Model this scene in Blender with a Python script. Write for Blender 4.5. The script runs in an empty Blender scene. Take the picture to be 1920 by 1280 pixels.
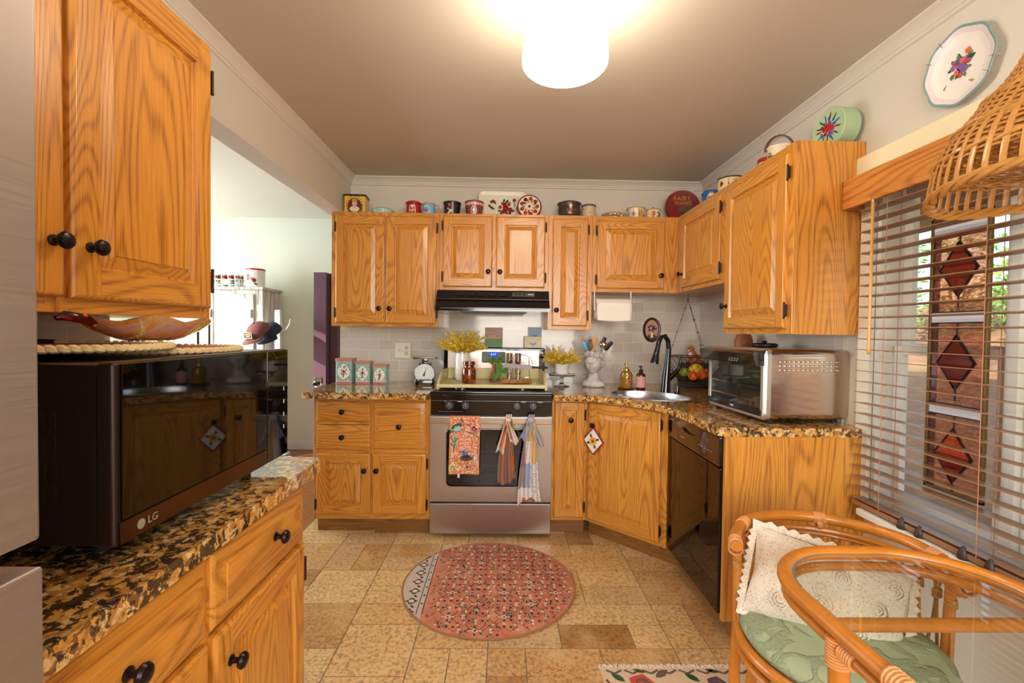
import bpy, bmesh, math, random
from mathutils import Vector, Matrix

random.seed(7)
SC = bpy.context.scene
COL = SC.collection
PI = math.pi
V = Vector

# ------------------------------------------------------------------ camera, sky, sun, big lights, exposure
def make_camera():
    yaw, pitch, roll, h = .0171, .0220, .0128, 1.2996
    cy, sy, cp, sp = math.cos(yaw), math.sin(yaw), math.cos(pitch), math.sin(pitch)
    f = V((sy * cp, cy * cp, -sp)); r0 = V((cy, -sy, 0)); d0 = f.cross(r0)
    r = r0 * math.cos(roll) - d0 * math.sin(roll); d = r0 * math.sin(roll) + d0 * math.cos(roll)
    cam = bpy.data.cameras.new('camera'); o = bpy.data.objects.new('camera', cam); COL.objects.link(o)
    cam.sensor_width = 36; cam.lens = 860 / 1920 * 36; cam.clip_start = .02; cam.clip_end = 200
    m = Matrix(((r.x, -d.x, -f.x, 0), (r.y, -d.y, -f.y, 0), (r.z, -d.z, -f.z, h), (0, 0, 0, 1)))
    o.matrix_world = m; SC.camera = o
make_camera()
w = bpy.data.worlds.new('sky'); SC.world = w; w.use_nodes = True
nt = w.node_tree; sky = nt.nodes.new('ShaderNodeTexSky'); sky.sky_type = 'NISHITA'; sky.sun_disc = False
sky.sun_elevation = math.radians(42); sky.sun_rotation = math.radians(200); sky.air_density = 1.2
nt.links.new(sky.outputs[0], nt.nodes['Background'].inputs[0]); nt.nodes['Background'].inputs[1].default_value = .19

def light(name, kind, loc, energy, color, aim=None, size=1, size_y=None):
    l = bpy.data.lights.new(name, kind); o = bpy.data.objects.new(name, l); COL.objects.link(o)
    o.location = loc; l.energy = energy; l.color = color
    if kind == 'AREA':
        l.size = size
        if size_y: l.shape = 'RECTANGLE'; l.size_y = size_y
    if kind == 'SUN': l.angle = .01
    if aim is not None: o.rotation_euler = (V(aim) - V(loc)).to_track_quat('-Z', 'Y').to_euler()
    return o
light('sun', 'SUN', (-9, -7, 6.4), 4.0, (1, .90, .76), aim=(5, 3, 0))
light('rear_fill_light', 'AREA', (.2, -1.55, 1.6), 36, (1, .97, .94), aim=(.2, 3, 1.1), size=2.2, size_y=1.5)  # added fill lamp behind the camera, no window is known there
light('far_room_window_daylight', 'AREA', (-3.95, 3.3, 1.45), 38, (.84, .93, 1), aim=(-1.5, 3.6, 1.9), size=1.8, size_y=1.5)
SC.view_settings.view_transform = 'Standard'; SC.view_settings.look = 'None'
SC.view_settings.exposure = 1.22; SC.view_settings.gamma = 1.0; SC.view_settings.use_curve_mapping = False
LAMP = 11.0
SC.cycles.use_denoising = True
SC.cycles.max_bounces = 10; SC.cycles.transparent_max_bounces = 16

# ------------------------------------------------------------------ mesh builder
WORLD = {}
class MB:
    def __init__(s): s.bm = bmesh.new(); s.mi = 0; s.wn = False
    def mark(s): return len(s.bm.verts)
    def _vs(s, k): s.bm.verts.ensure_lookup_table(); return s.bm.verts[k:]
    def xf(s, k, M):
        for v in s._vs(k): v.co = M @ v.co
        return s
    def face(s, vs, mi=None):
        try: f = s.bm.faces.new(vs)
        except ValueError: return None
        f.material_index = s.mi if mi is None else mi
        return f
    def poly(s, pts, mi=None): return s.face([s.bm.verts.new(p) for p in pts], mi)
    def box(s, x0, x1, y0, y1, z0, z1, bev=0, seg=2, mi=None):
        if x0 > x1: x0, x1 = x1, x0
        if y0 > y1: y0, y1 = y1, y0
        if z0 > z1: z0, z1 = z1, z0
        c = [s.bm.verts.new((x, y, z)) for z in (z0, z1) for y in (y0, y1) for x in (x0, x1)]
        fs = [s.face([c[i] for i in q], mi) for q in ((0, 2, 3, 1), (4, 5, 7, 6), (0, 1, 5, 4), (2, 6, 7, 3), (0, 4, 6, 2), (1, 3, 7, 5))]
        if bev: s.bevel({e for f in fs for e in f.edges}, bev, seg)
        return s
    def bevel(s, edges, off, seg=2):
        s.wn = True
        bmesh.ops.bevel(s.bm, geom=list(edges), offset=off, segments=seg, profile=.5, affect='EDGES', clamp_overlap=True)
    def rings(s, rings, closed=True, cap0=False, cap1=False, loop=False, mi=None):
        rv = [[s.bm.verts.new(p) for p in r] for r in rings]
        n = len(rv[0]); m = len(rv)
        for a in range(m if loop else m - 1):
            A, B = rv[a], rv[(a + 1) % m]
            for i in range(n if closed else n - 1):
                j = (i + 1) % n
                s.face((A[i], A[j], B[j], B[i]), mi)
        if cap0: s.face(rv[0][::-1], mi)
        if cap1: s.face(rv[-1], mi)
        return rv
    def lathe(s, prof, c=(0, 0, 0), seg=32, M=None, mi=None, cap=True, sx=1, sy=1):
        R = []
        for r, z in prof:
            r = max(r, .0002)
            ring = [V((math.cos(2 * PI * i / seg) * r * sx, math.sin(2 * PI * i / seg) * r * sy, z)) for i in range(seg)]
            R.append([((M @ p) if M else p) + V(c) for p in ring])
        s.rings(R, cap0=cap, cap1=cap, mi=mi); return s
    def cyl(s, a, b, r, r2=None, seg=20, mi=None):
        return s.tube([a, b], [r, r if r2 is None else r2], seg=seg, mi=mi)
    def tube(s, pts, r, seg=8, closed=False, mi=None, cap=True, flat=1.0, up=None):
        P = [V(p) for p in pts]; n = len(P)
        rr = r if isinstance(r, (list, tuple)) else [r] * n
        T = []
        for i in range(n):
            a = P[(i - 1) % n] if (closed or i > 0) else P[i]
            b = P[(i + 1) % n] if (closed or i < n - 1) else P[i]
            t = b - a; T.append(t.normalized() if t.length > 1e-9 else V((0, 0, 1)))
        u = V(up) if up else (V((0, 0, 1)) if abs(T[0].z) < .9 else V((1, 0, 0)))
        u = (u - T[0] * u.dot(T[0])).normalized(); R = []
        for i in range(n):
            u = u - T[i] * u.dot(T[i])
            if u.length < 1e-6: u = T[i].orthogonal()
            u.normalize(); w_ = T[i].cross(u)
            R.append([P[i] + (u * math.cos(2 * PI * k / seg) * flat + w_ * math.sin(2 * PI * k / seg)) * rr[i] for k in range(seg)])
        s.rings(R, cap0=cap and not closed, cap1=cap and not closed, loop=closed, mi=mi); return s
    def ball(s, c, r, seg=16, ring=10, mi=None, M=None, f=None):
        rx, ry, rz = r if isinstance(r, (tuple, list)) else (r, r, r)
        R = []
        for j in range(ring + 1):
            t = PI * j / ring - PI / 2; q = []
            for i in range(seg):
                a = 2 * PI * i / seg
                d = V((math.cos(t) * math.cos(a), math.cos(t) * math.sin(a), math.sin(t)))
                if j in (0, ring): d = V((math.cos(a) * .01, math.sin(a) * .01, math.copysign(1, t)))
                p = V((d.x * rx, d.y * ry, d.z * rz))
                if f: p = f(p, d)
                if M: p = M @ p
                q.append(p + V(c))
            R.append(q)
        s.rings(R, cap0=True, cap1=True, mi=mi); return s
    def prism(s, poly, z0, z1, bev=0, seg=3, mi=None, M=None):
        n = len(poly)
        a = [s.bm.verts.new((M @ V((x, y, z0))) if M else (x, y, z0)) for x, y in poly]
        b = [s.bm.verts.new((M @ V((x, y, z1))) if M else (x, y, z1)) for x, y in poly]
        s.face(a[::-1], mi); top = s.face(b, mi)
        for i in range(n): s.face((a[i], a[(i + 1) % n], b[(i + 1) % n], b[i]), mi)
        if bev: s.bevel(list(top.edges), bev, seg)
        return s
    def plate(s, outer, holes, z0, z1, mi=None, M=None, bev=0):
        k = s.mark(); es = []; loops = []
        for lp in [outer] + holes:
            vs = [s.bm.verts.new((x, y, z1)) for x, y in lp]; loops.append(vs)
            es += [s.bm.edges.new((vs[i], vs[(i + 1) % len(vs)])) for i in range(len(vs))]
        r = bmesh.ops.triangle_fill(s.bm, use_beauty=True, use_dissolve=False, edges=es)
        tf = [g for g in r['geom'] if isinstance(g, bmesh.types.BMFace)]
        m_ = s.mi if mi is None else mi
        for f in tf:
            f.material_index = m_
            if f.normal.z < 0: f.normal_flip()
        low = {v: s.bm.verts.new((v.co.x, v.co.y, z0)) for lp in loops for v in lp}
        for f in tf: s.face([low[v] for v in reversed(f.verts)], m_)
        for lp in loops:
            for i in range(len(lp)):
                a, b = lp[i], lp[(i + 1) % len(lp)]; s.face((a, b, low[b], low[a]), m_)
        if bev:
            o = set(loops[0]); s.bevel([e for e in s.bm.edges if e.verts[0] in o and e.verts[1] in o and len(e.link_faces) == 2 and abs(e.link_faces[0].normal.z - e.link_faces[1].normal.z) > .5], bev, 3)
        if M: s.xf(k, M)
        return s
    def decal(s, shapes, mapf):
        for k, (pts, mi) in enumerate(shapes):
            l = .0004 + .00006 * (k % 12)
            c = (sum(p[0] for p in pts) / len(pts), sum(p[1] for p in pts) / len(pts))
            cv = s.bm.verts.new(mapf(c[0], c[1], l)); pv = [s.bm.verts.new(mapf(u, v, l)) for u, v in pts]
            for i in range(len(pv)): s.face((cv, pv[i], pv[(i + 1) % len(pv)]), mi)
        return s
    def text(s, txt, size, M, mi=None, depth=.0004, align='CENTER'):
        cu = bpy.data.curves.new('t', 'FONT'); cu.body = txt; cu.size = size; cu.extrude = depth; cu.align_x = align; cu.align_y = 'CENTER'
        cu.resolution_u = 3
        o = bpy.data.objects.new('t', cu); COL.objects.link(o)
        me = bpy.data.meshes.new_from_object(o.evaluated_get(bpy.context.evaluated_depsgraph_get()))
        bpy.data.objects.remove(o); bpy.data.curves.remove(cu)
        me.transform(M); k = len(s.bm.faces); s.bm.from_mesh(me); s.bm.faces.ensure_lookup_table()
        for f in s.bm.faces[k:]: f.material_index = s.mi if mi is None else mi
        bpy.data.meshes.remove(me); return s
    def build(s, name, mats, parent=None, M=None, smooth=True, angle=38, solid=0, sub=0):
        bm = s.bm; bm.normal_update()
        ca = math.cos(math.radians(angle))
        for f in bm.faces: f.smooth = smooth
        if smooth:
            for e in bm.edges:
                if len(e.link_faces) == 2 and e.link_faces[0].normal.dot(e.link_faces[1].normal) < ca: e.smooth = False
        me = bpy.data.meshes.new(name)
        P = WORLD.get(parent.name, Matrix.Identity(4)) if parent else Matrix.Identity(4)
        if M is None:
            if parent: W = P.copy()
            else:
                xs = [v.co.x for v in bm.verts]; ys = [v.co.y for v in bm.verts]; zs = [v.co.z for v in bm.verts]
                W = Matrix.Translation(((min(xs) + max(xs)) / 2, (min(ys) + max(ys)) / 2, min(zs)))
            inv = W.inverted()
            for v in bm.verts: v.co = inv @ v.co
        else: W = M
        bm.to_mesh(me); bm.free()
        for m in (mats if isinstance(mats, (list, tuple)) else [mats]): me.materials.append(m)
        o = bpy.data.objects.new(name, me); COL.objects.link(o)
        if parent: o.parent = parent
        o.matrix_basis = P.inverted() @ W if parent else W
        WORLD[o.name] = W.copy()
        if solid:
            md = o.modifiers.new('thick', 'SOLIDIFY'); md.thickness = solid; md.offset = 0
        if s.wn and smooth:
            md = o.modifiers.new('weighted', 'WEIGHTED_NORMAL'); md.keep_sharp = True; md.weight = 90
        if sub:
            md = o.modifiers.new('smooth', 'SUBSURF'); md.levels = md.render_levels = sub
        return o

def tag(o, label, cat=None, group=None, kind=None):
    if label: o['label'] = label
    if cat: o['category'] = cat
    if group: o['group'] = group
    if kind: o['kind'] = kind
    return o
def thing(name, label, cat, loc=(0, 0, 0), rz=0, group=None, M=None):
    o = bpy.data.objects.new(name, None); COL.objects.link(o); o.empty_display_size = .05
    W = M if M is not None else Matrix.Translation(loc) @ Matrix.Rotation(rz, 4, 'Z')
    o.matrix_basis = W; WORLD[o.name] = W.copy()
    return tag(o, label, cat, group)
def struct(name, mb, mats, label=None, parent=None, **k):
    o = mb.build(name, mats, parent, **k)
    if not parent: o['kind'] = 'structure'; o['label'] = label or name.replace('_', ' '); o['category'] = name.split('_')[0]
    return o
def Tr(x, y, z, rz=0): return Matrix.Translation((x, y, z)) @ Matrix.Rotation(rz, 4, 'Z')

# 2D pattern shapes
def circ(u, v, r, n=12, ry=None, rot=0, wob=0, k=5):
    ry = r if ry is None else ry; out = []
    for i in range(n):
        a = 2 * PI * i / n; q = 1 + wob * math.cos(k * a)
        x, y = math.cos(a) * r * q, math.sin(a) * ry * q
        out.append((u + x * math.cos(rot) - y * math.sin(rot), v + x * math.sin(rot) + y * math.cos(rot)))
    return out
def leaf(u, v, L, W, rot):
    p = [(0, 0), (.25, .38), (.55, .5), (.8, .3), (1, 0), (.8, -.3), (.55, -.5), (.25, -.38)]
    return [(u + x * L * math.cos(rot) - y * W * math.sin(rot), v + x * L * math.sin(rot) + y * W * math.cos(rot)) for x, y in p]
def rect(u0, u1, v0, v1): return [(u0, v0), (u1, v0), (u1, v1), (u0, v1)]
def diamond(u, v, a, b): return [(u - a, v), (u, v - b), (u + a, v), (u, v + b)]
def stroke(pts, w_):
    out = []
    for i in range(len(pts) - 1):
        (x0, y0), (x1, y1) = pts[i], pts[i + 1]; d = math.hypot(x1 - x0, y1 - y0) or 1
        nx, ny = -(y1 - y0) / d * w_ / 2, (x1 - x0) / d * w_ / 2
        out.append([(x0 + nx, y0 + ny), (x1 + nx, y1 + ny), (x1 - nx, y1 - ny), (x0 - nx, y0 - ny)])
    return out
def rose(u, v, r, p, c):
    return [(circ(u, v, r, 15, wob=.12), p), (circ(u + r * .1, v + r * .05, r * .62, 10, wob=.1), c), (circ(u - r * .05, v, r * .32, 8), p)]
def bouquet(u, v, s, reds, dark, leaves, n=7, rnd=None):
    rnd = rnd or random.Random(int((u + v * 3 + s) * 9999)); out = []
    for i in range(n * 2):
        a = rnd.uniform(0, 2 * PI); d = s * rnd.uniform(.5, .85)
        out.append((leaf(u + math.cos(a) * d * .75, v + math.sin(a) * d * .75, s * .4, s * .22, a + rnd.uniform(-.6, .6)), leaves[i % len(leaves)]))
    for i in range(n):
        a = 2 * PI * i / n + rnd.uniform(-.3, .3); d = s * rnd.uniform(.3, .62)
        out += rose(u + math.cos(a) * d, v + math.sin(a) * d, s * rnd.uniform(.16, .26), reds[i % len(reds)], dark)
    out += rose(u, v, s * .3, reds[0], dark)
    return out
def plane_map(o, U, W_):
    o, U, W_ = V(o), V(U), V(W_); N = U.cross(W_).normalized()
    return lambda u, v, l: o + U * u + W_ * v + N * l
def cyl_map(c, rf, th0=-PI / 2):
    c = V(c)
    def f(u, v, l):
        r = (rf(v) if callable(rf) else rf) + l; th = th0 + u / max(r, .01)
        return c + V((math.cos(th) * r, math.sin(th) * r, v))
    return f
def prof_r(prof):
    def f(z):
        for (r0, z0), (r1, z1) in zip(prof, prof[1:]):
            if z0 <= z <= z1 and z1 > z0: return r0 + (r1 - r0) * (z - z0) / (z1 - z0)
        return prof[-1][0]
    return f

# ------------------------------------------------------------------ materials
class G:
    def __init__(s, name):
        s.m = bpy.data.materials.new(name); s.m.use_nodes = True; s.nt = s.m.node_tree
        s.b = s.nt.nodes['Principled BSDF']
    def n(s, t, ins=None, **at):
        nd = s.nt.nodes.new('ShaderNode' + t)
        for k, v in at.items(): setattr(nd, k, v)
        for k, v in (ins or {}).items(): s.set(nd.inputs[k], v)
        return nd
    def set(s, inp, v):
        if isinstance(v, bpy.types.NodeSocket): s.nt.links.new(v, inp)
        elif isinstance(v, bpy.types.Node): s.nt.links.new(v.outputs[0], inp)
        else: inp.default_value = v
    def p(s, **k):
        for a, v in k.items(): s.set(s.b.inputs[a.replace('_', ' ')], v)
        return s
    def ramp(s, fac, stops, interp='LINEAR'):
        r = s.n('ValToRGB', {0: fac}); e = r.color_ramp; e.interpolation = interp
        while len(e.elements) < len(stops): e.elements.new(.5)
        for el, (p, c) in zip(e.elements, stops): el.position = p; el.color = (*c, 1) if len(c) == 3 else c
        return r.outputs[0]
    def mix(s, fac, a, b, mode='MIX'):
        m = s.n('Mix', data_type='RGBA', blend_type=mode)
        s.set(m.inputs[0], fac); s.set(m.inputs[6], c4(a)); s.set(m.inputs[7], c4(b)); return m.outputs[2]
    def math(s, op, a, b=0.0, c=None):
        m = s.n('Math', operation=op); s.set(m.inputs[0], a); s.set(m.inputs[1], b)
        if c is not None: s.set(m.inputs[2], c)
        return m.outputs[0]
    def co(s, kind='Object', scale=(1, 1, 1), rnd=False):
        t = s.n('TexCoord').outputs[kind]
        if rnd:
            oi = s.n('ObjectInfo').outputs['Random']; k = s.math('MULTIPLY', oi, 37.0)
            va = s.n('VectorMath', operation='ADD'); s.set(va.inputs[0], t); s.set(va.inputs[1], k); t = va.outputs[0]
        return s.n('Mapping', {0: t, 3: scale}).outputs[0]
    def noise(s, co, scale=5, detail=3, rough=.5, dist=0): return s.n('TexNoise', {'Vector': co, 'Scale': scale, 'Detail': detail, 'Roughness': rough, 'Distortion': dist}).outputs[0]
    def bump(s, h, strength=.2, dist=.002): s.p(Normal=s.n('Bump', {'Height': h, 'Strength': strength, 'Distance': dist}).outputs[0]); return s
def c4(c): return (*c, 1) if isinstance(c, tuple) and len(c) == 3 else c
def srgb(r, g, b):
    f = lambda c: ((c / 255 + .055) / 1.055) ** 2.4 if c > 10 else c / 255 / 12.92
    return (f(r), f(g), f(b))
_cache = {}
def flat(name, rgb, rough=.5, metal=0., coat=0., var=0.0, bump=0., **k):
    if name in _cache: return _cache[name]
    g = G(name); col = srgb(*rgb)
    if var:
        n = g.noise(g.co(), 18, 4)
        col = g.mix(n, tuple(c * (1 - var) for c in col), tuple(min(1, c * (1 + var)) for c in col))
        g.p(Base_Color=col)
    else: g.p(Base_Color=(*col, 1))
    g.p(Roughness=rough, Metallic=metal, Coat_Weight=coat, **k)
    if bump: g.bump(g.noise(g.co(), 160, 3), bump)
    _cache[name] = g.m
    return g.m

def oak(name, axis, tint=(1, 1, 1), rough=.3):
    g = G(name)
    sc = {'x': (.13, 1, 1), 'y': (1, .13, 1), 'z': (1, 1, .13)}[axis]
    scf = {'x': (.018, 1, 1), 'y': (1, .018, 1), 'z': (1, 1, .018)}[axis]
    co = g.co('Object', sc, True); cf = g.co('Object', scf, True)
    n1 = g.noise(co, 4.6, 1.5, .4, .35)
    ring = g.math('MULTIPLY_ADD', g.math('SINE', g.math('MULTIPLY', n1, 250.0)), .5, .5)
    ring = g.math('POWER', ring, 2.6)
    pores = g.ramp(g.noise(cf, 420, 2, .6), [(.44, (0, 0, 0)), (.64, (1, 1, 1))])
    broad = g.noise(co, 3.5, 2)
    a = tuple(c * t for c, t in zip(srgb(222, 156, 66), tint)); b = tuple(c * t for c, t in zip(srgb(206, 134, 40), tint)); d = tuple(c * t for c, t in zip(srgb(128, 66, 16), tint))
    base = g.mix(broad, b, a)
    dark = g.math('MULTIPLY', ring, g.math('MULTIPLY_ADD', pores, .5, .42))
    col = g.mix(g.math('MULTIPLY', dark, .82), base, d)
    col = g.mix(g.math('MULTIPLY', pores, .26), col, d)
    g.p(Base_Color=col, Roughness=rough, Coat_Weight=.3, Coat_Roughness=.2)
    g.bump(g.math('ADD', pores, ring), .06, .001)
    return g.m
M_OV, M_OH, M_OY = oak('oak_vertical', 'z'), oak('oak_horizontal', 'x'), oak('oak_depth', 'y')
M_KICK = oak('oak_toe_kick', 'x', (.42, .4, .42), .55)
M_OIN = flat('oak_underside', (120, 70, 34), .6)

def granite():
    g = G('granite'); co = g.co('Object', (1, 1, 1))
    wv = g.n('TexNoise', {'Vector': co, 'Scale': 44, 'Detail': 4}).outputs['Color']
    va = g.n('VectorMath', operation='MULTIPLY_ADD'); g.set(va.inputs[0], wv); va.inputs[1].default_value = (.034, .034, .034); g.set(va.inputs[2], co)
    vo = g.n('TexVoronoi', {'Vector': va.outputs[0], 'Scale': 66}, feature='F1').outputs['Color']
    sep = g.n('SeparateColor', {0: vo}).outputs[0]
    base = g.ramp(sep, [(0, srgb(190, 140, 70)), (.22, srgb(210, 156, 74)), (.48, srgb(222, 186, 126)), (.68, srgb(176, 122, 62)), (.85, srgb(126, 84, 50))], 'CONSTANT')
    fine = g.noise(co, 150, 3, .7)
    col = g.mix(g.ramp(fine, [(.5, (0, 0, 0)), (.66, (1, 1, 1))]), base, g.mix(.55, base, srgb(92, 58, 30)))
    clus = g.math('ADD', g.math('MULTIPLY', g.noise(co, 56, 5, .65, .5), .8), g.math('MULTIPLY', g.noise(co, 9, 2), .3))
    blk = g.ramp(clus, [(.568, (0, 0, 0)), (.596, (1, 1, 1))])
    lig = g.ramp(g.noise(va.outputs[0], 46, 3), [(.60, (0, 0, 0)), (.66, (1, 1, 1))])
    col = g.mix(g.math('MULTIPLY', lig, .6), col, srgb(226, 200, 156))
    col = g.mix(g.math('MULTIPLY', blk, .92), col, srgb(36, 29, 26))
    g.p(Base_Color=col, Roughness=.1, Coat_Weight=.4, Coat_Roughness=.04); return g.m
M_GRAN = granite()

def steel(name, rgb=(196, 186, 176), axis='x', rough=.28):
    g = G(name); sc = {'x': (1, 60, 60), 'z': (60, 60, 1), 'y': (60, 1, 60)}[axis]
    n = g.noise(g.co('Object', sc), 9, 3)
    g.p(Base_Color=g.mix(n, tuple(c * .86 for c in srgb(*rgb)), srgb(*rgb)), Metallic=1., Roughness=g.math('MULTIPLY_ADD', n, .14, rough - .06))
    g.p(Anisotropic=.4); return g.m
M_STEEL, M_STEELZ = steel('brushed_steel', axis='x'), steel('brushed_steel_upright', (188, 178, 170), 'z', .34)
M_SINK = steel('sink_steel', (205, 205, 205), 'x', .22)
M_CHROME = flat('chrome', (225, 225, 225), .08, 1.)
M_BRONZE = flat('oiled_bronze', (44, 36, 36), .28, .75)
M_HINGE = flat('hinge_bronze', (52, 42, 38), .4, .7)
M_BLACK = flat('black_enamel', (15, 14, 15), .12, coat=.6)
M_BLACKM = flat('matte_black', (24, 23, 24), .45)
M_GLOSS = flat('black_glass', (8, 7, 6), .03)
M_BROWNK = flat('dark_brown_metal', (46, 32, 26), .32, .3)
M_WHITE = flat('white_glaze', (236, 232, 226), .18, coat=.4)
M_WHITEP = flat('white_paint', (232, 228, 216), .35)
M_RUBBER = flat('rubber', (18, 18, 18), .8)

def paint(name, rgb, rough=.6):
    g = G(name); n = g.noise(g.co(), 2.2, 4)
    g.p(Base_Color=g.mix(n, tuple(c * .96 for c in srgb(*rgb)), srgb(*rgb)), Roughness=rough)
    g.bump(g.noise(g.co(), 220, 3), .05, .001); return g.m
M_WALL = paint('wall_paint', (212, 204, 190)); M_CEIL = paint('ceiling_paint', (200, 190, 174), .7)
M_TRIM = paint('trim_paint', (214, 206, 194), .35); M_FARW = paint('far_wall_paint', (222, 226, 208)); M_FARC = paint('far_ceiling_paint', (226, 222, 205))
M_HEADW = paint('window_head_paint', (238, 226, 186), .4)

def tile(name='backsplash_tile'):
    g = G(name); t = g.n('TexCoord').outputs['Object']
    sx = g.n('SeparateXYZ', {0: t}); sm = g.math('ADD', sx.outputs[0], sx.outputs[1])
    cb = g.n('CombineXYZ', {0: sm, 1: sx.outputs[2]}).outputs[0]
    br = g.n('TexBrick', {'Vector': cb, 'Color1': c4(srgb(196, 186, 174)), 'Color2': c4(srgb(206, 198, 188)), 'Mortar': c4(srgb(222, 216, 206)), 'Scale': 1.0, 'Mortar Size': .0016, 'Mortar Smooth': .1, 'Brick Width': .155, 'Row Height': .0775})
    br.offset = .5
    g.p(Base_Color=br.outputs[0], Roughness=.12, Coat_Weight=.3)
    n = g.noise(t, 9, 2)
    g.bump(g.math('ADD', g.math('MULTIPLY', br.outputs[1], -1.0), g.math('MULTIPLY', n, .8)), .22, .004); return g.m
M_TILE = tile()

def floor_tile():
    g = G('vinyl_stone_tile'); at = g.n('Attribute', attribute_name='tone').outputs['Fac']
    co = g.co('Object'); n1 = g.noise(co, 6, 4, .6); n2 = g.noise(co, 64, 6, .72, .5)
    base = g.ramp(at, [(0, srgb(164, 116, 66)), (.3, srgb(196, 148, 92)), (.6, srgb(218, 174, 114)), (.85, srgb(228, 190, 134)), (1, srgb(206, 168, 120))])
    col = g.mix(g.ramp(n2, [(.38, (1, 1, 1)), (.54, (0, 0, 0))]), base, g.mix(.72, base, srgb(108, 72, 40)))
    col = g.mix(g.math('MULTIPLY', g.ramp(n1, [(.45, (0, 0, 0)), (.75, (1, 1, 1))]), .4), col, srgb(236, 204, 148))
    g.p(Base_Color=col, Roughness=.34); g.bump(n2, .12, .002); return g.m
M_FLOOR = floor_tile(); M_GROUT = flat('tile_grout', (128, 106, 78), .8)

def rattan(name, rgb, rough=.35):
    g = G(name); n = g.noise(g.co('Object', (1, 1, 1), True), 40, 4, .6); n2 = g.noise(g.co('Object'), 9, 2)
    c = srgb(*rgb)
    g.p(Base_Color=g.mix(g.math('MULTIPLY', n, n2), tuple(min(1, x * 1.45) for x in c), tuple(x * .3 for x in c)), Roughness=rough, Coat_Weight=.3); return g.m
M_RATTAN = rattan('varnished_rattan', (182, 110, 30)); M_BIND = rattan('rattan_binding', (202, 138, 80), .5); M_WICKER = rattan('wicker', (172, 118, 50), .5)
M_BLIND = flat('blind_wood', (154, 112, 80), .4); M_VAL = oak('blind_valance_wood', 'y', (.92, .82, .95), .4)

def glass(name, rgb, rough=.02, ior=1.45, thin=False, alpha=.25):
    g = G(name)
    if thin:
        tr = g.n('BsdfTransparent', {0: (*srgb(*rgb), 1)}); gl = g.n('BsdfGlossy', {0: (1, 1, 1, 1), 1: rough})
        fc = g.n('LayerWeight', {0: .5}).outputs['Facing']; fr = g.math('MULTIPLY_ADD', g.math('POWER', fc, 4.0), .8, .035)
        mx = g.n('MixShader', {0: fr, 1: tr.outputs[0], 2: gl.outputs[0]})
        g.nt.links.new(mx.outputs[0], g.nt.nodes['Material Output'].inputs[0])
    else: g.p(Base_Color=(*srgb(*rgb), 1), Transmission_Weight=1., Roughness=rough, IOR=ior)
    return g.m
M_PANE = glass('window_glass', (245, 250, 248), .01, 1.45, True)
M_TOPG = glass('table_glass', (250, 253, 251), .01, 1.5, True)
M_CLEAR = glass('clear_glass', (250, 250, 250)); M_AMBERG = glass('amber_glass', (214, 150, 40)); M_BROWNG = glass('brown_glass', (140, 60, 22), .05)
def carn():
    g = G('carnival_glass'); n = g.noise(g.co(), 22, 3, .6, 1.0)
    g.p(Base_Color=g.ramp(n, [(.3, srgb(160, 124, 36)), (.45, srgb(208, 168, 60)), (.58, srgb(226, 200, 126)), (.68, srgb(172, 176, 196)), (.8, srgb(200, 158, 56))]), Transmission_Weight=.3, Roughness=.1, IOR=1.45, Coat_Weight=.8); return g.m
M_CARN = carn()
def emit(name, rgb, st):
    g = G(name); g.p(Base_Color=(*srgb(*rgb), 1), Emission_Color=(*srgb(*rgb), 1), Emission_Strength=st); return g.m

# ------------------------------------------------------------------ room shell
YW, XL, XR, H = 3.505, -1.17, 1.508, 2.447
WY0, WY1, WZ0, WZ1 = .42, 1.845, .615, 1.905          # window opening in the right wall

def build_floor():
    mb = MB(); tone = []; rnd = random.Random(11); c = .153
    nx, ny = 20, 35; x0, y0 = -1.2755, -1.65 - .016; used = set(); vals = []
    mb.box(-1.29, 1.63, -1.7, 3.62, -.06, -.0015, mi=1); vals += [0.0] * 6
    for j in range(ny):
        for i in range(nx):
            if (i, j) in used: continue
            for w_, h_ in sorted([(1, 1), (2, 1), (2, 1), (2, 1), (1, 2), (2, 2), (3, 1), (2, 2)], key=lambda q: rnd.random()) + [(1, 1)]:
                cells = [(i + a, j + b) for a in range(w_) for b in range(h_)]
                if all(q not in used and q[0] < nx and q[1] < ny for q in cells): break
            used.update(cells); g = .0022
            mb.box(x0 + i * c + g, x0 + (i + w_) * c - g, y0 + j * c + g, y0 + (j + h_) * c - g, -.0014, 0, mi=0)
            vals += [min(1, max(0, rnd.gauss(.55, .27)))] * 6
    o = struct('floor', mb, [M_FLOOR, M_GROUT], 'tan stone patterned vinyl tile floor', smooth=False)
    at = o.data.attributes.new('tone', 'FLOAT', 'FACE')
    at.data.foreach_set('value', vals)
build_floor()

b = MB(); b.box(-1.29, 1.63, -1.7, 3.62, H, H + .1); struct('ceiling', b, M_CEIL, 'beige painted kitchen ceiling')
b = MB(); b.box(-1.245, 1.63, YW, YW + .12, 0, H); struct('wall_back', b, M_WALL, 'beige kitchen wall behind the range')
b = MB(); b.box(-1.243, XR - .0005, YW - .008, YW - .0002, .9145, 1.62)
struct('wall_back_tiles', b, M_TILE, 'glazed subway tile backsplash behind the range')
b = MB(); b.box(XR - .008, XR - .0002, 2.0, YW - .0085, .9145, 1.62)
struct('wall_right_tiles', b, M_TILE, 'glazed subway tile backsplash beside the toaster oven')
b = MB()
b.box(XR, XR + .12, -1.7, WY0, 0, H); b.box(XR, XR + .12, WY1, YW, 0, H); b.box(XR, XR + .12, WY0, WY1, 0, WZ0); b.box(XR, XR + .12, WY0, WY1, WZ1, H)
struct('wall_right', b, M_WALL, 'cream kitchen wall around the window')
b = MB(); b.box(XL - .12, XL, -1.7, 1.375, 0, H); b.box(XL - .12, XL, 1.375, YW - .001, 2.137, H)
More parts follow.
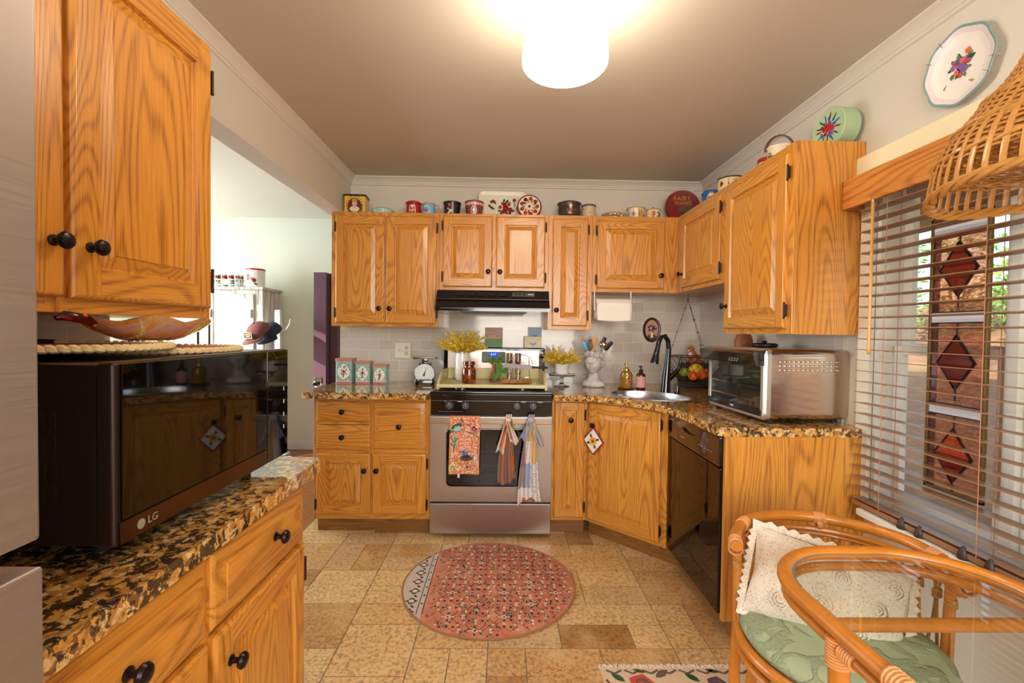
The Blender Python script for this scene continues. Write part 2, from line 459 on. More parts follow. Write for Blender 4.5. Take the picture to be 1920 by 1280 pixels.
struct('wall_left', b, M_WALL, 'beige wall and header beam over the opening to the next room')
b = MB(); b.box(XL + .0002, XL + .008, -.9, 1.372, .9145, 1.4); struct('wall_left_tiles', b, M_TILE, 'blue lit tile backsplash behind the microwave')
b = MB(); b.box(-1.29, -.9, -1.82, -1.7, 0, H); b.box(1.3, 1.63, -1.82, -1.7, 0, H); b.box(-.9, 1.3, -1.82, -1.7, 0, .85); b.box(-.9, 1.3, -1.82, -1.7, 2.35, H)
struct('wall_rear', b, M_WALL, 'beige wall behind the camera')

def crown(name, a, bb, n, label):
    a, bb, n = V(a), V(bb), V(n); mb = MB()
    prof = [(0, 0), (.045, 0), (.045, -.008), (.034, -.014), (.022, -.026), (.014, -.036), (.014, -.044), (.009, -.047), (.009, -.058), (0, -.062)]
    mb.rings([[p + n * x + V((0, 0, z)) for x, z in prof] for p in (a, bb)], cap0=True, cap1=True)
    struct(name, mb, M_TRIM, label)
crown('trim_1', (XL, YW, H), (XR, YW, H), (0, -1, 0), 'crown moulding on the back wall')
crown('trim_2', (XL, YW, H), (XL, -1.7, H), (1, 0, 0), 'crown moulding along the header beam')
crown('trim_3', (XR, -1.7, H), (XR, YW, H), (-1, 0, 0), 'crown moulding above the window')

# far room seen through the opening
b = MB(); b.box(-4.1, -1.291, -.2, 5.05, -.06, -.002); b.box(-1.291, 1.0, 3.63, 5.05, -.06, -.002)
struct('floor_far', b, oak('far_floor_boards', 'y', (.5, .42, .42), .35), 'dark wood floor of the next room')
b = MB(); b.box(-4.1, -1.291, -.2, 5.05, 2.475, 2.58); b.box(-1.291, 1.0, 3.63, 5.05, 2.475, 2.58); struct('ceiling_far', b, M_FARC, 'pale ceiling of the next room')
b = MB(); b.box(-4.1, 1.0, 4.95, 5.05, -.06, 2.475); struct('wall_far', b, M_FARW, 'pale green wall of the next room')
b = MB(); b.box(-4.1, -4.0, -.2, 2.2, 0, 2.475); b.box(-4.1, -4.0, 4.4, 4.95, 0, 2.475); b.box(-4.1, -4.0, 2.2, 4.4, 0, .6); b.box(-4.1, -4.0, 2.2, 4.4, 2.3, 2.475)
struct('wall_far_left', b, M_FARW, 'pale wall of the next room on its window side')
b = MB(); b.box(-4.1, -1.291, -.3, -.2, 0, 2.475); struct('wall_far_near', b, M_FARW, 'pale wall at the near end of the next room')
b = MB(); b.box(-3.99, -1.91, 4.935, 4.9495, 0, .1, .004); struct('baseboard_far', b, M_WHITEP, 'white baseboard of the next room')

def far_door():
    p = flat('purple_door_paint', (98, 66, 80), .35)
    mb = MB(); mb.box(-1.90, -1.775, 4.60, 4.948, 0, 1.862, .003); mb.box(-1.772, -1.70, 4.70, 4.948, 0, 1.862, .003)
    o = struct('door_1', mb, p, 'dark plum door standing open in the next room')
    k = MB(); k.box(-1.885, -1.815, 4.59, 4.6, .66, .82, .004, mi=0)
    k.lathe([(.022, 0), (.014, .012), (.014, .03), (.03, .042), (.036, .058), (.03, .072), (.008, .078)], (-1.85, 4.59, .755), M=Matrix.Rotation(PI / 2, 4, 'X'), mi=1)
    k.build('door_knob', [M_CHROME, glass('knob_glass', (230, 235, 235))], o)['label'] = 'glass knob on a chrome plate'
far_door()

# window
def window():
    mb = MB(); x0, x1 = XR - .012, XR + .105
    for y0, y1, z0, z1 in ((WY1 - .02, WY1, WZ0, WZ1), (WY0, WY0 + .02, WZ0, WZ1), (WY0, WY1, WZ1 - .02, WZ1), (WY0, WY1, WZ0, WZ0 + .02)):
        mb.box(XR + .001, x1, y0, y1, z0, z1, .002)
    o = struct('window_1', mb, M_WHITEP, 'white double hung window unit behind wooden blinds', None)
    n = 3; wd = (WY1 - WY0 - .04) / n
    for k in range(n):
        a = WY0 + .02 + k * wd; bb = a + wd
        if k: m2 = MB(); m2.box(XR + .03, x1, a - .02, a + .02, WZ0 + .02, WZ1 - .02, .003); m2.build('mullion', M_WHITEP, o)
        s = MB()
        for zz0, zz1, xo in ((WZ0 + .02, 1.262, .05), (1.232, WZ1 - .02, .078)):
            xa, xb = XR + xo, XR + xo + .026
            s.box(xa, xb, a + .02, a + .058, zz0, zz1, .003); s.box(xa, xb, bb - .058, bb - .02, zz0, zz1, .003)
            s.box(xa, xb, a + .058, bb - .058, zz0, zz0 + .04, .003); s.box(xa, xb, a + .058, bb - .058, zz1 - .034, zz1, .003)
        sa = s.build('sash', M_WHITEP, o)
        gl = MB()
        for zz0, zz1, xo in ((WZ0 + .06, 1.229, .06), (1.272, WZ1 - .054, .088)):
            gl.box(XR + xo, XR + xo + .004, a + .058, bb - .058, zz0, zz1)
        gl.build('pane', M_PANE, sa)
window()
b = MB(); b.box(1.47, XR + .03, .3, 1.935, WZ1 + .04, WZ1 + .135, .004); struct('trim_4', b, M_HEADW, 'pale yellow head casing above the blinds')
b = MB(); b.box(1.415, XR + .05, .25, 1.80, WZ0 - .03, WZ0 - .002, .006); struct('window_sill', b, M_WHITEP, 'white window sill under the blinds')
b = MB(); b.box(1.49, XR + .02, WY1, 1.91, WZ0, WZ1 + .04, .003); struct('trim_5', b, M_WHITEP, 'white side casing of the window by the cabinet')
b = MB(); b.box(XR - .014, XR, -1.6, 1.84, 0, .11, .003); struct('baseboard_right', b, M_WHITEP, 'white baseboard below the window')

def blinds():
    t = thing('window_blind', 'brown wooden slatted blind lowered over the window', 'blind', (1.45, 1.1, .62))
    y0, y1 = .30, 1.838; xc = 1.452
    m = MB(); m.box(1.405, 1.425, y0 - .03, 1.905, 1.822, WZ1 + .038, .003); m.box(1.425, 1.5, 1.893, 1.905, 1.822, WZ1 + .038); m.build('valance', M_VAL, t)
    m = MB(); m.box(1.43, 1.48, y0, y1, 1.85, 1.89, .003); m.build('headrail', M_BLIND, t)
    m = MB()
    for k in range(28):
        z = 1.80 - k * .0428; kk = m.mark()
        m.box(-.025, .025, y0, y1, -.0014, .0014)
        m.xf(kk, Tr(xc, 0, z) @ Matrix.Rotation(.06, 4, 'Y'))
    m.build('slats', M_BLIND, t, smooth=False)
    m = MB(); m.box(xc - .026, xc + .026, y0, y1, .618, .636, .004); m.build('bottom_rail', M_BLIND, t)
    for y in (1.70, 1.34, .98, .6):
        m = MB()
        for x in (xc - .027, xc + .027): m.cyl((x, y, .63), (x, y, 1.86), .0012, seg=6)
        for k in range(28): m.cyl((xc - .027, y, 1.798 - k * .0428), (xc + .027, y, 1.798 - k * .0428), .0008, seg=4)
        m.build('ladder_cord', flat('blind_cord', (176, 122, 92), .7), t)
    m = MB(); m.cyl((1.412, 1.752, 1.815), (1.412, 1.752, 1.24), .0055, seg=8); m.ball((1.412, 1.752, 1.24), (.007, .007, .012))
    wd = m.build('wand', flat('honey_wand', (206, 148, 54), .3), t)
    m = MB(); m.cyl((1.412, 1.752, 1.815), (1.412, 1.752, 1.838), .008, seg=10); m.build('wand_clip', M_CHROME, wd)
blinds()

# outdoors behind the window
def outdoors():
    g = G('leaf_litter'); co = g.co(); n = g.noise(co, 1.6, 6, .7); n2 = g.noise(co, 14, 5, .7)
    g.p(Base_Color=g.mix(n2, g.ramp(n, [(.35, srgb(70, 50, 36)), (.5, srgb(130, 84, 54)), (.62, srgb(170, 120, 76)), (.72, srgb(96, 112, 50))]), srgb(190, 140, 100)), Roughness=.9); g.bump(n2, .6, .03)
    mb = MB(); R = []
    for i in range(25):
        x = 1.75 + i * .5
        R.append([V((x, -7 + j * .6, -.35 + max(0, x - 3) * .30 + .08 * math.sin(j * 1.3 + i))) for j in range(32)])
    mb.rings(R, closed=False); struct('ground_outside', mb, g.m, 'sunny leaf strewn garden bank outside the window')
    gf = G('shrub_leaves'); n = gf.noise(gf.co(), 6, 4)
    gf.p(Base_Color=gf.ramp(n, [(.3, srgb(52, 84, 34)), (.5, srgb(110, 150, 60)), (.7, srgb(176, 196, 96))]), Roughness=.6)
    rnd = random.Random(3)
    for k, (x, y, z, r, lab) in enumerate(((6.2, 3.3, .9, .9, 'green shrub on the garden bank seen past the stained glass panel'), (7.4, 5.6, 1.25, 1.1, 'green shrub on the garden bank near the window jamb'), (8.6, 8.6, 1.6, 1.4, 'large green shrub high on the garden bank'), (5.2, 1.2, .6, .8, 'green shrub low on the garden bank at the right of the window'), (10.2, 6.9, 2.0, 1.3, 'green shrub at the crest of the garden bank behind the others'), (9.4, 4.4, 1.9, 1.1, 'green shrub at the crest of the garden bank towards the right'))):
        t = thing('garden_shrub', lab, 'shrub', (x, y, z - .3), group='shrubs on the garden bank')
        m = MB()
        for q in range(1300):
            d = V((rnd.gauss(0, 1), rnd.gauss(0, 1), rnd.gauss(0, 1))).normalized() * r * rnd.uniform(.6, 1.0)
            c = V((x, y, z + r * .55)) + V((d.x, d.y, d.z * .75)); s = rnd.uniform(.05, .1)
            u = V((rnd.gauss(0, 1), rnd.gauss(0, 1), rnd.gauss(0, 1))).normalized(); w_ = u.orthogonal().normalized()
            m.poly([c - u * s, c + w_ * s * .45, c + u * s, c - w_ * s * .45])
        m.build('foliage', gf.m, t, smooth=False)
        m = MB()
        for a in range(4): m.cyl((x, y, z - .35), (x + math.cos(a * 1.6) * .2, y + math.sin(a * 1.6) * .2, z + r * .7), .025, .01, seg=6)
        m.build('stem', flat('bark', (92, 72, 54), .9), t)
    for k, (x, y, lab) in enumerate(((3.05, 3.55, 'white fluted porch post nearest the window jamb'), (2.75, 2.2, 'grey porch post seen through the middle of the blind'))):
        m = MB(); q = .07
        m.box(x - q, x + q, y - q, y + q, -.4, 2.128, .01)
        for s in (-.04, 0, .04): m.box(x - q - .006, x + q + .006, y + s - .008, y + s + .008, -.2, 2.12, .002)
        tag(m.build('porch_post', flat('post_white' if k == 0 else 'post_grey', (226, 222, 214) if k == 0 else (150, 150, 156), .5)), lab, 'post', 'porch posts outside')
    m = MB(); m.box(1.66, 3.35, -1, 6.5, 2.13, 2.22, .01); tag(m.build('porch_roof', oak('porch_boards', 'y', (.62, .55, .6), .7)), 'brown boarded porch roof across the top of the window view', 'roof')
outdoors()

# ------------------------------------------------------------------ cabinets
KNOB = [(.011, 0), (.011, .003), (.0065, .006), (.0055, .014), (.009, .018), (.0155, .021), (.017, .026), (.014, .031), (.007, .0335), (.001, .034)]
RXY = Matrix.Rotation(PI / 2, 4, 'X')     # lathe axis z -> -y (towards the viewer of a front)
def door(parent, M, x0, z0, w, h, knob=None, hinges=(), name='door', fw=.057, drawer=False, dy=0.0):
    t = .02; mb = MB(); D = M @ Matrix.Translation((x0, dy, z0))
    def R(i, y): return [V((i, y, i)), V((w - i, y, i)), V((w - i, y, h - i)), V((i, y, h - i))]
    mb.rings([R(0, 0), R(0, -.008), R(.003, -.0115), R(.009, -t + .006)] if drawer else [R(0, 0), R(0, -.013), R(.0025, -.0165), R(.007, -.0195), R(.009, -t)], cap0=True, mi=1 if drawer else 0)
    o = .009; f = .020 if drawer else fw
    A = mb.bm.verts.new
    def quad(xa, xb, za, zb, mi): mb.face([A((xa, -t, za)), A((xb, -t, za)), A((xb, -t, zb)), A((xa, -t, zb))], mi)
    if drawer:
        mb.rings([R(o, -t + .006), R(.013, -t + .0055), R(.015, -t + .0045), R(.036, -t + .0005), R(.038, -t - .0015)], mi=1)
        mb.poly(R(.038, -t - .0015), 1)
    else:
        quad(o, f, o, h - o, 0); quad(w - f, w - o, o, h - o, 0); quad(f, w - f, o, f, 1); quad(f, w - f, h - f, h - o, 1)
        mb.rings([R(f, -t), R(f + .0015, -t + .005), R(f + .004, -t + .0118), R(f + .0075, -t + .0125)], mi=0)
        rv = mb.rings([R(f + .0075, -t + .0125), R(f + .036, -t + .003), R(f + .037, -t + .0005)], mi=0)
        mb.face(rv[-1], 0)
    mb.wn = True
    ob = mb.build(name, [M_OV, M_OH], parent, M=D, angle=25)
    if knob:
        k = MB(); k.lathe(KNOB, (0, 0, 0), 20, M=RXY)
        k.build('knob', M_BRONZE, ob, M=D @ Matrix.Translation((knob[0], -t - (.0012 if drawer else -.0003), knob[1])))
    for hx, hz in hinges:
        k = MB(); k.box(-.006, .006, -.004, .004, -.026, .026, .001)
        k.cyl((0, -.006, -.028), (0, -.006, .028), .0042, seg=10); k.ball((0, -.006, .031), .0048, 10, 6); k.ball((0, -.006, -.031), .0048, 10, 6)
        k.build('hinge', M_HINGE, ob, M=D @ Matrix.Translation((hx, -t * .55, hz)))
    return ob

def cabinet(name, label, M, w, h, d, stiles, rails, group, kick=0, side_mat=None):
    t = thing(name, label, 'cabinet', M=M, group=group); ft = .019
    mb = MB(); mb.box(0, w, ft, d, kick, h); mb.build('carcass', side_mat or M_OV, t, M=M, smooth=False)
    mb = MB()
    for x0, x1 in stiles: mb.box(x0, x1, 0, ft - .0004, kick, h, .0012, mi=0)
    for z0, z1, x0, x1 in rails: mb.box(x0, x1, .0006, ft - .0004, z0, z1, .001, mi=1)
    mb.box(.004, w - .004, ft - .004, ft - .0005, kick + .004, h - .004, mi=2)
    mb.build('face_frame', [M_OV, M_OH, M_OIN], t, M=M, smooth=False)
    if kick:
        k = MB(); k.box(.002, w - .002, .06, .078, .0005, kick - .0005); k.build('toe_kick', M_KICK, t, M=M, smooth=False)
    return t

ZT, ZB = 2.113, 1.322
UY = 3.21   # face frame plane of the back uppers; door fronts at 3.19
GU, GB = 'oak wall cabinets', 'oak base cabinets'
# 1: wide pair left of the hood
M = Tr(-1.202, UY, ZB); w_, h_ = .744, ZT - ZB
t = cabinet('wall_cabinet', 'two-door oak wall cabinet above the row of floral tins', M, w_, h_, YW - UY - .001, [(0, .04), (.36, .392), (.712, w_)], [(0, .035, .04, .712), (h_ - .04, h_, .04, .712)], GU)
door(t, M, .032, .024, .336, .738, (.305, .10), [(-.005, .07), (-.005, .66)])
door(t, M, .380, .024, .346, .738, (.03, .10), [(.351, .07), (.351, .66)])
# 2: short pair over the hood
M = Tr(-.457, UY, 1.583); w_, h_ = .758, ZT - 1.583
t = cabinet('wall_cabinet', 'short two-door oak wall cabinet directly over the black range hood', M, w_, h_, YW - UY - .001, [(0, .035), (.358, .4), (.725, w_)], [(0, .03, .035, .725), (h_ - .03, h_, .035, .725)], GU)
door(t, M, .026, .022, .342, .488, (.315, .105), [(-.005, .07), (-.005, .42)])
door(t, M, .394, .022, .340, .488, (.028, .105), [(.345, .07), (.345, .42)])
# 3: tall narrow
M = Tr(.3015, UY, ZB - .006); w_, h_ = .308, ZT - ZB + .006
t = cabinet('wall_cabinet', 'narrow single-door oak wall cabinet at the right of the range hood', M, w_, h_, YW - UY - .001, [(0, .035), (.27, w_)], [(0, .03, .035, .27), (h_ - .035, h_, .035, .27)], GU)
door(t, M, .028, .026, .246, .744, (.03, .11), [(.251, .075), (.251, .67)])
# 4: short one above the paper towels
M = Tr(.610, UY, 1.583); w_, h_ = .60, ZT - 1.583
t = cabinet('wall_cabinet', 'short oak wall cabinet above the paper towel roll', M, w_ + .297, h_, YW - UY - .001, [(0, .035), (.5, w_ + .297)], [(0, .03, .035, .5), (h_ - .035, h_, .035, .5)], GU)
door(t, M, .030, .026, .472, .468, (.445, .09), [(-.005, .06), (-.005, .40)])
# 5: short one on the right wall, by the corner
UX = 1.21; RZ = -PI / 2
M = Tr(UX, UY - .001, 1.583, RZ); w_, h_ = UY - .001 - 2.512, ZT - 1.583
t = cabinet('wall_cabinet', 'short oak wall cabinet in the corner above the hanging fruit basket', M, w_, h_, XR - UX - .001, [(0, .07), (w_ - .05, w_)], [(0, .03, .07, w_ - .05), (h_ - .035, h_, .07, w_ - .05)], GU)
door(t, M, .10, .026, .555, .468, (-.0 + .03, .09), [(.56, .06), (.56, .40)])
# 6: tall one at the end of the right wall
M = Tr(UX, 2.511, 1.303, RZ); w_, h_ = 2.511 - 1.915, ZT - 1.303
t = cabinet('wall_cabinet', 'tall oak wall cabinet above the toaster oven next to the window', M, w_, h_, XR - UX - .001, [(0, .035), (w_ - .035, w_)], [(0, .035, .035, w_ - .035), (h_ - .04, h_, .035, w_ - .035)], GU)
door(t, M, .030, .026, .535, .742, (.03, .12), [(.540, .075), (.540, .66)])
# 7: left wall above the microwave
M = Tr(-.87, .45, 1.325, PI / 2); w_, h_ = .92, .793
t = cabinet('wall_cabinet', 'large glossy oak wall cabinet over the black microwave', M, w_, h_, .299, [(0, .04), (.435, .48), (.88, w_)], [(0, .033, .04, .88), (h_ - .035, h_, .04, .88)], GU)
door(t, M, .025, .03, .433, .735, (.405, .105), [(-.005, .07), (-.005, .66)], fw=.062)
door(t, M, .472, .03, .43, .735, (.036, .105), [(.435, .08), (.435, .65)], fw=.062)

# bases along the back wall, left of the range
BY = 2.897; BH = .8765
M = Tr(-1.19, BY, 0); w_ = .733
t = cabinet('base_cabinet', 'oak base cabinet with drawers and doors at the left of the range', M, w_, BH, YW - BY - .001, [(0, .03), (.345, .38), (.70, w_)], [(.1, .14, .03, .70), (BH - .03, BH, .03, .70), (.518, .548, .03, .70), (.70, .724, .03, .345)], GB, kick=.1)
door(t, M, .02, .722, .332, .126, (.166, .063), name='drawer', drawer=True)
door(t, M, .02, .546, .332, .152, (.166, .08), name='drawer', drawer=True)
door(t, M, .375, .55, .330, .298, (.165, .145), name='drawer', drawer=True)
door(t, M, .02, .137, .338, .382, (.305, .28), [(-.005, .06), (-.005, .32)])
door(t, M, .370, .137, .338, .382, (.03, .28), [(.343, .06), (.343, .32)])
# narrow one right of the range
M = Tr(.309, BY, 0); w_ = .224
t = cabinet('base_cabinet', 'narrow oak base cabinet between the range and the corner sink cabinet', M, w_, BH, YW - BY - .001, [(0, .02), (.205, w_)], [(.1, .13, .02, .205), (BH - .025, BH, .02, .205)], GB, kick=.1)
door(t, M, .016, .122, .190, .735, (.10, .625), [(.195, .07), (.195, .655)], fw=.05)
# corner sink cabinet, diagonal face
def corner():
    a, c = V((.5335, BY, 0)), V((.915, 2.5155, 0)); w_ = (c - a).length
    M = Tr(a.x, a.y, 0, -PI / 4)
    t = thing('base_cabinet', 'diagonal oak corner base cabinet under the sink', 'cabinet', M=M, group=GB)
    m = MB(); p = [(a.x + .012, a.y + .012), (a.x + .012, YW - .002), (XR - .002, YW - .002), (XR - .002, c.y + .002), (c.x + .014, c.y + .002)]
    m.plate(p, [], .1, .70); m.build('carcass', M_OV, t, smooth=False)
    m = MB(); m.box(0, .03, 0, .019, .1, BH, .001, mi=0); m.box(w_ - .04, w_, 0, .019, .1, BH, .001, mi=0)
    m.box(.03, w_ - .04, 0, .019, .1, .135, mi=1); m.box(.03, w_ - .04, 0, .019, BH - .03, BH, mi=1); m.box(.03, w_ - .04, .012, .018, .12, BH - .02, mi=1)
    m.build('face_frame', [M_OV, M_OH], t, M=M, smooth=False)
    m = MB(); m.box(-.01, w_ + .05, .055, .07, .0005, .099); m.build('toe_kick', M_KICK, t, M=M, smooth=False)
    door(t, M, .022, .122, w_ - .058, .738, (.045, .60), [(w_ - .055, .07), (w_ - .055, .665)])
    return M
MCOR = corner()
# end panel of the right run
m = MB(); m.box(.922, XR - .002, 1.872, 1.892, .1, BH, .0015); m.box(.985, XR - .002, 1.872, 1.892, .0005, .1)
tag(m.build('end_panel', M_OV, smooth=False), 'oak end panel beside the dishwasher facing the table', 'panel')
# left run under the microwave
M = Tr(-.587, .445, 0, PI / 2); w_ = .907
t = cabinet('base_cabinet', 'oak base cabinet under the microwave counter with a drawer above each door', M, w_, BH, .58, [(0, .045), (.44, .475), (w_ - .035, w_)], [(.1, .14, .025, w_ - .03), (BH - .02, BH, .025, w_ - .03), (.68, .72, .025, w_ - .03)], GB, kick=.1)
door(t, M, .040, .694, .408, .155, (.21, .078), name='drawer', drawer=True)
door(t, M, .466, .694, .411, .155, (.235, .085), name='drawer', drawer=True)
door(t, M, .040, .125, .408, .555, (.365, .475), [(-.005, .07)])
door(t, M, .466, .125, .411, .555, (.05, .475), [(.416, .07), (.416, .48)])

# ------------------------------------------------------------------ counters, sink, dishwasher
def rounded(poly, idx, r, n=6):
    out = []
    for i, p in enumerate(poly):
        if i not in idx: out.append(p); continue
        a, c = V((*poly[i - 1], 0)), V((*poly[(i + 1) % len(poly)], 0)); q = V((*p, 0)); da = (a - q).normalized(); dc = (c - q).normalized()
        for k in range(n + 1):
            s = k / n; out.append(tuple(((q + da * r) * (1 - s) ** 2 + q * 2 * s * (1 - s) + (q + dc * r) * s ** 2)[:2]))
    return out
CZ0, CZ1 = .877, .914
m = MB(); m.plate(rounded([(-1.225, 2.79), (-.457, 2.79), (-.457, YW - .009), (-1.225, YW - .009)], {0}, .02), [], CZ0, CZ1, bev=.008)
tag(m.build('countertop', M_GRAN), 'granite countertop holding the three floral tins and the scale', 'countertop', 'granite countertops')
SK = V((.905, 2.815))
def sink_pt(a, rx, ry):
    x, y = math.cos(a) * rx, math.sin(a) * ry; s = math.sqrt(.5)
    return (SK.x + x * s + y * s, SK.y - x * s + y * s)
hole = [sink_pt(2 * PI * i / 40, .255, .185) for i in range(40)]
front = [(.308, 2.79), (.50, 2.79), (.60, 2.755), (.685, 2.68), (.76, 2.585), (.82, 2.49), (.86, 2.39), (.88, 2.28), (.888, 2.1), (.890, 1.87)]
m = MB(); m.plate(rounded(front + [(XR - .002, 1.87), (XR - .002, 1.995), (XR - .009, 1.996), (XR - .009, YW - .009), (.308, YW - .009)], {9}, .03), [hole], CZ0, CZ1, bev=.008)
tag(m.build('countertop', M_GRAN), 'curved granite countertop around the corner sink', 'countertop', 'granite countertops')
m = MB(); m.plate(rounded([(-1.168, .44), (-.54, .44), (-.54, 1.383), (-1.168, 1.383)], {2}, .03), [], CZ0, CZ1, bev=.008)
tag(m.build('countertop', M_GRAN), 'golden granite countertop under the microwave', 'countertop', 'granite countertops')
m = MB()
R = []
for k, (s, z) in enumerate(((1.03, .9143), (1.005, .9158), (.985, .9155), (.972, .905), (.96, .86), (.94, .78), (.88, .75), (.6, .735), (.12, .73))):
    R.append([V((*sink_pt(2 * PI * i / 40, .255 * s, .185 * s), z)) for i in range(40)])
R2 = [[p + V((0, 0, -.003)) for p in r] for r in R]
m.rings(R, cap1=False); m.rings(R[-1:] + [[V((*sink_pt(2 * PI * i / 40, .03, .02), .728)) for i in range(40)]], cap1=True)
tag(m.build('sink', M_SINK, solid=.002), 'oval stainless steel sink set in the corner countertop', 'sink')

def dishwasher():
    t = thing('dishwasher', 'black dishwasher in the right run beside the oak end panel', 'dishwasher', (.93, 2.2, 0))
    y0, y1 = 1.895, 2.503
    m = MB(); m.box(.95, 1.49, y0, y1, .1, .874); m.build('tub', M_BLACKM, t, smooth=False)
    m = MB(); m.box(.912, .949, y0 + .001, y1 - .004, .118, .735, .006); m.build('door', M_GLOSS, t)
    p = MB(); p.box(.908, .949, y0 + .001, y1 - .004, .7385, .868, .008)
    pn = p.build('control_panel', M_BLACK, t)
    p = MB(); p.tube([(.905, 2.12, .825), (.9045, 2.16, .815), (.9045, 2.2, .812), (.9045, 2.24, .815), (.905, 2.28, .825)], .007, seg=8, flat=.5)
    p.build('handle', M_BLACKM, pn)
    p = MB()
    for k in range(5): p.box(.9072, .9078, 1.97 + k * .03, 1.985 + k * .03, .785, .788)
    p.box(.9072, .9078, 2.42, 2.46, .835, .841); p.box(.9072, .9078, 2.27, 2.32, .775, .779)
    p.build('button_marks', flat('grey_marks', (150, 146, 142), .5), pn)['label'] = 'pale button legends'
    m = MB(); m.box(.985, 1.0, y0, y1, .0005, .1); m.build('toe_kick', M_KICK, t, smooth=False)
dishwasher()

# ------------------------------------------------------------------ range, hood
def range_():
    x0, x1 = -.4525, .3045; yf = 2.85; t = thing('gas_range', 'stainless steel and black gas range with towels on its handle', 'range', (-.074, 3.15, 0))
    m = MB(); m.box(x0, x1, yf + .045, YW - .01, .03, .905, mi=0)
    m.build('body', [M_BLACKM], t, smooth=False)
    m = MB(); m.box(x0 - .001, x1 + .001, yf + .002, 3.41, .906, .922, .005); m.box(x0 + .02, x1 - .02, yf + .05, 3.40, .9222, .926, .002)
    for cx in (-.27, .12):
        for cy in (2.98, 3.24):
            m.lathe([(.05, .926), (.05, .932), (.03, .938), (.001, .938)], (cx, cy, 0), 20)
    m.build('cooktop', M_BLACK, t)
    m = MB(); m.box(x0, x1, yf + .004, yf + .045, .782, .9055, .004); cp = m.build('control_panel', M_BLACK, t)
    m = MB(); m.box(x0 + .004, x1 - .004, yf + .0015, yf + .004, .862, .8645); m.box(x0 + .05, -.25, yf + .0015, yf + .004, .7945, .797)
    m.build('trim_line', flat('panel_trim', (120, 120, 122), .3, .8), cp)
    for x in (-.335, -.235, .085, .185):
        k = MB(); Mk = Tr(x, yf + .004, .835)
        k.lathe([(.026, 0), (.025, .006), (.022, .009), (.021, .02), (.019, .022), (.001, .022)], (0, 0, 0), 24, M=RXY)
        k.box(-.004, .004, -.028, -.02, -.021, .021, .0015)
        kb = k.build('knob', flat('grey_knob', (66, 66, 70), .4), cp, M=Mk)
        k = MB(); k.box(-.001, .001, -.0287, -.0279, .002, .020); k.build('pointer', flat('white_mark', (220, 220, 220), .5), kb, M=Mk)
    k = MB()
    for x, w_ in ((-.365, .006), (-.285, .026), (.112, .03), (.215, .03)):
        k.box(x, x + w_, yf + .0032, yf + .0038, .857, .860)
    k.lathe([(.004, 0), (.004, .0008)], (-.262, yf + .004, .8585), 10, M=RXY)
    k.build('burner_marks', flat('white_mark', (220, 220, 220), .5), cp)['label'] = 'white burner legends'
    # oven door with window
    m = MB(); wz0, wz1, wx0, wx1 = .327, .687, -.353, .211
    def rr(a, bb, c, d, r):
        o = []
        for cx, cz, s in ((bb - r, d - r, 0), (a + r, d - r, 1), (a + r, c + r, 2), (bb - r, c + r, 3)):
            for q in range(7): an = s * PI / 2 + q * PI / 12; o.append((cx + math.cos(an) * r, cz + math.sin(an) * r))
        return o
    MX = Matrix(((1, 0, 0, 0), (0, 0, -1, yf), (0, 1, 0, 0), (0, 0, 0, 1)))   # (x,y,z)->(x, yf - z, y)
    m.plate([(x0, .232), (x1, .232), (x1, .772), (x0, .772)], [rr(wx0, wx1, wz0, wz1, .03)], -.04, 0, M=MX)
    dr = m.build('oven_door', M_STEELZ, t, angle=30)
    m = MB(); m.rings([[V((x, yf - d, z)) for x, z in rr(wx0 + i, wx1 - i, wz0 + i, wz1 - i, .03 - i * .5)] for i, d in ((-.006, .0003), (-.004, .003), (.001, .003), (.003, -.002))])
    m.build('window_trim', M_STEEL, dr)
    m = MB(); m.plate(rr(wx0 - .001, wx1 + .001, wz0 - .001, wz1 + .001, .03), [], -.012, -.008, M=MX); m.build('oven_window', M_GLOSS, dr)
    m = MB()
    for z in (.435, .545): m.cyl((wx0 + .02, yf + .0075, z), (wx1 - .02, yf + .0075, z), .0012, seg=6)
    m.build('oven_rack', flat('rack_wire', (110, 96, 80), .4, .5), dr)
    m = MB(); m.box(x0, x1, yf - .045, yf - .028, .728, .774, .006); m.box(x0, x0 + .03, yf - .03, yf + .002, .735, .768, .004); m.box(x1 - .03, x1, yf - .03, yf + .002, .735, .768, .004)
    m.build('handle', M_STEEL, dr)
    m = MB(); m.box(x0, x1, yf + .002, yf + .046, .028, .218, .004); m.build('drawer', M_STEELZ, t)
    m = MB(); m.box(x0 + .004, x1 - .004, yf + .02, yf + .05, .219, .231); m.build('drawer_gap', M_BLACKM, t)
    for x in (x0 + .05, x1 - .05):
        for y in (yf + .08, YW - .1):
            m = MB(); m.cyl((x, y, .0005), (x, y, .03), .018, seg=12); m.build('foot', M_RUBBER, t)
    # backguard
    m = MB(); m.box(x0, x1, 3.415, YW - .01, .9065, 1.178, .01, 3); bg = m.build('backguard', M_BLACK, t)
    m = MB(); m.box(-.418, .262, 3.411, 3.4155, 1.010, 1.158, .002); st = m.build('fascia', M_STEEL, bg)
    MF = Matrix(((1, 0, 0, 0), (0, 0, -1, 3.411), (0, 1, 0, 0), (0, 0, 0, 1)))
    m = MB(); m.plate(rr(-.165, .012, 1.064, 1.147, .01), [], 0, .002, M=MF); dp = m.build('display_panel', flat('display_grey', (66, 62, 66), .3), bg)
    m = MB(); m.plate(rr(-.108, -.047, 1.112, 1.143, .003), [], .002, .0026, M=MF, mi=0)
    m.text('6:17', .024, MF @ Tr(-.078, 1.127, .0028), mi=1)
    m.build('clock', [emit('clock_blue', (8, 20, 190), .7), emit('clock_digits', (90, 170, 255), 2.0)], bg)['label'] = 'glowing blue clock digits'
    m = MB()
    for i in range(6):
        for j in range(2): m.box(-.15 + i * .028, -.134 + i * .028, 3.4085, 3.409, 1.082 + j * .014, 1.087 + j * .014)
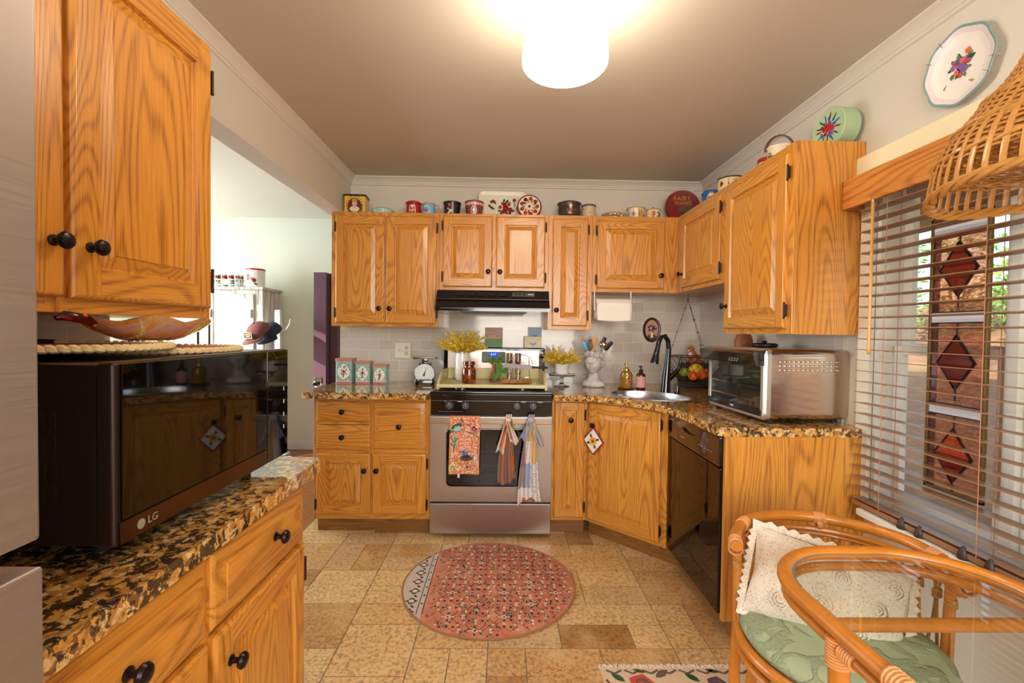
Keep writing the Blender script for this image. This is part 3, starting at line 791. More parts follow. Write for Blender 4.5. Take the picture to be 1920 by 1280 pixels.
    m.build('buttons', flat('grey_marks', (150, 146, 142), .5), bg)
range_()

def hood():
    t = thing('range_hood', 'black under-cabinet range hood over the range', 'range hood', (-.07, 3.25, 1.43))
    x0, x1 = -.4525, .2965; p = [(YW - .01, 1.5805), (3.17, 1.5805), (3.09, 1.572), (3.045, 1.50), (3.0, 1.452), (3.0, 1.43), (YW - .01, 1.43)]
    m = MB(); A = [V((x0, y, z)) for y, z in p]; Bq = [V((x1, y, z)) for y, z in p]
    m.rings([A, Bq], cap0=True, cap1=True); m.build('shell', M_BLACK, t, smooth=False)
    m = MB(); m.box(x0 + .03, x1 - .02, 2.9945, 2.9995, 1.4445, 1.4495, .001); m.box(x0, x1, 3.04, 3.0475, 1.508, 1.511, .001); m.build('lip', flat('hood_edge', (90, 90, 92), .25, .6), t)
    m = MB(); k = m.mark(); m.box(.05, .2, -.003, .003, -.016, .016, .001); m.xf(k, Tr(0, 3.066, 1.545) @ Matrix.Rotation(-.55, 4, 'X')); sp = m.build('switch_panel', flat('hood_panel', (84, 80, 78), .4), t)
    m = MB(); k = m.mark()
    for x in (.068, .095, .122): m.box(x, x + .014, -.007, -.003, -.006, .006, .001)
    m.xf(k, Tr(0, 3.066, 1.545) @ Matrix.Rotation(-.55, 4, 'X')); m.build('switch', M_BLACKM, sp)
    m = MB(); k = m.mark(); m.box(.155, .19, -.0036, -.003, -.003, .003); m.xf(k, Tr(0, 3.066, 1.545) @ Matrix.Rotation(-.55, 4, 'X')); m.build('mark', flat('white_mark', (220, 220, 220), .5), sp)
    m = MB()
    for i in range(5): k = m.mark(); m.box(-.32 + i * .07, -.27 + i * .07, -.0008, .0008, -.012, .012); m.xf(k, Tr(0, 3.067, 1.545) @ Matrix.Rotation(-.55, 4, 'X'))
    m.build('vent', M_BLACKM, t)
    m = MB(); m.box(-.3, .15, 3.08, 3.4, 1.4265, 1.4295); m.build('filter', flat('hood_filter', (90, 92, 96), .4, .8), t)
hood()

# ------------------------------------------------------------------ palette for painted tins, towels and plates
PALN = ('RED DRED ORG YEL GRN DGRN BLU LBL PUR PNK WHT CRM BLK BRN GLD TEAL GRY LPK').split()
PALC = [(178, 30, 34), (112, 20, 32), (222, 104, 40), (226, 182, 60), (92, 138, 74), (44, 84, 58), (52, 92, 160), (150, 190, 214), (122, 92, 160), (206, 92, 122), (238, 236, 230), (234, 222, 190), (24, 22, 24), (92, 62, 44), (186, 148, 66), (86, 160, 150), (150, 148, 150), (226, 176, 168)]
PAL = [flat('paint_' + n.lower(), c, .3) for n, c in zip(PALN, PALC)]
for i, n in enumerate(PALN): globals()[n] = i + 1
TINS = 'tins along the cabinet tops'

def canister(name, label, cat, c, prof, lid, base, lidm, shapes=(), knob=None, knobm=None, rz=0, group=TINS, seg=36, th0=-PI / 2, extra=None):
    t = thing(name, label, cat, c, rz, group); cz = V(c)
    m = MB(); m.lathe(prof, c, seg); m.decal(list(shapes), cyl_map(c, prof_r(prof), th0 + rz)); m.build('body', [base] + PAL, t)
    if lid:
        m = MB(); m.lathe(lid, c, seg); l = m.build('lid', [lidm] + PAL, t)
        if knob:
            m = MB(); m.lathe(knob, c, 16); m.build('knob', knobm or lidm, l)
    if extra: extra(t)
    return t
def sqtin(name, label, cat, c, w_, d, h, base, lidm, shapes, group, rz=0, lidh=.014, lip=.003):
    t = thing(name, label, cat, c, rz, group); Mx = WORLD[t.name]
    def rr(a, bq, r=.012): return rounded([(-a, -bq), (a, -bq), (a, bq), (-a, bq)], {0, 1, 2, 3}, r)
    m = MB(); k = m.mark(); m.prism(rr(w_ / 2, d / 2), 0, h - lidh); m.decal(list(shapes), plane_map((0, -d / 2, 0), (1, 0, 0), (0, 0, 1))); m.xf(k, Mx); m.build('body', [base] + PAL, t)
    m = MB(); k = m.mark(); m.prism(rr(w_ / 2 + lip, d / 2 + lip), h - lidh, h, bev=.004); m.xf(k, Mx); m.build('lid', [lidm] + PAL, t)
    return t
def knobp(z, r=.008, h=.014): return [(r * .5, z - .003), (r * .5, z + h * .3), (r, z + h * .55), (r * .9, z + h * .9), (r * .3, z + h)]

# ------------------------------------------------------------------ ceiling light
def ceiling_light():
    cx, cy = .19, 1.54; t = thing('ceiling_light', 'white glass schoolhouse ceiling light glowing over the kitchen', 'ceiling light', (cx, cy, 2.17))
    m = MB(); m.lathe([(.07, H - .001), (.07, H - .008), (.052, H - .014), (.044, H - .03), (.05, H - .044)], (cx, cy, 0), 32, cap=False); m.build('fitter', flat('satin_nickel', (176, 156, 140), .35, .8), t)
    m = MB(); m.lathe([(.046, 2.409), (.075, 2.404), (.10, 2.392), (.118, 2.37), (.129, 2.325), (.137, 2.26), (.1425, 2.205), (.141, 2.188), (.132, 2.179), (.06, 2.176), (.001, 2.176)], (cx, cy, 0), 48)
    m.build('glass_shade', emit('lamp_opal_glass', (255, 240, 216), LAMP), t, angle=80)
ceiling_light()

# ------------------------------------------------------------------ refrigerator
def fridge():
    t = thing('refrigerator', 'stainless steel refrigerator edge in the near left corner', 'refrigerator', (-.8, 0, 0))
    y0, y1 = -.48, .432
    m = MB(); m.box(-1.15, -.50, y0, y1 - .004, .02, 1.80); m.build('cabinet', flat('fridge_grey', (96, 94, 94), .45, .3), t, smooth=False)
    st = steel('fridge_steel', (172, 160, 152), 'y', .5)
    for a, bq in ((y0, -.027), (-.021, y1)):
        m = MB(); m.box(-.496, -.43, a, bq, 1.10, 1.80, .004); m.build('door', st, t)
    m = MB(); m.plate([(-.496, y0), (-.43, y0), (-.43, y1), (-.496, y1)], [circ(-.463, .372, .012, 20, ry=.03)], .70, 1.075, bev=.003); dd = m.build('drawer', st, t)
    m = MB(); m.lathe([(.012, 1.073), (.011, 1.055), (.001, 1.055)], (-.463, .372, 0), 20, sy=2.5); m.build('grip_recess', M_BLACKM, dd)
    m = MB(); m.box(-.496, -.43, y0, y1, .08, .69, .004); m.build('drawer', st, t)
fridge()

# ------------------------------------------------------------------ microwave and things on it
def microwave():
    a = V((-.612, .727, 0)); bq = V((-.612, 1.306, 0)); an = math.atan2(bq.y - a.y, bq.x - a.x)
    M = Tr(a.x, a.y, .914, an); L = (bq - a).length; t = thing('microwave', 'black countertop microwave with a mirror-like glass front', 'microwave', M=M)
    m = MB(); m.box(0.004, L - .004, .03, .41, .034, .326, .006); bd = m.build('case', M_BROWNK, t, M=M)
    m = MB()
    for r in range(4):
        for c in range(3): m.box(.0030, .0042, .092 + c * .017, .101 + c * .017, .105 + r * .039, .132 + r * .039, .0004)
    m.build('vent_slots', M_BLACKM, bd, M=M)
    m = MB(); m.box(0, L, 0, .029, .033, .329, .007, 3); m.build('front_frame', M_BROWNK, t, M=M)
    m = MB(); m.box(.012, L - .118, -.004, 0, .074, .326, .002); dr = m.build('door', M_GLOSS, t, M=M)
    m = MB(); m.box(.008, L - .118, -.005, .001, .036, .073, .002); tr = m.build('trim_strip', flat('bronze_mirror', (92, 72, 58), .1, .9), dr, M=M)
    m = MB(); MT = Matrix(((1, 0, 0, 0), (0, 0, -1, -.0052), (0, 1, 0, .0545), (0, 0, 0, 1)))
    m.text('LG', .019, MT @ Tr(.074, 0, 0)); m.lathe([(.0085, 0), (.0085, .0006), (.0005, .0006)], (.048, -.0052, .0545), 24, M=RXY)
    m.build('logo', flat('logo_grey', (150, 138, 124), .4), tr, M=M)
    m = MB(); m.box(L - .116, L - .006, -.004, 0, .036, .326, .002); cp = m.build('control_panel', M_GLOSS, t, M=M)
    m = MB()
    for r in range(4): m.box(L - .032, L - .028, -.0045, -.004, .11 + r * .035, .12 + r * .035)
    m.build('button_marks', flat('white_mark', (220, 220, 220), .5), cp, M=M)
    for x in (.07, L - .07):
        for y in (.08, .35):
            m = MB(); m.cyl((x, y, .0003), (x, y, .036), .014, seg=12); m.build('foot', M_RUBBER, t, M=M)
microwave()
MZ = .914 + .3262
def placemat(c, z, r, label, tilt=0):
    m = MB()
    g = _cache.get('mat_straw') or rattan('mat_straw', (222, 192, 140), .8); _cache['mat_straw'] = g
    col2 = flat('mat_centre', (176, 84, 76), .9)
    m.lathe([(.001, z), (r - .01, z), (r - .01, z + .009), (.001, z + .009)], (c[0], c[1], 0), 40, mi=1)
    n = 64
    for s in (0, 1):
        for k in range(n):
            a0 = 2 * PI * (k + s * .5) / n; da = 2 * PI / n * 1.25
            p = [V((c[0] + math.cos(a0 + da * q) * (r - .004 + .006 * (q - .5) * (1 if s else -1)), c[1] + math.sin(a0 + da * q) * (r - .004 + .006 * (q - .5) * (1 if s else -1)), z + .0063 + (.002 if s else -.001) * math.sin(q * PI))) for q in (0, .33, .66, 1)]
            m.tube(p, [.0035, .0062, .0062, .0035], seg=6, mi=0)
    o = m.build('placemat', [g, col2]); tag(o, label, 'placemat', 'straw placemats on the microwave')
placemat((-.82, 1.115), MZ + .0006, .165, 'braided straw placemat lying on the microwave, the lower of two, towards its far end')
placemat((-.815, .89), MZ + .0136, .15, 'braided straw placemat on the microwave, lapping over the other one at the near end')

def leaf_bowl():
    c = V((-.835, 1.10, MZ + .0275)); t = thing('leaf_bowl', 'amber iridescent glass leaf-shaped bowl on the straw placemats', 'bowl', c); n = 64; R = []
    def ring(s, z, inn=0):
        o = []
        for i in range(n):
            a = 2 * PI * i / n; fl = 1 + .07 * abs(math.sin(a * 6)) * s; L = .165 if math.cos(a) < 0 else .168
            x = math.sin(a) * .085 * s * fl; y = math.cos(a) * L * s * (1 + .10 * abs(math.cos(a)) ** 8)
            o.append(c + V((x, y, z + (.007 * math.cos(a * 6) * s ** 3 if z > .02 else 0))))
        return o
    m = MB(); m.rings([ring(s, z) for s, z in ((.02, 0), (.32, 0), (.55, .008), (.8, .026), (.97, .046), (1, .05), (.96, .049), (.78, .031), (.54, .014), (.3, .006), (.02, .005))], cap0=True, cap1=True)
    for k in range(8):
        a = k * PI / 4 + .2
        m.tube([c + V((math.sin(a) * .085 * s * 1.02, math.cos(a) * .165 * s * 1.02, z - .001)) for s, z in ((.35, .002), (.55, .009), (.8, .027), (.95, .045))], .0022, seg=6)
    m.build('bowl', M_CARN, t)
    m = MB(); p = [c + V((0, -.155, .043)), c + V((.004, -.185, .047)), c + V((0, -.215, .051)), c + V((-.004, -.228, .046))]
    m.tube(p, [.013, .010, .0095, .005], seg=10); m.build('stem_handle', glass('red_amber_glass', (170, 66, 30), .1), t)
leaf_bowl()
m = MB(); m.lathe([(.001, MZ + .032), (.03, MZ + .03), (.04, MZ + .02), (.045, MZ + .002), (.045, MZ + .0005), (.001, MZ + .0005)], (-.968, .962, 0), 30); tag(m.build('pot_lid_disc', flat('dark_cast_iron', (44, 34, 32), .5, .4)), 'dark domed lid lying behind the placemats on the microwave', 'lid')
m = MB(); m.prism(rounded([(-.05, .0), (.05, 0), (.05, .26), (.0, .42), (-.05, .26)], {2, 3, 4}, .06), -.008, .008, M=Matrix.Translation((-1.135, 1.09, .9146)) @ Matrix.Rotation(PI / 2, 4, 'Z') @ Matrix.Rotation(PI / 2, 4, 'X'))
tag(m.build('paddle_board', flat('walnut_board', (66, 42, 30), .5)), 'dark wooden paddle board standing by the refrigerator behind the microwave', 'board')
m = MB(); q = [V((-.890, 1.349, .9146)), V((-.873, 1.373, .9146))]
m.tube([q[0], V((q[0].x, q[0].y, 1.31)), (q[0] + q[1]) / 2 + V((0, 0, .392)), V((q[1].x, q[1].y, 1.31)), q[1]], .003, seg=8)
for p in q: m.cyl(p + V((0, 0, .002)), p + V((-.05, 0, .002)), .003, seg=8)
tag(m.build('wire_stand', M_BLACKM), 'thin black wire stand behind the far end of the microwave', 'stand')

# ------------------------------------------------------------------ the next room
def far_room():
    g = G('whitewashed_wood'); n = g.noise(g.co('Object', (6, 6, .5)), 5, 6, .7)
    g.p(Base_Color=g.ramp(n, [(.35, srgb(150, 140, 128)), (.5, srgb(206, 200, 190)), (.7, srgb(232, 230, 224))]), Roughness=.7)
    x0, x1, y0, y1, zt = -3.25, -2.36, 4.5, 4.9, 1.70
    t = thing('rustic_cupboard', 'tall whitewashed wooden cupboard in the next room', 'cupboard', (-2.8, 4.7, 0))
    m = MB(); m.box(x0, x1, y0 + .02, y1, .0, zt - .03, .003); m.build('carcass', g.m, t)
    m = MB(); m.box(x0 - .02, x1 + .02, y0 - .01, y1, zt - .03, zt, .008); m.build('top', g.m, t)
    for a, bq in ((x0 + .05, -2.83), (-2.815, x1 - .08)):
        m = MB(); m.box(a, bq, y0, y0 + .0195, .1, zt - .07, .004); d = m.build('door', g.m, t)
        m = MB(); m.box(bq - .03, bq - .01, y0 - .012, y0, zt - .30, zt - .22, .003); m.build('latch', flat('old_iron', (120, 112, 104), .6, .4), d)
    # caddy with tumblers, canister
    z = zt + .0005; t = thing('tumbler_caddy', 'wire caddy of rose painted glass tumblers on the whitewashed cupboard', 'caddy', (-2.72, 4.6, z))
    m = MB()
    for zz in (.02, .07): m.tube([(-2.86, 4.545, z + zz), (-2.60, 4.545, z + zz), (-2.60, 4.66, z + zz), (-2.86, 4.66, z + zz)], .003, seg=6, closed=True)
    m.tube([(-2.80, 4.6, z + .07), (-2.80, 4.6, z + .13), (-2.77, 4.6, z + .185), (-2.69, 4.6, z + .185), (-2.66, 4.6, z + .13), (-2.66, 4.6, z + .07)], .003, seg=6)
    for x in (-2.86, -2.60):
        for y in (4.545, 4.66): m.cyl((x, y, z), (x, y, z + .07), .003, seg=6)
    wr = m.build('wire_frame', M_CHROME, t)
    m = MB(); m.decal([(circ(0, 0, .055, 20, ry=.03), 1), (circ(0, 0, .044, 20, ry=.022), 0)], plane_map((-2.73, 4.541, z + .045), (1, 0, 0), (0, 0, 1))); m.build('oval_badge', [PAL[WHT - 1], PAL[GLD - 1]], wr)
    for i in range(4):
        for j in range(2):
            cx, cy = -2.83 + i * .065, 4.573 + j * .06
            gl = canister('glass_tumbler', 'rose painted glass tumbler in the wire caddy on the cupboard', 'tumbler', (cx, cy, z + .004), [(.022, 0), (.027, .12), (.025, .12), (.021, .005), (.001, .005)], None, flat('tumbler_glass', (206, 222, 210), .1), None, [q for u in (-.03, .0, .03) for q in (rose(u, .092, .016, RED, DRED) + [(leaf(u, .07, .03, .012, -1.2), DGRN), (leaf(u + .006, .045, .03, .01, 1.2), TEAL)])], group='tumblers in the wire caddy')
    canister('canister', 'white canister with a red rim and roses on the whitewashed cupboard', 'canister', (-2.47, 4.6, z), [(.085, 0), (.085, .17)], [(.087, .166), (.087, .18), (.08, .184), (.001, .184)], PAL[WHT - 1], PAL[RED - 1], [(leaf(-.02, .06, .06, .025, .6), GRN), (leaf(.02, .04, .05, .02, -.4), DGRN), (leaf(-.03, .09, .05, .02, 1.8), DGRN)] + rose(-.035, .095, .034, RED, DRED) + rose(.03, .065, .02, RED, DRED), group=None)
    # hat stand
    cx, cy = -2.205, 4.52; t = thing('hat_stand', 'white wooden hat stand with hooks in the next room', 'hat stand', (cx, cy, 0))
    m = MB(); m.box(cx - .027, cx + .027, cy - .027, cy + .027, .03, 1.48, .006); m.build('post', M_WHITEP, t)
    m = MB(); m.box(cx - .12, cx + .12, cy - .03, cy + .03, 0, .04, .006); m.box(cx - .03, cx + .03, cy - .2, cy + .2, 0, .04, .006); m.build('base', M_WHITEP, t)
    for sx, zz in ((1, 1.27),):
        m = MB(); m.tube([(cx + sx * .027, cy, zz), (cx + sx * .07, cy, zz + .015), (cx + sx * .105, cy, zz + .07), (cx + sx * .115, cy, zz + .125)], [.006, .005, .0045, .005], seg=8); m.build('hook', M_WHITEP, t)
    def cap(c, yaw, col, col2, label, patch=True):
        M = Tr(*c, yaw) @ Matrix.Rotation(.6, 4, 'X') @ Matrix.Scale(1.12, 4); t = thing('baseball_cap', label, 'cap', M=M, group='caps on the hat stand')
        m = MB(); m.ball((0, 0, 0), (.085, .098, .088), 24, 14, f=lambda p, d: V((p.x, p.y, max(p.z, -.002))))
        m.ball((0, 0, .087), .009, 8, 6); m.build('crown', flat('cap_' + col2, col, .85), t, M=M)
        m = MB(); R = []
        for s in (0, 1):
            o = []
            for i in range(15):
                a = -1.15 + 2.3 * i / 14; r = .09 if s == 0 else .165 + .01 * math.cos(a)
                o.append(V((math.sin(a) * (.085 if s == 0 else .1), -math.cos(a) * r + (.0 if s == 0 else .01), -.002 - .02 * (abs(math.sin(a)) ** 2) * s - .006 * s)))
            R.append(o)
        m.rings(R, closed=False); m.build('brim', flat('cap_' + col2, col, .85), t, M=M, solid=.004)
        if patch:
            m = MB(); pm = lambda u, v, l: V((u, -.100 - l + (v - .03) * .45, v + .0))
            m.decal([(rect(-.046, .046, .012, .056), 1), (rect(-.041, .041, .016, .052), 0), (rect(-.03, .03, .037, .044), 1), (rect(-.022, .022, .024, .029), 1)], pm)
            m.build('patch', [flat('patch_dark', (40, 30, 30), .8), flat('patch_gold', (216, 180, 110), .7)], t, M=M)['label'] = 'black patch bordered in gold'
    cap((-2.225, 4.20, 1.262), -.42, (104, 60, 60), 'maroon', 'maroon trucker cap with a gold bordered patch hanging on the hat stand')
    cap((-2.205, 4.375, 1.262), -.2, (36, 40, 58), 'navy', 'dark navy cap hanging behind the maroon cap', False)
    # botanical print on the far window-side wall (seen under the wall cabinet)
    m = MB(); m.box(-3.80, -3.36, 4.925, 4.949, .95, 1.55, .004, mi=0); m.box(-3.77, -3.39, 4.922, 4.926, .98, 1.52, mi=1)
    rnd = random.Random(5)
    m.decal([s for q in stroke([(0, -.2), (.01, .05), (-.01, .22)], .008) for s in [(q, 2)]] + [(leaf(0, -.15 + .045 * i, .13, .05, (.6 if i % 2 else PI - .6)), 2 + i % 2) for i in range(9)], plane_map((-3.58, 4.9215, 1.25), (1, 0, 0), (0, 0, 1)))
    tag(m.build('botanical_print', [M_WHITEP, flat('print_paper', (232, 226, 176), .7), PAL[DGRN - 1], PAL[GRN - 1]]), 'pale yellow botanical print on the wall of the next room seen above the glass bowl', 'picture')
far_room()

# ------------------------------------------------------------------ along the cabinet tops
def tops():
    z = ZT + .0006; y = 3.345; rnd = random.Random(21)
    def P(**k): return k
    # yellow square tin with a cameo
    sh = [(rect(-.07, .07, .0, .018), GLD)] + [(circ(0, .062, .05, 24, ry=.056), BRN), (circ(0, .062, .043, 24, ry=.049), DRED), (circ(0, .078, .017, 16, ry=.021), LPK), (circ(0, .1, .02, 12, ry=.012), GLD), (circ(0, .04, .034, 16, ry=.02), CRM), (circ(0, .055, .012, 10), LPK)]
    sh += [(circ(math.cos(a) * .057, .068 + math.sin(a) * .063, .004, 8), BLK) for a in [i * .33 for i in range(19)]] + [(leaf(s * .045, .012 + .02 * k, .025, .012, 1.3 * s), DGRN) for s in (-1, 1) for k in range(3)]
    t = sqtin('square_tin', 'yellow square tin with an oval cameo portrait, at the left end of the cabinet tops', 'tin', (-1.075, y, z), .148, .11, .142, PAL[YEL - 1], PAL[BLK - 1], sh, TINS, rz=.05, lidh=.012, lip=.006)
    m = MB(); m.lathe(knobp(z + .142, .008, .014), (-1.075, y, 0), 14); m.build('knob', PAL[BLK - 1], t)
    mint = flat('mint_enamel', (158, 200, 182), .3)
    canister('round_tin', 'low mint green round tin with a gold knob on the cabinet top', 'tin', (-.885, y, z), [(.066, 0), (.077, .03), (.078, .042)], [(.08, .040), (.079, .046), (.06, .056), (.001, .062)], mint, mint, [(rect(-.07 + i * .022, -.062 + i * .022, .006, .038), WHT) for i in range(7)], knobp(.061, .009, .008), PAL[GLD - 1])
    canister('round_tin', 'red round tin with an arched cream panel and gold knob, beside the light blue jug', 'tin', (-.665, y, z), [(.051, 0), (.053, .098)], [(.058, .095), (.058, .101), (.045, .109), (.001, .112)], PAL[RED - 1], PAL[RED - 1], [(rect(-.024, .024, .0, .055), CRM), (circ(0, .055, .024, 18), CRM), (leaf(-.002, .012, .03, .012, 1.9), GRN), (leaf(.002, .012, .03, .012, 1.2), DGRN)] + rose(-.006, .05, .009, PNK, RED) + rose(.008, .042, .008, YEL, ORG) + rose(-.004, .032, .007, ORG, YEL) + [(rect(-.05 + i * .0085, -.046 + i * .0085, .085, .094), DRED) for i in range(12)], knobp(.111, .014, .01), PAL[GLD - 1])
    lb = flat('sky_enamel', (124, 178, 212), .3)
    def hnd(t):
        m = MB(); c = V((-.556, y, z)); m.tube([c + V((.045, 0, .088)), c + V((.066, 0, .09)), c + V((.072, 0, .07)), c + V((.062, 0, .045)), c + V((.047, 0, .03))], .004, seg=8); m.build('handle', PAL[GLD - 1], t)
    canister('jug', 'light blue tin jug with a floral medallion and gold handle on the cabinet top', 'jug', (-.556, y, z), [(.046, 0), (.05, .05), (.046, .092)], [(.048, .09), (.047, .097), (.001, .1)], lb, PAL[GLD - 1], [(circ(-.014, .042, .03, 20, ry=.034), WHT)] + bouquet(-.014, .044, .022, [PNK, RED], DRED, [DGRN], 4), extra=hnd)
    canister('round_tin', 'black round tin with a painted flower spray, left of the maroon tin', 'tin', (-.388, y, z), [(.052, 0), (.063, .103)], [(.066, .1), (.066, .107), (.001, .111)], PAL[BLK - 1], PAL[BLK - 1], [(leaf(-.015, .02, .03, .012, 1.4), DGRN), (leaf(.0, .03, .03, .01, 1.0), GRN)] + rose(-.016, .08, .012, RED, ORG) + rose(-.024, .055, .009, PNK, LPK) + rose(-.008, .04, .011, CRM, LPK) + rose(-.02, .022, .01, CRM, PNK) + [(rect(.006, .009, .0, .1), GRY)], knobp(.11, .016, .007), PAL[RED - 1])
    mar = flat('maroon_enamel', (134, 62, 64), .35)
    canister('round_tin', 'dusty maroon round tin with a pale scalloped band and white figure emblem', 'tin', (-.228, y, z), [(.056, 0), (.068, .11)], [(.07, .107), (.07, .114), (.05, .119), (.001, .122)], mar, mar, [(circ(-.075 + i * .0215, .092, .0115, 10), LPK) for i in range(8)] + [(rect(-.09, .09, .094, .107), LPK), (circ(0, .045, .022, 18, ry=.03), WHT), (circ(0, .045, .018, 18, ry=.025), DRED), (leaf(0, .022, .045, .016, PI / 2), WHT), (leaf(0, .03, .022, .009, .5), WHT), (leaf(0, .03, .022, .009, PI - .5), WHT), (leaf(0, .045, .018, .008, .7), WHT), (leaf(0, .045, .018, .008, PI - .7), WHT)], knobp(.121, .009, .016), PAL[BRN - 1])
    # cream tray leaning on the wall
    M = Matrix.Translation((-.022, 3.425, z + .001)) @ Matrix.Rotation(-.16, 4, 'X')
    t = thing('tray', 'cream enamel tray with a bouquet of red and orange roses leaning on the wall', 'tray', M=M)
    def rr(i): return [V((x, 0, zz)) for x, zz in rounded([(-.185 + i, i), (.185 - i, i), (.185 - i, .232 - i), (-.185 + i, .232 - i)], {0, 1, 2, 3}, .045 - i * .4)]
    m = MB(); sh = lambda r, d: [p + V((0, d, 0)) for p in r]
    rv = m.rings([sh(rr(0), -.012), sh(rr(.004), -.014), sh(rr(.016), -.008), sh(rr(.028), -.002)]); m.face(rv[-1])
    fl = bouquet(.02, .105, .075, [RED, ORG, RED, ORG], DRED, [DGRN, GRN, BRN], 8, random.Random(4)) + rose(-.085, .15, .012, RED, DRED) + rose(-.1, .12, .01, DRED, RED) + rose(.085, .165, .013, RED, DRED) + rose(-.005, .06, .014, PUR, LBL) + [(circ(.085, .12 + .012 * i, .008, 8), LBL) for i in range(3)] + rose(.115, .1, .016, RED, DRED) + [(leaf(-.06, .09, .05, .02, 2.6), DGRN), (leaf(-.05, .13, .05, .02, 2.2), BRN)]
    m.decal(fl, plane_map((0, -.0022, 0), (1, 0, 0), (0, 0, 1)))
    m.build('panel', [flat('cream_enamel', (232, 226, 206), .3)] + PAL, t, M=M, solid=.002)
    # floral lid standing on edge
    c = V((.17, 3.33, z + .0885)); M = Matrix.Translation(c) @ Matrix.Rotation(PI / 2 - .12, 4, 'X') @ Matrix.Rotation(0, 4, 'Z')
    m = MB(); k = m.mark(); m.lathe([(.086, -.03), (.0885, -.028), (.0885, 0), (.085, .003), (.001, .003)], (0, 0, 0), 40, mi=DRED)
    sh = [(circ(0, 0, .079, 36), CRM)]
    for i in range(9):
        a = i * 2 * PI / 9; sh += [(leaf(math.cos(a + .3) * .03, math.sin(a + .3) * .03, .04, .016, a + .8), GRN if i % 3 else BRN)] + rose(math.cos(a) * .057, math.sin(a) * .057, .015, DRED if i % 2 else RED, RED) + rose(math.cos(a + .35) * .034, math.sin(a + .35) * .034, .008, RED, CRM)
    sh += [(circ(0, 0, .017, 16), CRM), (circ(0, 0, .010, 14), BRN), (circ(0, 0, .006, 10), BLK)]
    m.decal(sh, lambda u, v, l: V((u, v, .003 + l))); m.xf(k, M)
    tag(m.build('round_tin', [PAL[DRED - 1]] + PAL), 'round burgundy and cream floral tin standing on edge in front of the cream tray', 'tin', TINS)
    pot = [(.07, 0), (.084, .02), (.088, .045), (.082, .075), (.078, .095), (.083, .11)]
    drk = flat('brown_enamel', (70, 54, 46), .35)
    canister('round_tin', 'large brown pot-bellied tin with a cream floral diamond', 'tin', (.46, y - .005, z), pot, [(.087, .108), (.087, .114), (.07, .122), (.001, .126)], drk, drk, [(rect(-.1, .1, .098, .107), LPK), (diamond(.0, .05, .046, .05), CRM), (circ(-.115, .035, .014, 10, ry=.02), CRM), (circ(.115, .035, .014, 10, ry=.02), CRM)] + rose(.0, .055, .011, ORG, RED) + rose(.006, .075, .008, RED, LPK) + rose(-.004, .032, .009, ORG, RED) + [(leaf(-.012, .05, .02, .01, 2.8), GRN), (leaf(.014, .05, .02, .01, .3), GRN)], knobp(.125, .014, .016), drk)
    bei = flat('beige_enamel', (206, 182, 150), .45)
    canister('canister', 'plain beige canister with a dark lid beside the brown pot-bellied tin', 'canister', (.602, y, z), [(.05, 0), (.05, .095)], [(.0535, .092), (.0535, .105), (.045, .109), (.001, .11)], bei, flat('grey_lid', (96, 88, 82), .4), [(circ(0, .046, .004, 8), BLK), (circ(.006, .042, .0025, 6), BLK)], knobp(.109, .008, .012))
    canister('round_tin', 'low oval tin with a small dark floral pattern and gilt lid', 'tin', (.785, y, z), [(.07, 0), (.086, .022), (.088, .036)], [(.09, .034), (.089, .042), (.06, .052), (.001, .056)], PAL[CRM - 1], PAL[GLD - 1], [(circ(rnd.uniform(-.11, .11), rnd.uniform(.004, .034), rnd.uniform(.003, .006), 7), rnd.choice([DRED, BLK, PUR, BRN, DGRN, BRN])) for _ in range(90)], knobp(.055, .007, .01), PAL[BRN - 1])
    canister('round_tin', 'gilt and cream flared tin with violet sprays, third from the toffee tin', 'tin', (.948, y, z), [(.05, 0), (.052, .045), (.064, .086)], [(.068, .083), (.068, .089), (.05, .094), (.001, .096)], PAL[CRM - 1], PAL[GLD - 1], [(rect(.002, .034, .0, .084), GLD), (rect(.014, .02, .0, .084), YEL)] + bouquet(-.03, .04, .022, [PUR, BLU], PUR, [DGRN, BRN], 4) + bouquet(.055, .04, .018, [PUR, PNK], DRED, [DGRN], 3), knobp(.095, .016, .007), PAL[BRN - 1])
    canister('round_tin', 'small cream tin with orange roses next to the red toffee tin', 'tin', (1.075, y, z), [(.049, 0), (.05, .078)], [(.053, .075), (.053, .081), (.04, .086), (.001, .088)], PAL[CRM - 1], PAL[GLD - 1], rose(-.016, .047, .02, ORG, RED) + rose(.035, .04, .013, RED, ORG) + [(leaf(.01, .05, .025, .012, .4), GRN), (leaf(.01, .03, .025, .012, -.6), DGRN), (leaf(-.03, .02, .025, .01, .2), GRN)], knobp(.087, .009, .014), PAL[BRN - 1])
    # big toffee tin on edge
    c = V((1.29, 3.352, z + .1215)); M = Matrix.Translation(c) @ Matrix.Rotation(-.2, 4, 'Z') @ Matrix.Rotation(PI / 2 - .2, 4, 'X')
    g = G('worn_red_tin'); n = g.noise(g.co(), 22, 5, .7)
    g.p(Base_Color=g.ramp(n, [(.3, srgb(84, 40, 38)), (.5, srgb(132, 36, 36)), (.7, srgb(150, 50, 46)), (.8, srgb(176, 120, 108))]), Roughness=.4)
    m = MB(); k = m.mark(); m.lathe([(.118, -.03), (.121, -.028), (.121, 0), (.118, .004), (.113, .002), (.001, .002)], (0, 0, 0), 44)
    m.text('FAIRY', .046, Tr(.0, .052, .0026) @ Matrix.Rotation(.0, 4, 'Z'), mi=1); m.text('TOFFEE', .036, Tr(.004, .014, .0026), mi=1)
    m.decal([(circ(.03, -.035, .055, 14, ry=.024, wob=.2), 2), (leaf(-.02, -.03, .09, .03, .3), 2)], lambda u, v, l: V((u, v, .002 + l))); m.xf(k, M)
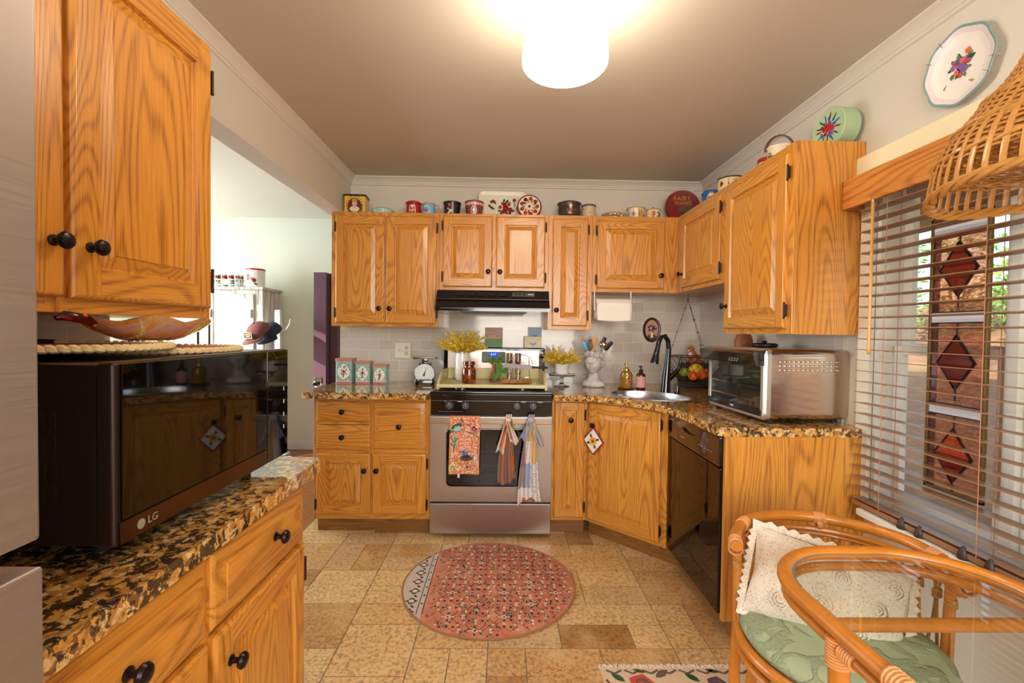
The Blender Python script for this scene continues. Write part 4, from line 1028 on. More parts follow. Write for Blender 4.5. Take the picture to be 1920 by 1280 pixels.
    tag(m.build('round_tin', [g.m, PAL[GLD - 1], flat('worn_olive', (86, 76, 52), .5)]), 'large round worn red toffee tin lettered in gold, leaning in the corner', 'tin', TINS)
    blu = flat('royal_blue_tin', (40, 104, 172), .3)
    canister('round_tin', 'bright blue tin with a cream oval medallion in the corner of the cabinet tops', 'tin', (1.40, 3.12, z), [(.06, 0), (.061, .135)], [(.065, .13), (.066, .142), (.055, .152), (.001, .158)], blu, blu, [(circ(0, .09, .032, 20, ry=.046), GLD), (circ(0, .09, .028, 20, ry=.04), CRM)] + rose(.0, .1, .012, ORG, RED) + [(leaf(0, .07, .025, .01, 1.3), DGRN), (rect(-.01, .01, .125, .133), WHT)], knobp(.157, .009, .008), None, rz=-.45)
    canister('round_tin', 'pale yellow canister tin with a dark rim on the corner wall cabinet', 'tin', (1.385, 2.83, z), [(.071, 0), (.071, .14)], [(.074, .136), (.074, .144), (.068, .144), (.066, .138), (.001, .138)], flat('pale_yellow_tin', (232, 208, 150), .35), flat('dark_rim', (62, 54, 46), .4), [(circ(-.055, .105, .012, 10), DRED), (circ(-.058, .095, .008, 8), BRN), (rect(-.012, -.009, .09, .13), BRN), (circ(-.01, .1, .005, 8), DRED), (circ(.03, .118, .02, 10, ry=.002), BRN), (circ(.05, .1, .01, 8), DRED)], None, None, rz=-.45)
    canister('round_tin', 'small cream tin with a red lid peeking out behind the basket-weave pail', 'tin', (1.425, 2.50, z), [(.045, 0), (.046, .125)], [(.05, .12), (.05, .14), (.04, .146), (.001, .148)], PAL[CRM - 1], PAL[RED - 1], bouquet(-.01, .075, .03, [DRED, PUR], RED, [DGRN, BRN], 5), None, None, rz=-.5)
    def ph(t):
        m = MB(); c = V((1.365, 2.29, z)); m.tube([c + V((math.cos(a) * .06, -math.cos(a) * .02, .105 + math.sin(a) * .075)) for a in [PI * i / 10 for i in range(11)]], .004, seg=6, flat=2); m.build('handle', PAL[BRN - 1], t)
    pw = [(.046, 0), (.058, .115)]
    weave = [(rect(-.16 + i * .012 + (j % 2) * .006, -.1555 + i * .012 + (j % 2) * .006, .004 + j * .009, .0055 + j * .009 + .004), GLD) for j in range(12) for i in range(26)]
    canister('pail', 'cream basket-weave tin pail with a raised brown handle on the tall wall cabinet', 'pail', (1.365, 2.29, z), pw, [(.061, .113), (.061, .119), (.057, .119), (.055, .1), (.001, .1)], PAL[CRM - 1], PAL[CRM - 1], weave + bouquet(-.05, .07, .025, [BRN, DRED], BLK, [DGRN], 4), None, None, rz=-.5, extra=ph)
    # green tin on edge against the wall
    gr = flat('sage_green_tin', (164, 190, 150), .35)
    M = Matrix.Translation((1.405, 2.0, z + .0885)) @ Matrix.Rotation(.12, 4, 'Z') @ Matrix.Rotation(-PI / 2, 4, 'Y')
    t = thing('round_tin', 'sage green round tin with a flower bouquet standing on edge by the window', 'tin', M=M, group=TINS)
    m = MB(); m.lathe([(.084, -.078), (.0875, -.075), (.0875, -.02), (.085, -.02)], (0, 0, 0), 44); m.build('body', gr, t, M=M)
    m = MB(); m.lathe([(.0885, -.028), (.0885, 0), (.086, .003), (.080, .002), (.001, .002)], (0, 0, 0), 44)
    m.decal([(p, mi) for p, mi in bouquet(0, 0, .05, [RED, RED, PUR], DRED, [DGRN, BLU, PUR], 7)] + [(leaf(math.cos(a) * .03, math.sin(a) * .03, .04, .008, a), (DRED, BLU, DGRN)[i % 3]) for i, a in enumerate([q * .5 for q in range(13)])], lambda u, v, l: V((-v, u, .002 + l)))
    m.build('lid', [gr] + PAL, t, M=M)
tops()

# ------------------------------------------------------------------ left of the range
CT = CZ1 + .0005
def counter_left():
    tq = flat('tin_turquoise', (150, 190, 182), .35); pl = flat('tin_coral_lid', (196, 128, 110), .35)
    for x, w_, h, lab in ((-1.135, .122, .178, 'tallest of the three turquoise floral canister tins'), (-1.005, .112, .158, 'middle-sized of the three turquoise floral canister tins'), (-.885, .104, .136, 'smallest of the three turquoise floral canister tins')):
        s = w_ / .122; v = h * .47; rnd = random.Random(int(w_ * 1000))
        sh = [(rect(-.052 * s, .052 * s, .002, .012), PNK), (rect(-.052 * s, .052 * s, .012, .016), CRM)]
        for i in range(46):
            u, vv = rnd.uniform(-.05, .05) * s, rnd.uniform(.018, h - .03); sh.append((circ(u, vv, rnd.uniform(.003, .0055) * s, 7), rnd.choice([CRM, CRM, TEAL, PNK, DGRN, WHT])))
        sh += [(leaf(0, v - .066 * s, .132 * s, .105 * s, PI / 2), TEAL), (leaf(0, v - .062 * s, .124 * s, .095 * s, PI / 2), WHT)]
        sh += bouquet(0, v, .027 * s, [RED, PNK, ORG], DRED, [DGRN, GRN, BLU], 4, rnd) + [(leaf(0, v + .02 * s, .024 * s, .008, 1.3), BLU), (leaf(0, v - .02 * s, .024 * s, .008, -1.7), DGRN)]
        sqtin('canister_tin', lab, 'canister', (x, 3.32, CT), w_ - .008, w_ - .01, h, tq, pl, sh, 'floral canister tins by the scale', lidh=.018)
    # scale
    c = V((-.565, 3.29, CT)); rz = .12; t = thing('kitchen_scale', 'black kitchen scale with a round white dial and flat pan', 'scale', c, rz); M = WORLD[t.name]
    m = MB(); m.rings([[V((x * w_, y * w_ + o, z)) for x, y in rounded([(-.07, -.06), (.07, -.06), (.07, .06), (-.07, .06)], {0, 1, 2, 3}, .02)] for w_, o, z in ((1, 0, .012), (1.02, 0, .022), (.9, .005, .05), (.72, .01, .12), (.66, .012, .15))], cap0=True, cap1=True)
    for x in (-.055, .055):
        for y in (-.045, .045): m.cyl((x, y, 0), (x, y, .013), .008, seg=8)
    m.build('body', M_BLACK, t, M=M)
    m = MB(); Md = M @ Matrix.Translation((0, -.052, .083))
    m.lathe([(.071, -.03), (.071, .004), (.068, .008), (.064, .004), (.063, .001), (.001, .001)], (0, 0, 0), 40, M=RXY, mi=0)
    dial = m.build('dial_rim', [M_CHROME], t, M=Md)
    m = MB(); m.lathe([(.0635, 0), (.0635, .0018), (.001, .0018)], (0, 0, 0), 40, M=RXY, mi=0)
    pm = lambda u, v, l: V((u, -.002 - l, v)); tk = []
    for i in range(48):
        a = i * 2 * PI / 48; r0 = .052 if i % 4 else .048; tk += [(q, 1) for q in stroke([(math.sin(a) * r0, math.cos(a) * r0), (math.sin(a) * .058, math.cos(a) * .058)], .0012)]
    m.decal(tk, pm)
    for i in range(12): a = i * PI / 6; m.text(str(2 * i), .011, Matrix(((1, 0, 0, math.sin(a) * .041), (0, 0, -1, -.0024), (0, 1, 0, math.cos(a) * .041), (0, 0, 0, 1))), mi=1, depth=.0002)
    m.build('dial_face', [flat('dial_white', (222, 232, 234), .35), PAL[BLK - 1]], dial, M=Md)
    m = MB(); m.decal([(p, 0) for p in ([(-.003, -.022), (.003, -.022), (.0055, -.012), (.002, .045), (.0018, .052), (-.0002, .045)], circ(0, -.014, .009, 12), circ(0, 0, .006, 12))], lambda u, v, l: V((u * math.cos(.3) + v * math.sin(.3), -.005 - l, v * math.cos(.3) - u * math.sin(.3))))
    m.build('pointer', PAL[BLK - 1], dial, M=Md)
    m = MB(); m.box(-.02, .02, -.02, .02, .15, .186, .004); m.prism(rounded([(-.088, -.075), (.088, -.075), (.088, .075), (-.088, .075)], {0, 1, 2, 3}, .02), .186, .196, bev=.003); m.build('pan', M_BLACK, t, M=M)
    # outlet plate
    x, z = -.768, 1.145; y = YW - .0085
    t = thing('wall_outlet', 'ivory two-gang switch and outlet plate on the tiles', 'outlet', (x, y, z - .058))
    m = MB(); m.box(x - .058, x + .058, y - .006, y, z - .058, z + .058, .003); m.build('cover_plate', flat('ivory_plate', (226, 220, 204), .35), t)
    m = MB()
    for dz in (-.02, .02):
        m.box(x + .013, x + .041, y - .0085, y - .006, z + dz - .016, z + dz + .016, .002, mi=0)
        for dx in (-.006, .006): m.box(x + .027 + dx - .0012, x + .027 + dx + .0012, y - .009, y - .0084, z + dz - .004, z + dz + .007, mi=1)
        m.box(x + .0255, x + .0285, y - .009, y - .0084, z + dz - .012, z + dz - .008, mi=1)
    m.build('socket', [flat('ivory_socket', (206, 198, 182), .35), PAL[BLK - 1]], t)
    m = MB(); m.box(x - .034, x - .024, y - .014, y - .006, z - .01, z + .012, .002); m.build('toggle', flat('ivory_socket', (206, 198, 182), .35), t)
counter_left()

# ------------------------------------------------------------------ on the range
def plume(m, p0, dirv, L, rnd, mi_stem=0, leafn=26, w_=.017):
    pts = []; p = V(p0); d = V(dirv).normalized(); n = 7
    for i in range(n):
        pts.append(p.copy()); p = p + d * (L / (n - 1)); d = (d + V((rnd.uniform(-.1, .1), rnd.uniform(-.1, .1), -.10))).normalized()
    m.tube(pts, .0012, seg=4, mi=1)
    for k in range(leafn):
        f = .3 + .7 * k / leafn; i = min(n - 2, int(f * (n - 1))); q = pts[i].lerp(pts[i + 1], f * (n - 1) - i); ax = (pts[i + 1] - pts[i]).normalized()
        for s in range(3):
            a = rnd.uniform(0, 2 * PI); o = ax.orthogonal().normalized(); o = Matrix.Rotation(a, 3, ax) @ o; e = q + (o * .6 + ax * .8) * w_ * rnd.uniform(.8, 1.5) * (1.15 - f * .6); sd = ax.cross(o) * .0036
            m.poly([q - sd * .5, q.lerp(e, .5) + sd, e, q.lerp(e, .5) - sd], rnd.choice([0, 0, 2]))
YEL1 = flat('plume_yellow', (248, 220, 84), .7); YEL2 = flat('plume_gold', (232, 194, 50), .7); STEM = flat('plume_stem', (140, 120, 44), .7)
def plumes(c, n, L, spread, rnd, up=.5):
    m = MB()
    for i in range(n):
        a = rnd.uniform(0, 2 * PI); t_ = rnd.uniform(.05, 1) ** .6 * spread
        d = V((math.cos(a) * math.sin(t_), math.sin(a) * math.sin(t_), math.cos(t_) * 1.0 + .05)); plume(m, V(c) + V((math.cos(a) * .02, math.sin(a) * .02, -.03)), d, L * rnd.uniform(.7, 1.12), rnd)
    return m
def on_range():
    # tray with shaped sides
    x0, x1, y0, y1 = -.425, .278, 2.90, 3.385; zb = .9385; zf = zb + .012
    ol = flat('olive_cream_paint', (206, 194, 138), .4, var=.06)
    t = thing('stove_tray', 'pale olive painted wooden tray with hand holes covering the range top', 'tray', (-.07, 3.14, zb))
    m = MB(); m.box(x0, x1, y0, y1, zb, zf, .002); m.box(x0, x1, y0, y0 + .014, zf - .004, zf + .010, .002); m.build('base', ol, t)
    m = MB(); m.box(x0 + .016, x1 - .016, y1 - .015, y1, zf, zf + .075, .003); m.build('back_board', ol, t)
    prof = rounded([(y0 + .015, 0), (y1, 0), (y1, .075), (y1 - .30, .075), (y0 + .02, .022)], {3, 4}, .05)
    hole = circ(y1 - .18, .048, .05, 20, ry=.012)
    for xx in (x0, x1 - .015):
        Mx = Matrix(((0, 0, 1, xx), (1, 0, 0, 0), (0, 1, 0, zf), (0, 0, 0, 1)))
        m = MB(); m.plate(prof, [hole], 0, .015, M=Mx); m.build('side_board', ol, t, angle=30)
    z = zf + .0005; rnd = random.Random(9)
    # white vase with yellow plumes
    c = V((-.295, 3.25, z)); t = thing('vase', 'tall white ceramic vase of yellow feathery plumes on the olive tray', 'vase', c)
    m = MB(); m.lathe([(.044, 0), (.050, .01), (.053, .06), (.052, .15), (.047, .18), (.046, .198), (.049, .204), (.044, .203), (.042, .18), (.042, .03), (.001, .025)], c, 36); m.build('vase', M_WHITE, t)
    plumes(c + V((0, 0, .205)), 84, .19, 1.05, rnd).build('plumes', [YEL1, STEM, YEL2], t, smooth=False)
    # brown glass jar
    c = V((-.232, 3.06, z)); t = thing('jar', 'mottled amber-brown glass jar in front of the white vase', 'jar', c)
    m = MB(); m.lathe([(.038, 0), (.045, .004), (.047, .02), (.047, .085), (.044, .098), (.034, .106), (.033, .118), (.041, .122), (.042, .130), (.04, .136), (.034, .136), (.03, .126), (.028, .11), (.04, .096), (.043, .08), (.043, .012), (.001, .008)], c, 36)
    g = G('tortoise_glass'); n = g.noise(g.co(), 34, 3, .6); g.p(Base_Color=g.ramp(n, [(.35, srgb(58, 18, 10)), (.5, srgb(120, 42, 16)), (.65, srgb(206, 96, 30))]), Roughness=.06, Transmission_Weight=.35, Coat_Weight=.6); m.build('jar', g.m, t)
    m = MB(); m.lathe([(.0415, .137), (.041, .144), (.034, .147), (.001, .147)], c, 30); m.build('lid', g.m, t)
    # pothos
    c = V((-.062, 3.12, z)); t = thing('pothos_vase', 'pink glass bottle with green heart-leaved pothos cuttings', 'plant', c)
    m = MB(); m.lathe([(.03, 0), (.04, .01), (.04, .04), (.028, .065), (.018, .085), (.018, .10), (.022, .135), (.020, .136), (.015, .1), (.015, .085), (.025, .063), (.037, .04), (.037, .012), (.001, .006)], c, 28); m.build('bottle', glass('pink_glass', (236, 196, 184), .03), t)
    gm = flat('pothos_leaf', (84, 132, 62), .4, var=.3)
    def heart(m, base, tip, nrm, w_):
        base, tip = V(base), V(tip); ax = tip - base; L = ax.length; ax.normalize(); sd = ax.cross(V(nrm)).normalized(); nn = sd.cross(ax)
        pr = [(0, 0), (-.1, .22), (.02, .45), (.25, .5), (.55, .36), (.82, .14), (1, 0)]
        mid = [m.bm.verts.new(base + ax * L * max(0, p) + nn * .012 * math.sin(PI * max(0, p))) for p, q in pr]
        for sg in (1, -1):
            ed = [m.bm.verts.new(base + ax * L * p + sd * sg * q * w_ - nn * .004) for p, q in pr[1:-1]]
            for i in range(len(ed) - 1): m.face((mid[i + 1], mid[i + 2], ed[i + 1], ed[i]))
            m.face((mid[0], mid[1], ed[0])); m.face((mid[-2], mid[-1], ed[-1]))
    LV = [((-.01, 0, .14), (-.05, -.03, .15), .045), ((-.02, 0, .15), (-.02, -.03, .19), .04), ((.02, 0, .15), (.075, -.04, .155), .045), ((.03, -.02, .165), (.055, -.05, .205), .05), ((.02, -.05, .10), (.06, -.06, .075), .05), ((.01, -.06, .06), (-.005, -.07, .015), .05), ((.06, -.04, .09), (.125, -.05, .055), .05), ((.03, -.06, .08), (.035, -.075, .03), .046), ((.01, -.05, .12), (.045, -.055, .12), .045)]
    for a, bq, w_ in LV:
        m = MB(); A, B_ = c + V(a), c + V(bq); d = (B_ - A).normalized(); heart(m, A, A + d * .05, (0, -1, .35), w_ * .85); m.build('leaf', gm, t)
    m = MB()
    for p in ([(0, 0, .03), (.0, 0, .12), (-.01, -.005, .15), (-.03, -.02, .152)], [(0, 0, .03), (.004, 0, .13), (.02, -.01, .155), (.04, -.03, .17)], [(0, 0, .05), (.006, -.005, .13), (.016, -.035, .125), (.02, -.055, .09), (.012, -.06, .055)], [(.016, -.035, .125), (.05, -.04, .11), (.062, -.042, .09)]): m.tube([c + V(q) for q in p], .0018, seg=6)
    m.build('stems', gm, t)
    # antique tin candle mould on a wooden block
    c = V((.085, 3.06, z)); t = thing('candle_mould', 'antique metal tube mould on a rough wooden block with wire bail and blade', 'candle mould', c)
    wd = oak('rough_wood', 'x', (.5, .52, .8), .7)
    m = MB(); m.prism([(-.105, -.03), (.0, -.055), (.105, -.005), (.095, .06), (-.02, .075), (-.1, .035)], .006, .034, bev=.003, M=Matrix.Translation(c))
    for p in ((-.08, -.02), (.08, .0), (0, .06)): m.cyl(c + V((p[0], p[1], 0)), c + V((p[0], p[1], .007)), .006, seg=8)
    m.build('block', wd, t)
    for dx in (-.048, .01):
        m = MB(); o = c + V((dx, .025, .034)); m.lathe([(.017, 0), (.017, .03), (.021, .034), (.021, .165), (.022, .168), (.018, .168), (.018, .1), (.001, .1)], o, 24); m.build('tube', M_CHROME, t)
    m = MB(); m.tube([c + V(p) for p in ((-.03, -.03, .034), (-.028, -.03, .17), (-.02, -.03, .19), (.045, -.02, .195), (.082, -.01, .18), (.086, -.008, .034))], .0026, seg=6)
    m.tube([c + V(p) for p in ((-.028, -.03, .17), (-.05, -.03, .15))], .002, seg=6); m.tube([c + V(p) for p in ((.09, -.01, .18), (.11, -.01, .13))], .002, seg=6); m.build('wire_bail', flat('old_iron', (120, 112, 104), .6, .4), t)
    m = MB(); m.rings([[c + V((x, y, zz)) for y, zz in ((-.036, a), (-.04, a), (-.04, bq), (-.036, bq))] for x, a, bq in ((-.085, .118, .124), (-.07, .112, .138), (.09, .098, .128), (.108, .108, .122))], cap0=True, cap1=True); m.build('blade', flat('worn_blade', (112, 102, 104), .4, .7), t)
    m = MB(); m.tube([c + V(p) for p in ((.10, -.038, .113), (.15, -.038, .113), (.19, -.036, .112), (.205, -.036, .112))], [.008, .007, .009, .005], seg=10); m.build('blade_handle', M_BLACKM, t)
    m = MB(); m.box(c.x + .055, c.x + .09, c.y - .005, c.y + .02, c.z + .0345, c.z + .046, .005, 3); tag(m.build('soap_cake', M_WHITE), 'small white block lying on the wooden block of the candle mould', 'block')
    # recipe boxes on the backguard
    zz = 1.1785
    gb = flat('box_green', (92, 132, 84), .5, var=.12)
    t = thing('recipe_box', 'green and brown recipe box with its lid raised on the range backguard', 'box', (-.078, 3.45, zz))
    m = MB(); m.box(-.143, -.014, 3.42, 3.485, zz, zz + .064, .002); m.build('base', gb, t)
    m = MB(); m.box(-.141, -.016, 3.425, 3.48, zz + .0645, zz + .078); m.box(-.12, -.06, 3.44, 3.45, zz + .078, zz + .092); m.build('cards', flat('old_cards', (206, 170, 132), .8), t)
    m = MB(); m.box(-.145, -.012, 3.482, 3.495, zz + .06, zz + .148, .003); m.build('lid', oak('dark_box_wood', 'x', (.5, .42, .5), .5), t)
    t = thing('recipe_box', 'cream recipe box with a raised pale blue lid and small blue emblem', 'box', (.215, 3.45, zz))
    m = MB(); m.box(.15, .28, 3.42, 3.485, zz, zz + .085, .002, mi=0)
    m.decal([(q, 1) for q in stroke([(-.05, .068), (.05, .068)], .0015) + stroke([(-.05, .05), (.05, .05)], .0012) + stroke([(-.02, .076), (.02, .076)], .003)] + [(leaf(0, .02, .034, .014, .6), 2), (leaf(0, .02, .034, .014, PI - .6), 2), (circ(0, .03, .008, 10), 3), (circ(0, .018, .007, 10), 2)], plane_map((.215, 3.42, zz), (1, 0, 0), (0, 0, 1)))
    m.build('base', [flat('box_cream', (222, 210, 174), .5), PAL[GRY - 1], PAL[BLU - 1], PAL[GRN - 1]], t)
    m = MB(); m.box(.18, .283, 3.480, 3.495, zz + .08, zz + .155, .002, mi=0); m.box(.215, .25, 3.476, 3.48, zz + .085, zz + .094, mi=1)
    rn = random.Random(2); m.decal([(rect(u, u + rn.uniform(.004, .012), v, v + .0015), 1) for v in [.095 + .007 * i for i in range(8)] for u in [-.032, -.012, .008, .022]], plane_map((.2315, 3.480, zz), (1, 0, 0), (0, 0, 1)))
    m.build('lid', [flat('box_blue', (146, 168, 190), .5), flat('box_print', (96, 108, 128), .6)], t)
on_range()

# ------------------------------------------------------------------ towels on the oven handle
def cloth_grid(fn, nu, nv): return [[V(fn(u / nu, v / nv)) for u in range(nu + 1)] for v in range(nv + 1)]
def towels():
    yh0, yh1, zh = 2.85 - .046, 2.85 - .027, 7.745e-1
    # flat bird towel folded over the handle bar
    x0, x1 = -.326, -.140; zl = .42
    def fn(u, v):
        x = x0 + (x1 - x0) * u + .004 * (v * .5) * math.sin(u * 3); s = v * .47
        if s < .10: return (x, yh1 + .0025, .675 + s)
        if s < .115: a = (s - .10) / .015 * PI; return (x, (yh0 + yh1) / 2 + math.cos(a) * .012, .7755 + math.sin(a) * .003)
        return (x - .006 * (v - .24), yh0 - .0025 - .006 * math.sin(u * 7 + 1) * (v - .24) - .004 * (v - .24), .7755 - (s - .115))
    t = thing('dish_towel', 'orange bird-print dish towel reading HOME SWEET HOME over the oven handle', 'towel', (-.233, 2.80, zl), group='towels on the oven handle')
    m = MB(); m.rings(cloth_grid(fn, 14, 60), closed=False, mi=0)
    def mp(u, v, l):   # u across 0..1, v down the front 0..1
        u = min(1.0, max(0.0, u)); v = min(1.0, max(.0, v)); s = .115 + v * .355; p = V(fn(u, s / .47)); return p + V((0, -.0012 - l, 0))
    rnd = random.Random(6); sh = []
    for _ in range(620):
        u, v = rnd.uniform(.03, .97), rnd.uniform(.02, .98); a = rnd.uniform(0, PI); sh += [(q, CRM if rnd.random() < .75 else DRED) for q in stroke([(u - .03 * math.cos(a), v - .014 * math.sin(a)), (u, v + rnd.uniform(-.012, .012)), (u + .03 * math.cos(a), v + .014 * math.sin(a))], .012)]
    def bird(u, v, s, cb, cw, d):
        return [(circ(u, v, .15 * s, 16, ry=.055 * s, rot=-.25 * d), cb), (circ(u + .02 * d, v + .018 * s, .10 * s, 14, ry=.035 * s, rot=-.2 * d), cw), (leaf(u - .08 * d * s, v + .0 * s, .19 * s, .05 * s, PI - .5 if d > 0 else .5), cb), (circ(u + .10 * d * s, v - .035 * s, .06 * s, 12, ry=.028 * s), cb), (leaf(u + .14 * d * s, v - .036 * s, .06 * s, .016 * s, 0 if d > 0 else PI), BLK), (circ(u + .11 * d * s, v - .042 * s, .010 * s, 8, ry=.005 * s), BLK)]
    sh += [(leaf(.12, .30 + .05 * i, .18, .03, .5 - .25 * i), DGRN if i % 2 else TEAL) for i in range(8)] + [(leaf(.02, .36 + .05 * i, .18, .03, .6), GRN) for i in range(4)] + [(leaf(.35, .04, .14, .05, .5), DGRN)]
    sh += [(q, BRN) for q in stroke([(.02, .28), (.2, .27), (.35, .25), (.45, .22)], .02) + stroke([(.62, .27), (.8, .30), (.98, .36)], .02)]
    sh += bird(.22, .19, 1.2, DGRN, LBL, 1) + bird(.82, .19, 1.25, PNK, DRED, -1) + [(circ(.55, .72, .2, 18, ry=.055), BRN), (circ(.55, .705, .16, 16, ry=.035), BLK)] + bird(.55, .66, 1.15, BLU, LBL, -1) + bird(.14, .86, 1.1, YEL, GRN, 1)
    sh += [(leaf(.9, .8 - .04 * i, .12, .02, -1.2 + .4 * (i % 3)), PUR) for i in range(7)] + [(leaf(.62, .80, .1, .03, 1.4), BLK), (leaf(.6, .84, .06, .1, 1.5), BRN)] + [(circ(.52, .46, .26, 22, ry=.10, wob=.06), ORG)]
    m.decal(sh, mp)
    for k, (tx, sz) in enumerate((('HOME', .025), ('SWEET', .025), ('HOME', .025))):
        p = mp(.52, .40 + .065 * k, .0012); m.text(tx, sz, Matrix(((1, 0, 0, p.x), (0, 0, -1, p.y - .004), (0, 1, 0, p.z), (0, 0, 0, 1))), mi=WHT, depth=.0003)
    m.build('cloth', [flat('towel_orange', (216, 130, 88), .9)] + PAL, t)
    m = MB(); p = mp(.32, 1.0, 0); m.box(p.x - .007, p.x + .007, p.y + .001, p.y + .002, p.z - .022, p.z + .004); m.build('care_label', flat('label_blue_white', (196, 206, 216), .8), t)
    # knotted towels
    def hanging(name, label, xc, cols, zb, wtop, wbot, seed, stripes, knot, tails):
        rnd = random.Random(seed); t = thing(name, label, 'towel', (xc, 2.79, zb), group='towels on the oven handle')
        y0 = 2.782; n = 44
        ph = [rnd.uniform(0, 6) for _ in range(4)]; hem = [rnd.uniform(-.02, .03) for _ in range(4)]
        def fn(u, v, back=0):
            w_ = wtop + (wbot - wtop) * (v ** .8); d = .010 + .016 * v
            x = xc + (u - .5) * w_ + .006 * math.sin(v * 5 + ph[0]); a = u * 5.2 * PI
            zz = .755 - (.755 - zb - .018 * math.sin(u * 4 + ph[1]) - .012 * u) * v
            return (x, y0 - d * .6 * math.sin(a + ph[2] + v) + (1 - v) * .0 - .008 + .012 * v, zz)
        m = MB(); rv = m.rings(cloth_grid(fn, n, 40), closed=False)
        for f in m.bm.faces:
            cc = f.calc_center_median(); u = (cc.x - xc) / wbot + .5; v = (.755 - cc.z) / (.755 - zb); f.material_index = stripes(u, v)
        m.build('cloth', cols, t, solid=.003)
        for k, (dx, L, ci, sp) in enumerate(tails):
            m = MB()
            def ft(u, v, dx=dx, L=L, sp=sp): return (xc + dx * v + (u - .5) * (.02 + sp * v), 2.776 - .012 * math.sin(u * 9 + k) - .004 * v, .762 - L * v + .012 * math.sin(u * 5 + k) * v)
            m.rings(cloth_grid(ft, 18, 14), closed=False); m.build('tail', cols[ci], t, solid=.003)
        m = MB()
        for q in range(3):
            m.tube([V((xc + (q - 1) * .013 + .01 * math.sin(a), (yh0 + yh1) / 2 - .0 + math.cos(a) * .0205, .750 + math.sin(a) * .0345)) for a in [i * 2 * PI / 20 for i in range(20)]], .0075, seg=8, closed=True, flat=.8)
        m.ball((xc + .006, 2.772, .762), (knot, .016, knot * .8), 16, 10, f=lambda p, d: p * (1 + .16 * math.sin(d.x * 9) * math.cos(d.z * 8)))
        m.build('knot', cols[-1], t)
    tan = flat('towel_brown', (150, 108, 88), .95); crm = flat('towel_cream', (214, 196, 176), .95); orr = flat('towel_rust', (202, 98, 48), .95)
    hanging('dish_towel', 'brown dish towel knotted at the middle of the oven handle with a printed tail', .026, [tan, orr, crm, crm], .375, .045, .115, 3, lambda u, v: 1 if (.72 < u < .9 and .55 < v < .8) else 0, .018, [(-.045, .20, 2, .03), (-.028, .17, 1, .018), (.045, .14, 2, .035)])
    g = []
    for nme, c in (('linen_grey', (178, 170, 176)), ('patch_mauve', (146, 112, 124)), ('patch_cream', (220, 212, 206)), ('patch_gold_print', (206, 172, 116)), ('patch_blue', (150, 164, 196)), ('patch_taupe', (156, 142, 132)), ('patch_rust', (196, 108, 58))): g.append(flat(nme, c, .95, var=.14))
    gd = G('patch_dotted'); vo = gd.n('TexVoronoi', {'Vector': gd.co(), 'Scale': 130}).outputs[0]; gd.p(Base_Color=gd.ramp(vo, [(.25, srgb(60, 56, 66)), (.38, srgb(224, 220, 216))]), Roughness=.95); g.append(gd.m); g.append(flat('linen_knot', (166, 162, 172), .95))
    def st(u, v):
        if v > .93: return 6 if .2 < u < .75 else 2
        if u < .32: return 0 if v < .25 else 1 if v < .55 else 5 if v < .8 else 2
        if u < .55: return 3 if v < .25 else 2 if v < .5 else 4 if v < .8 else 2
        return 3 if v < .5 else 7
    hanging('dish_towel', 'long patchwork dish towel knotted at the right end of the oven handle', .165, g, .243, .05, .145, 8, st, .026, [(-.05, .12, 4, .02), (.06, .15, 0, .03)])
towels()

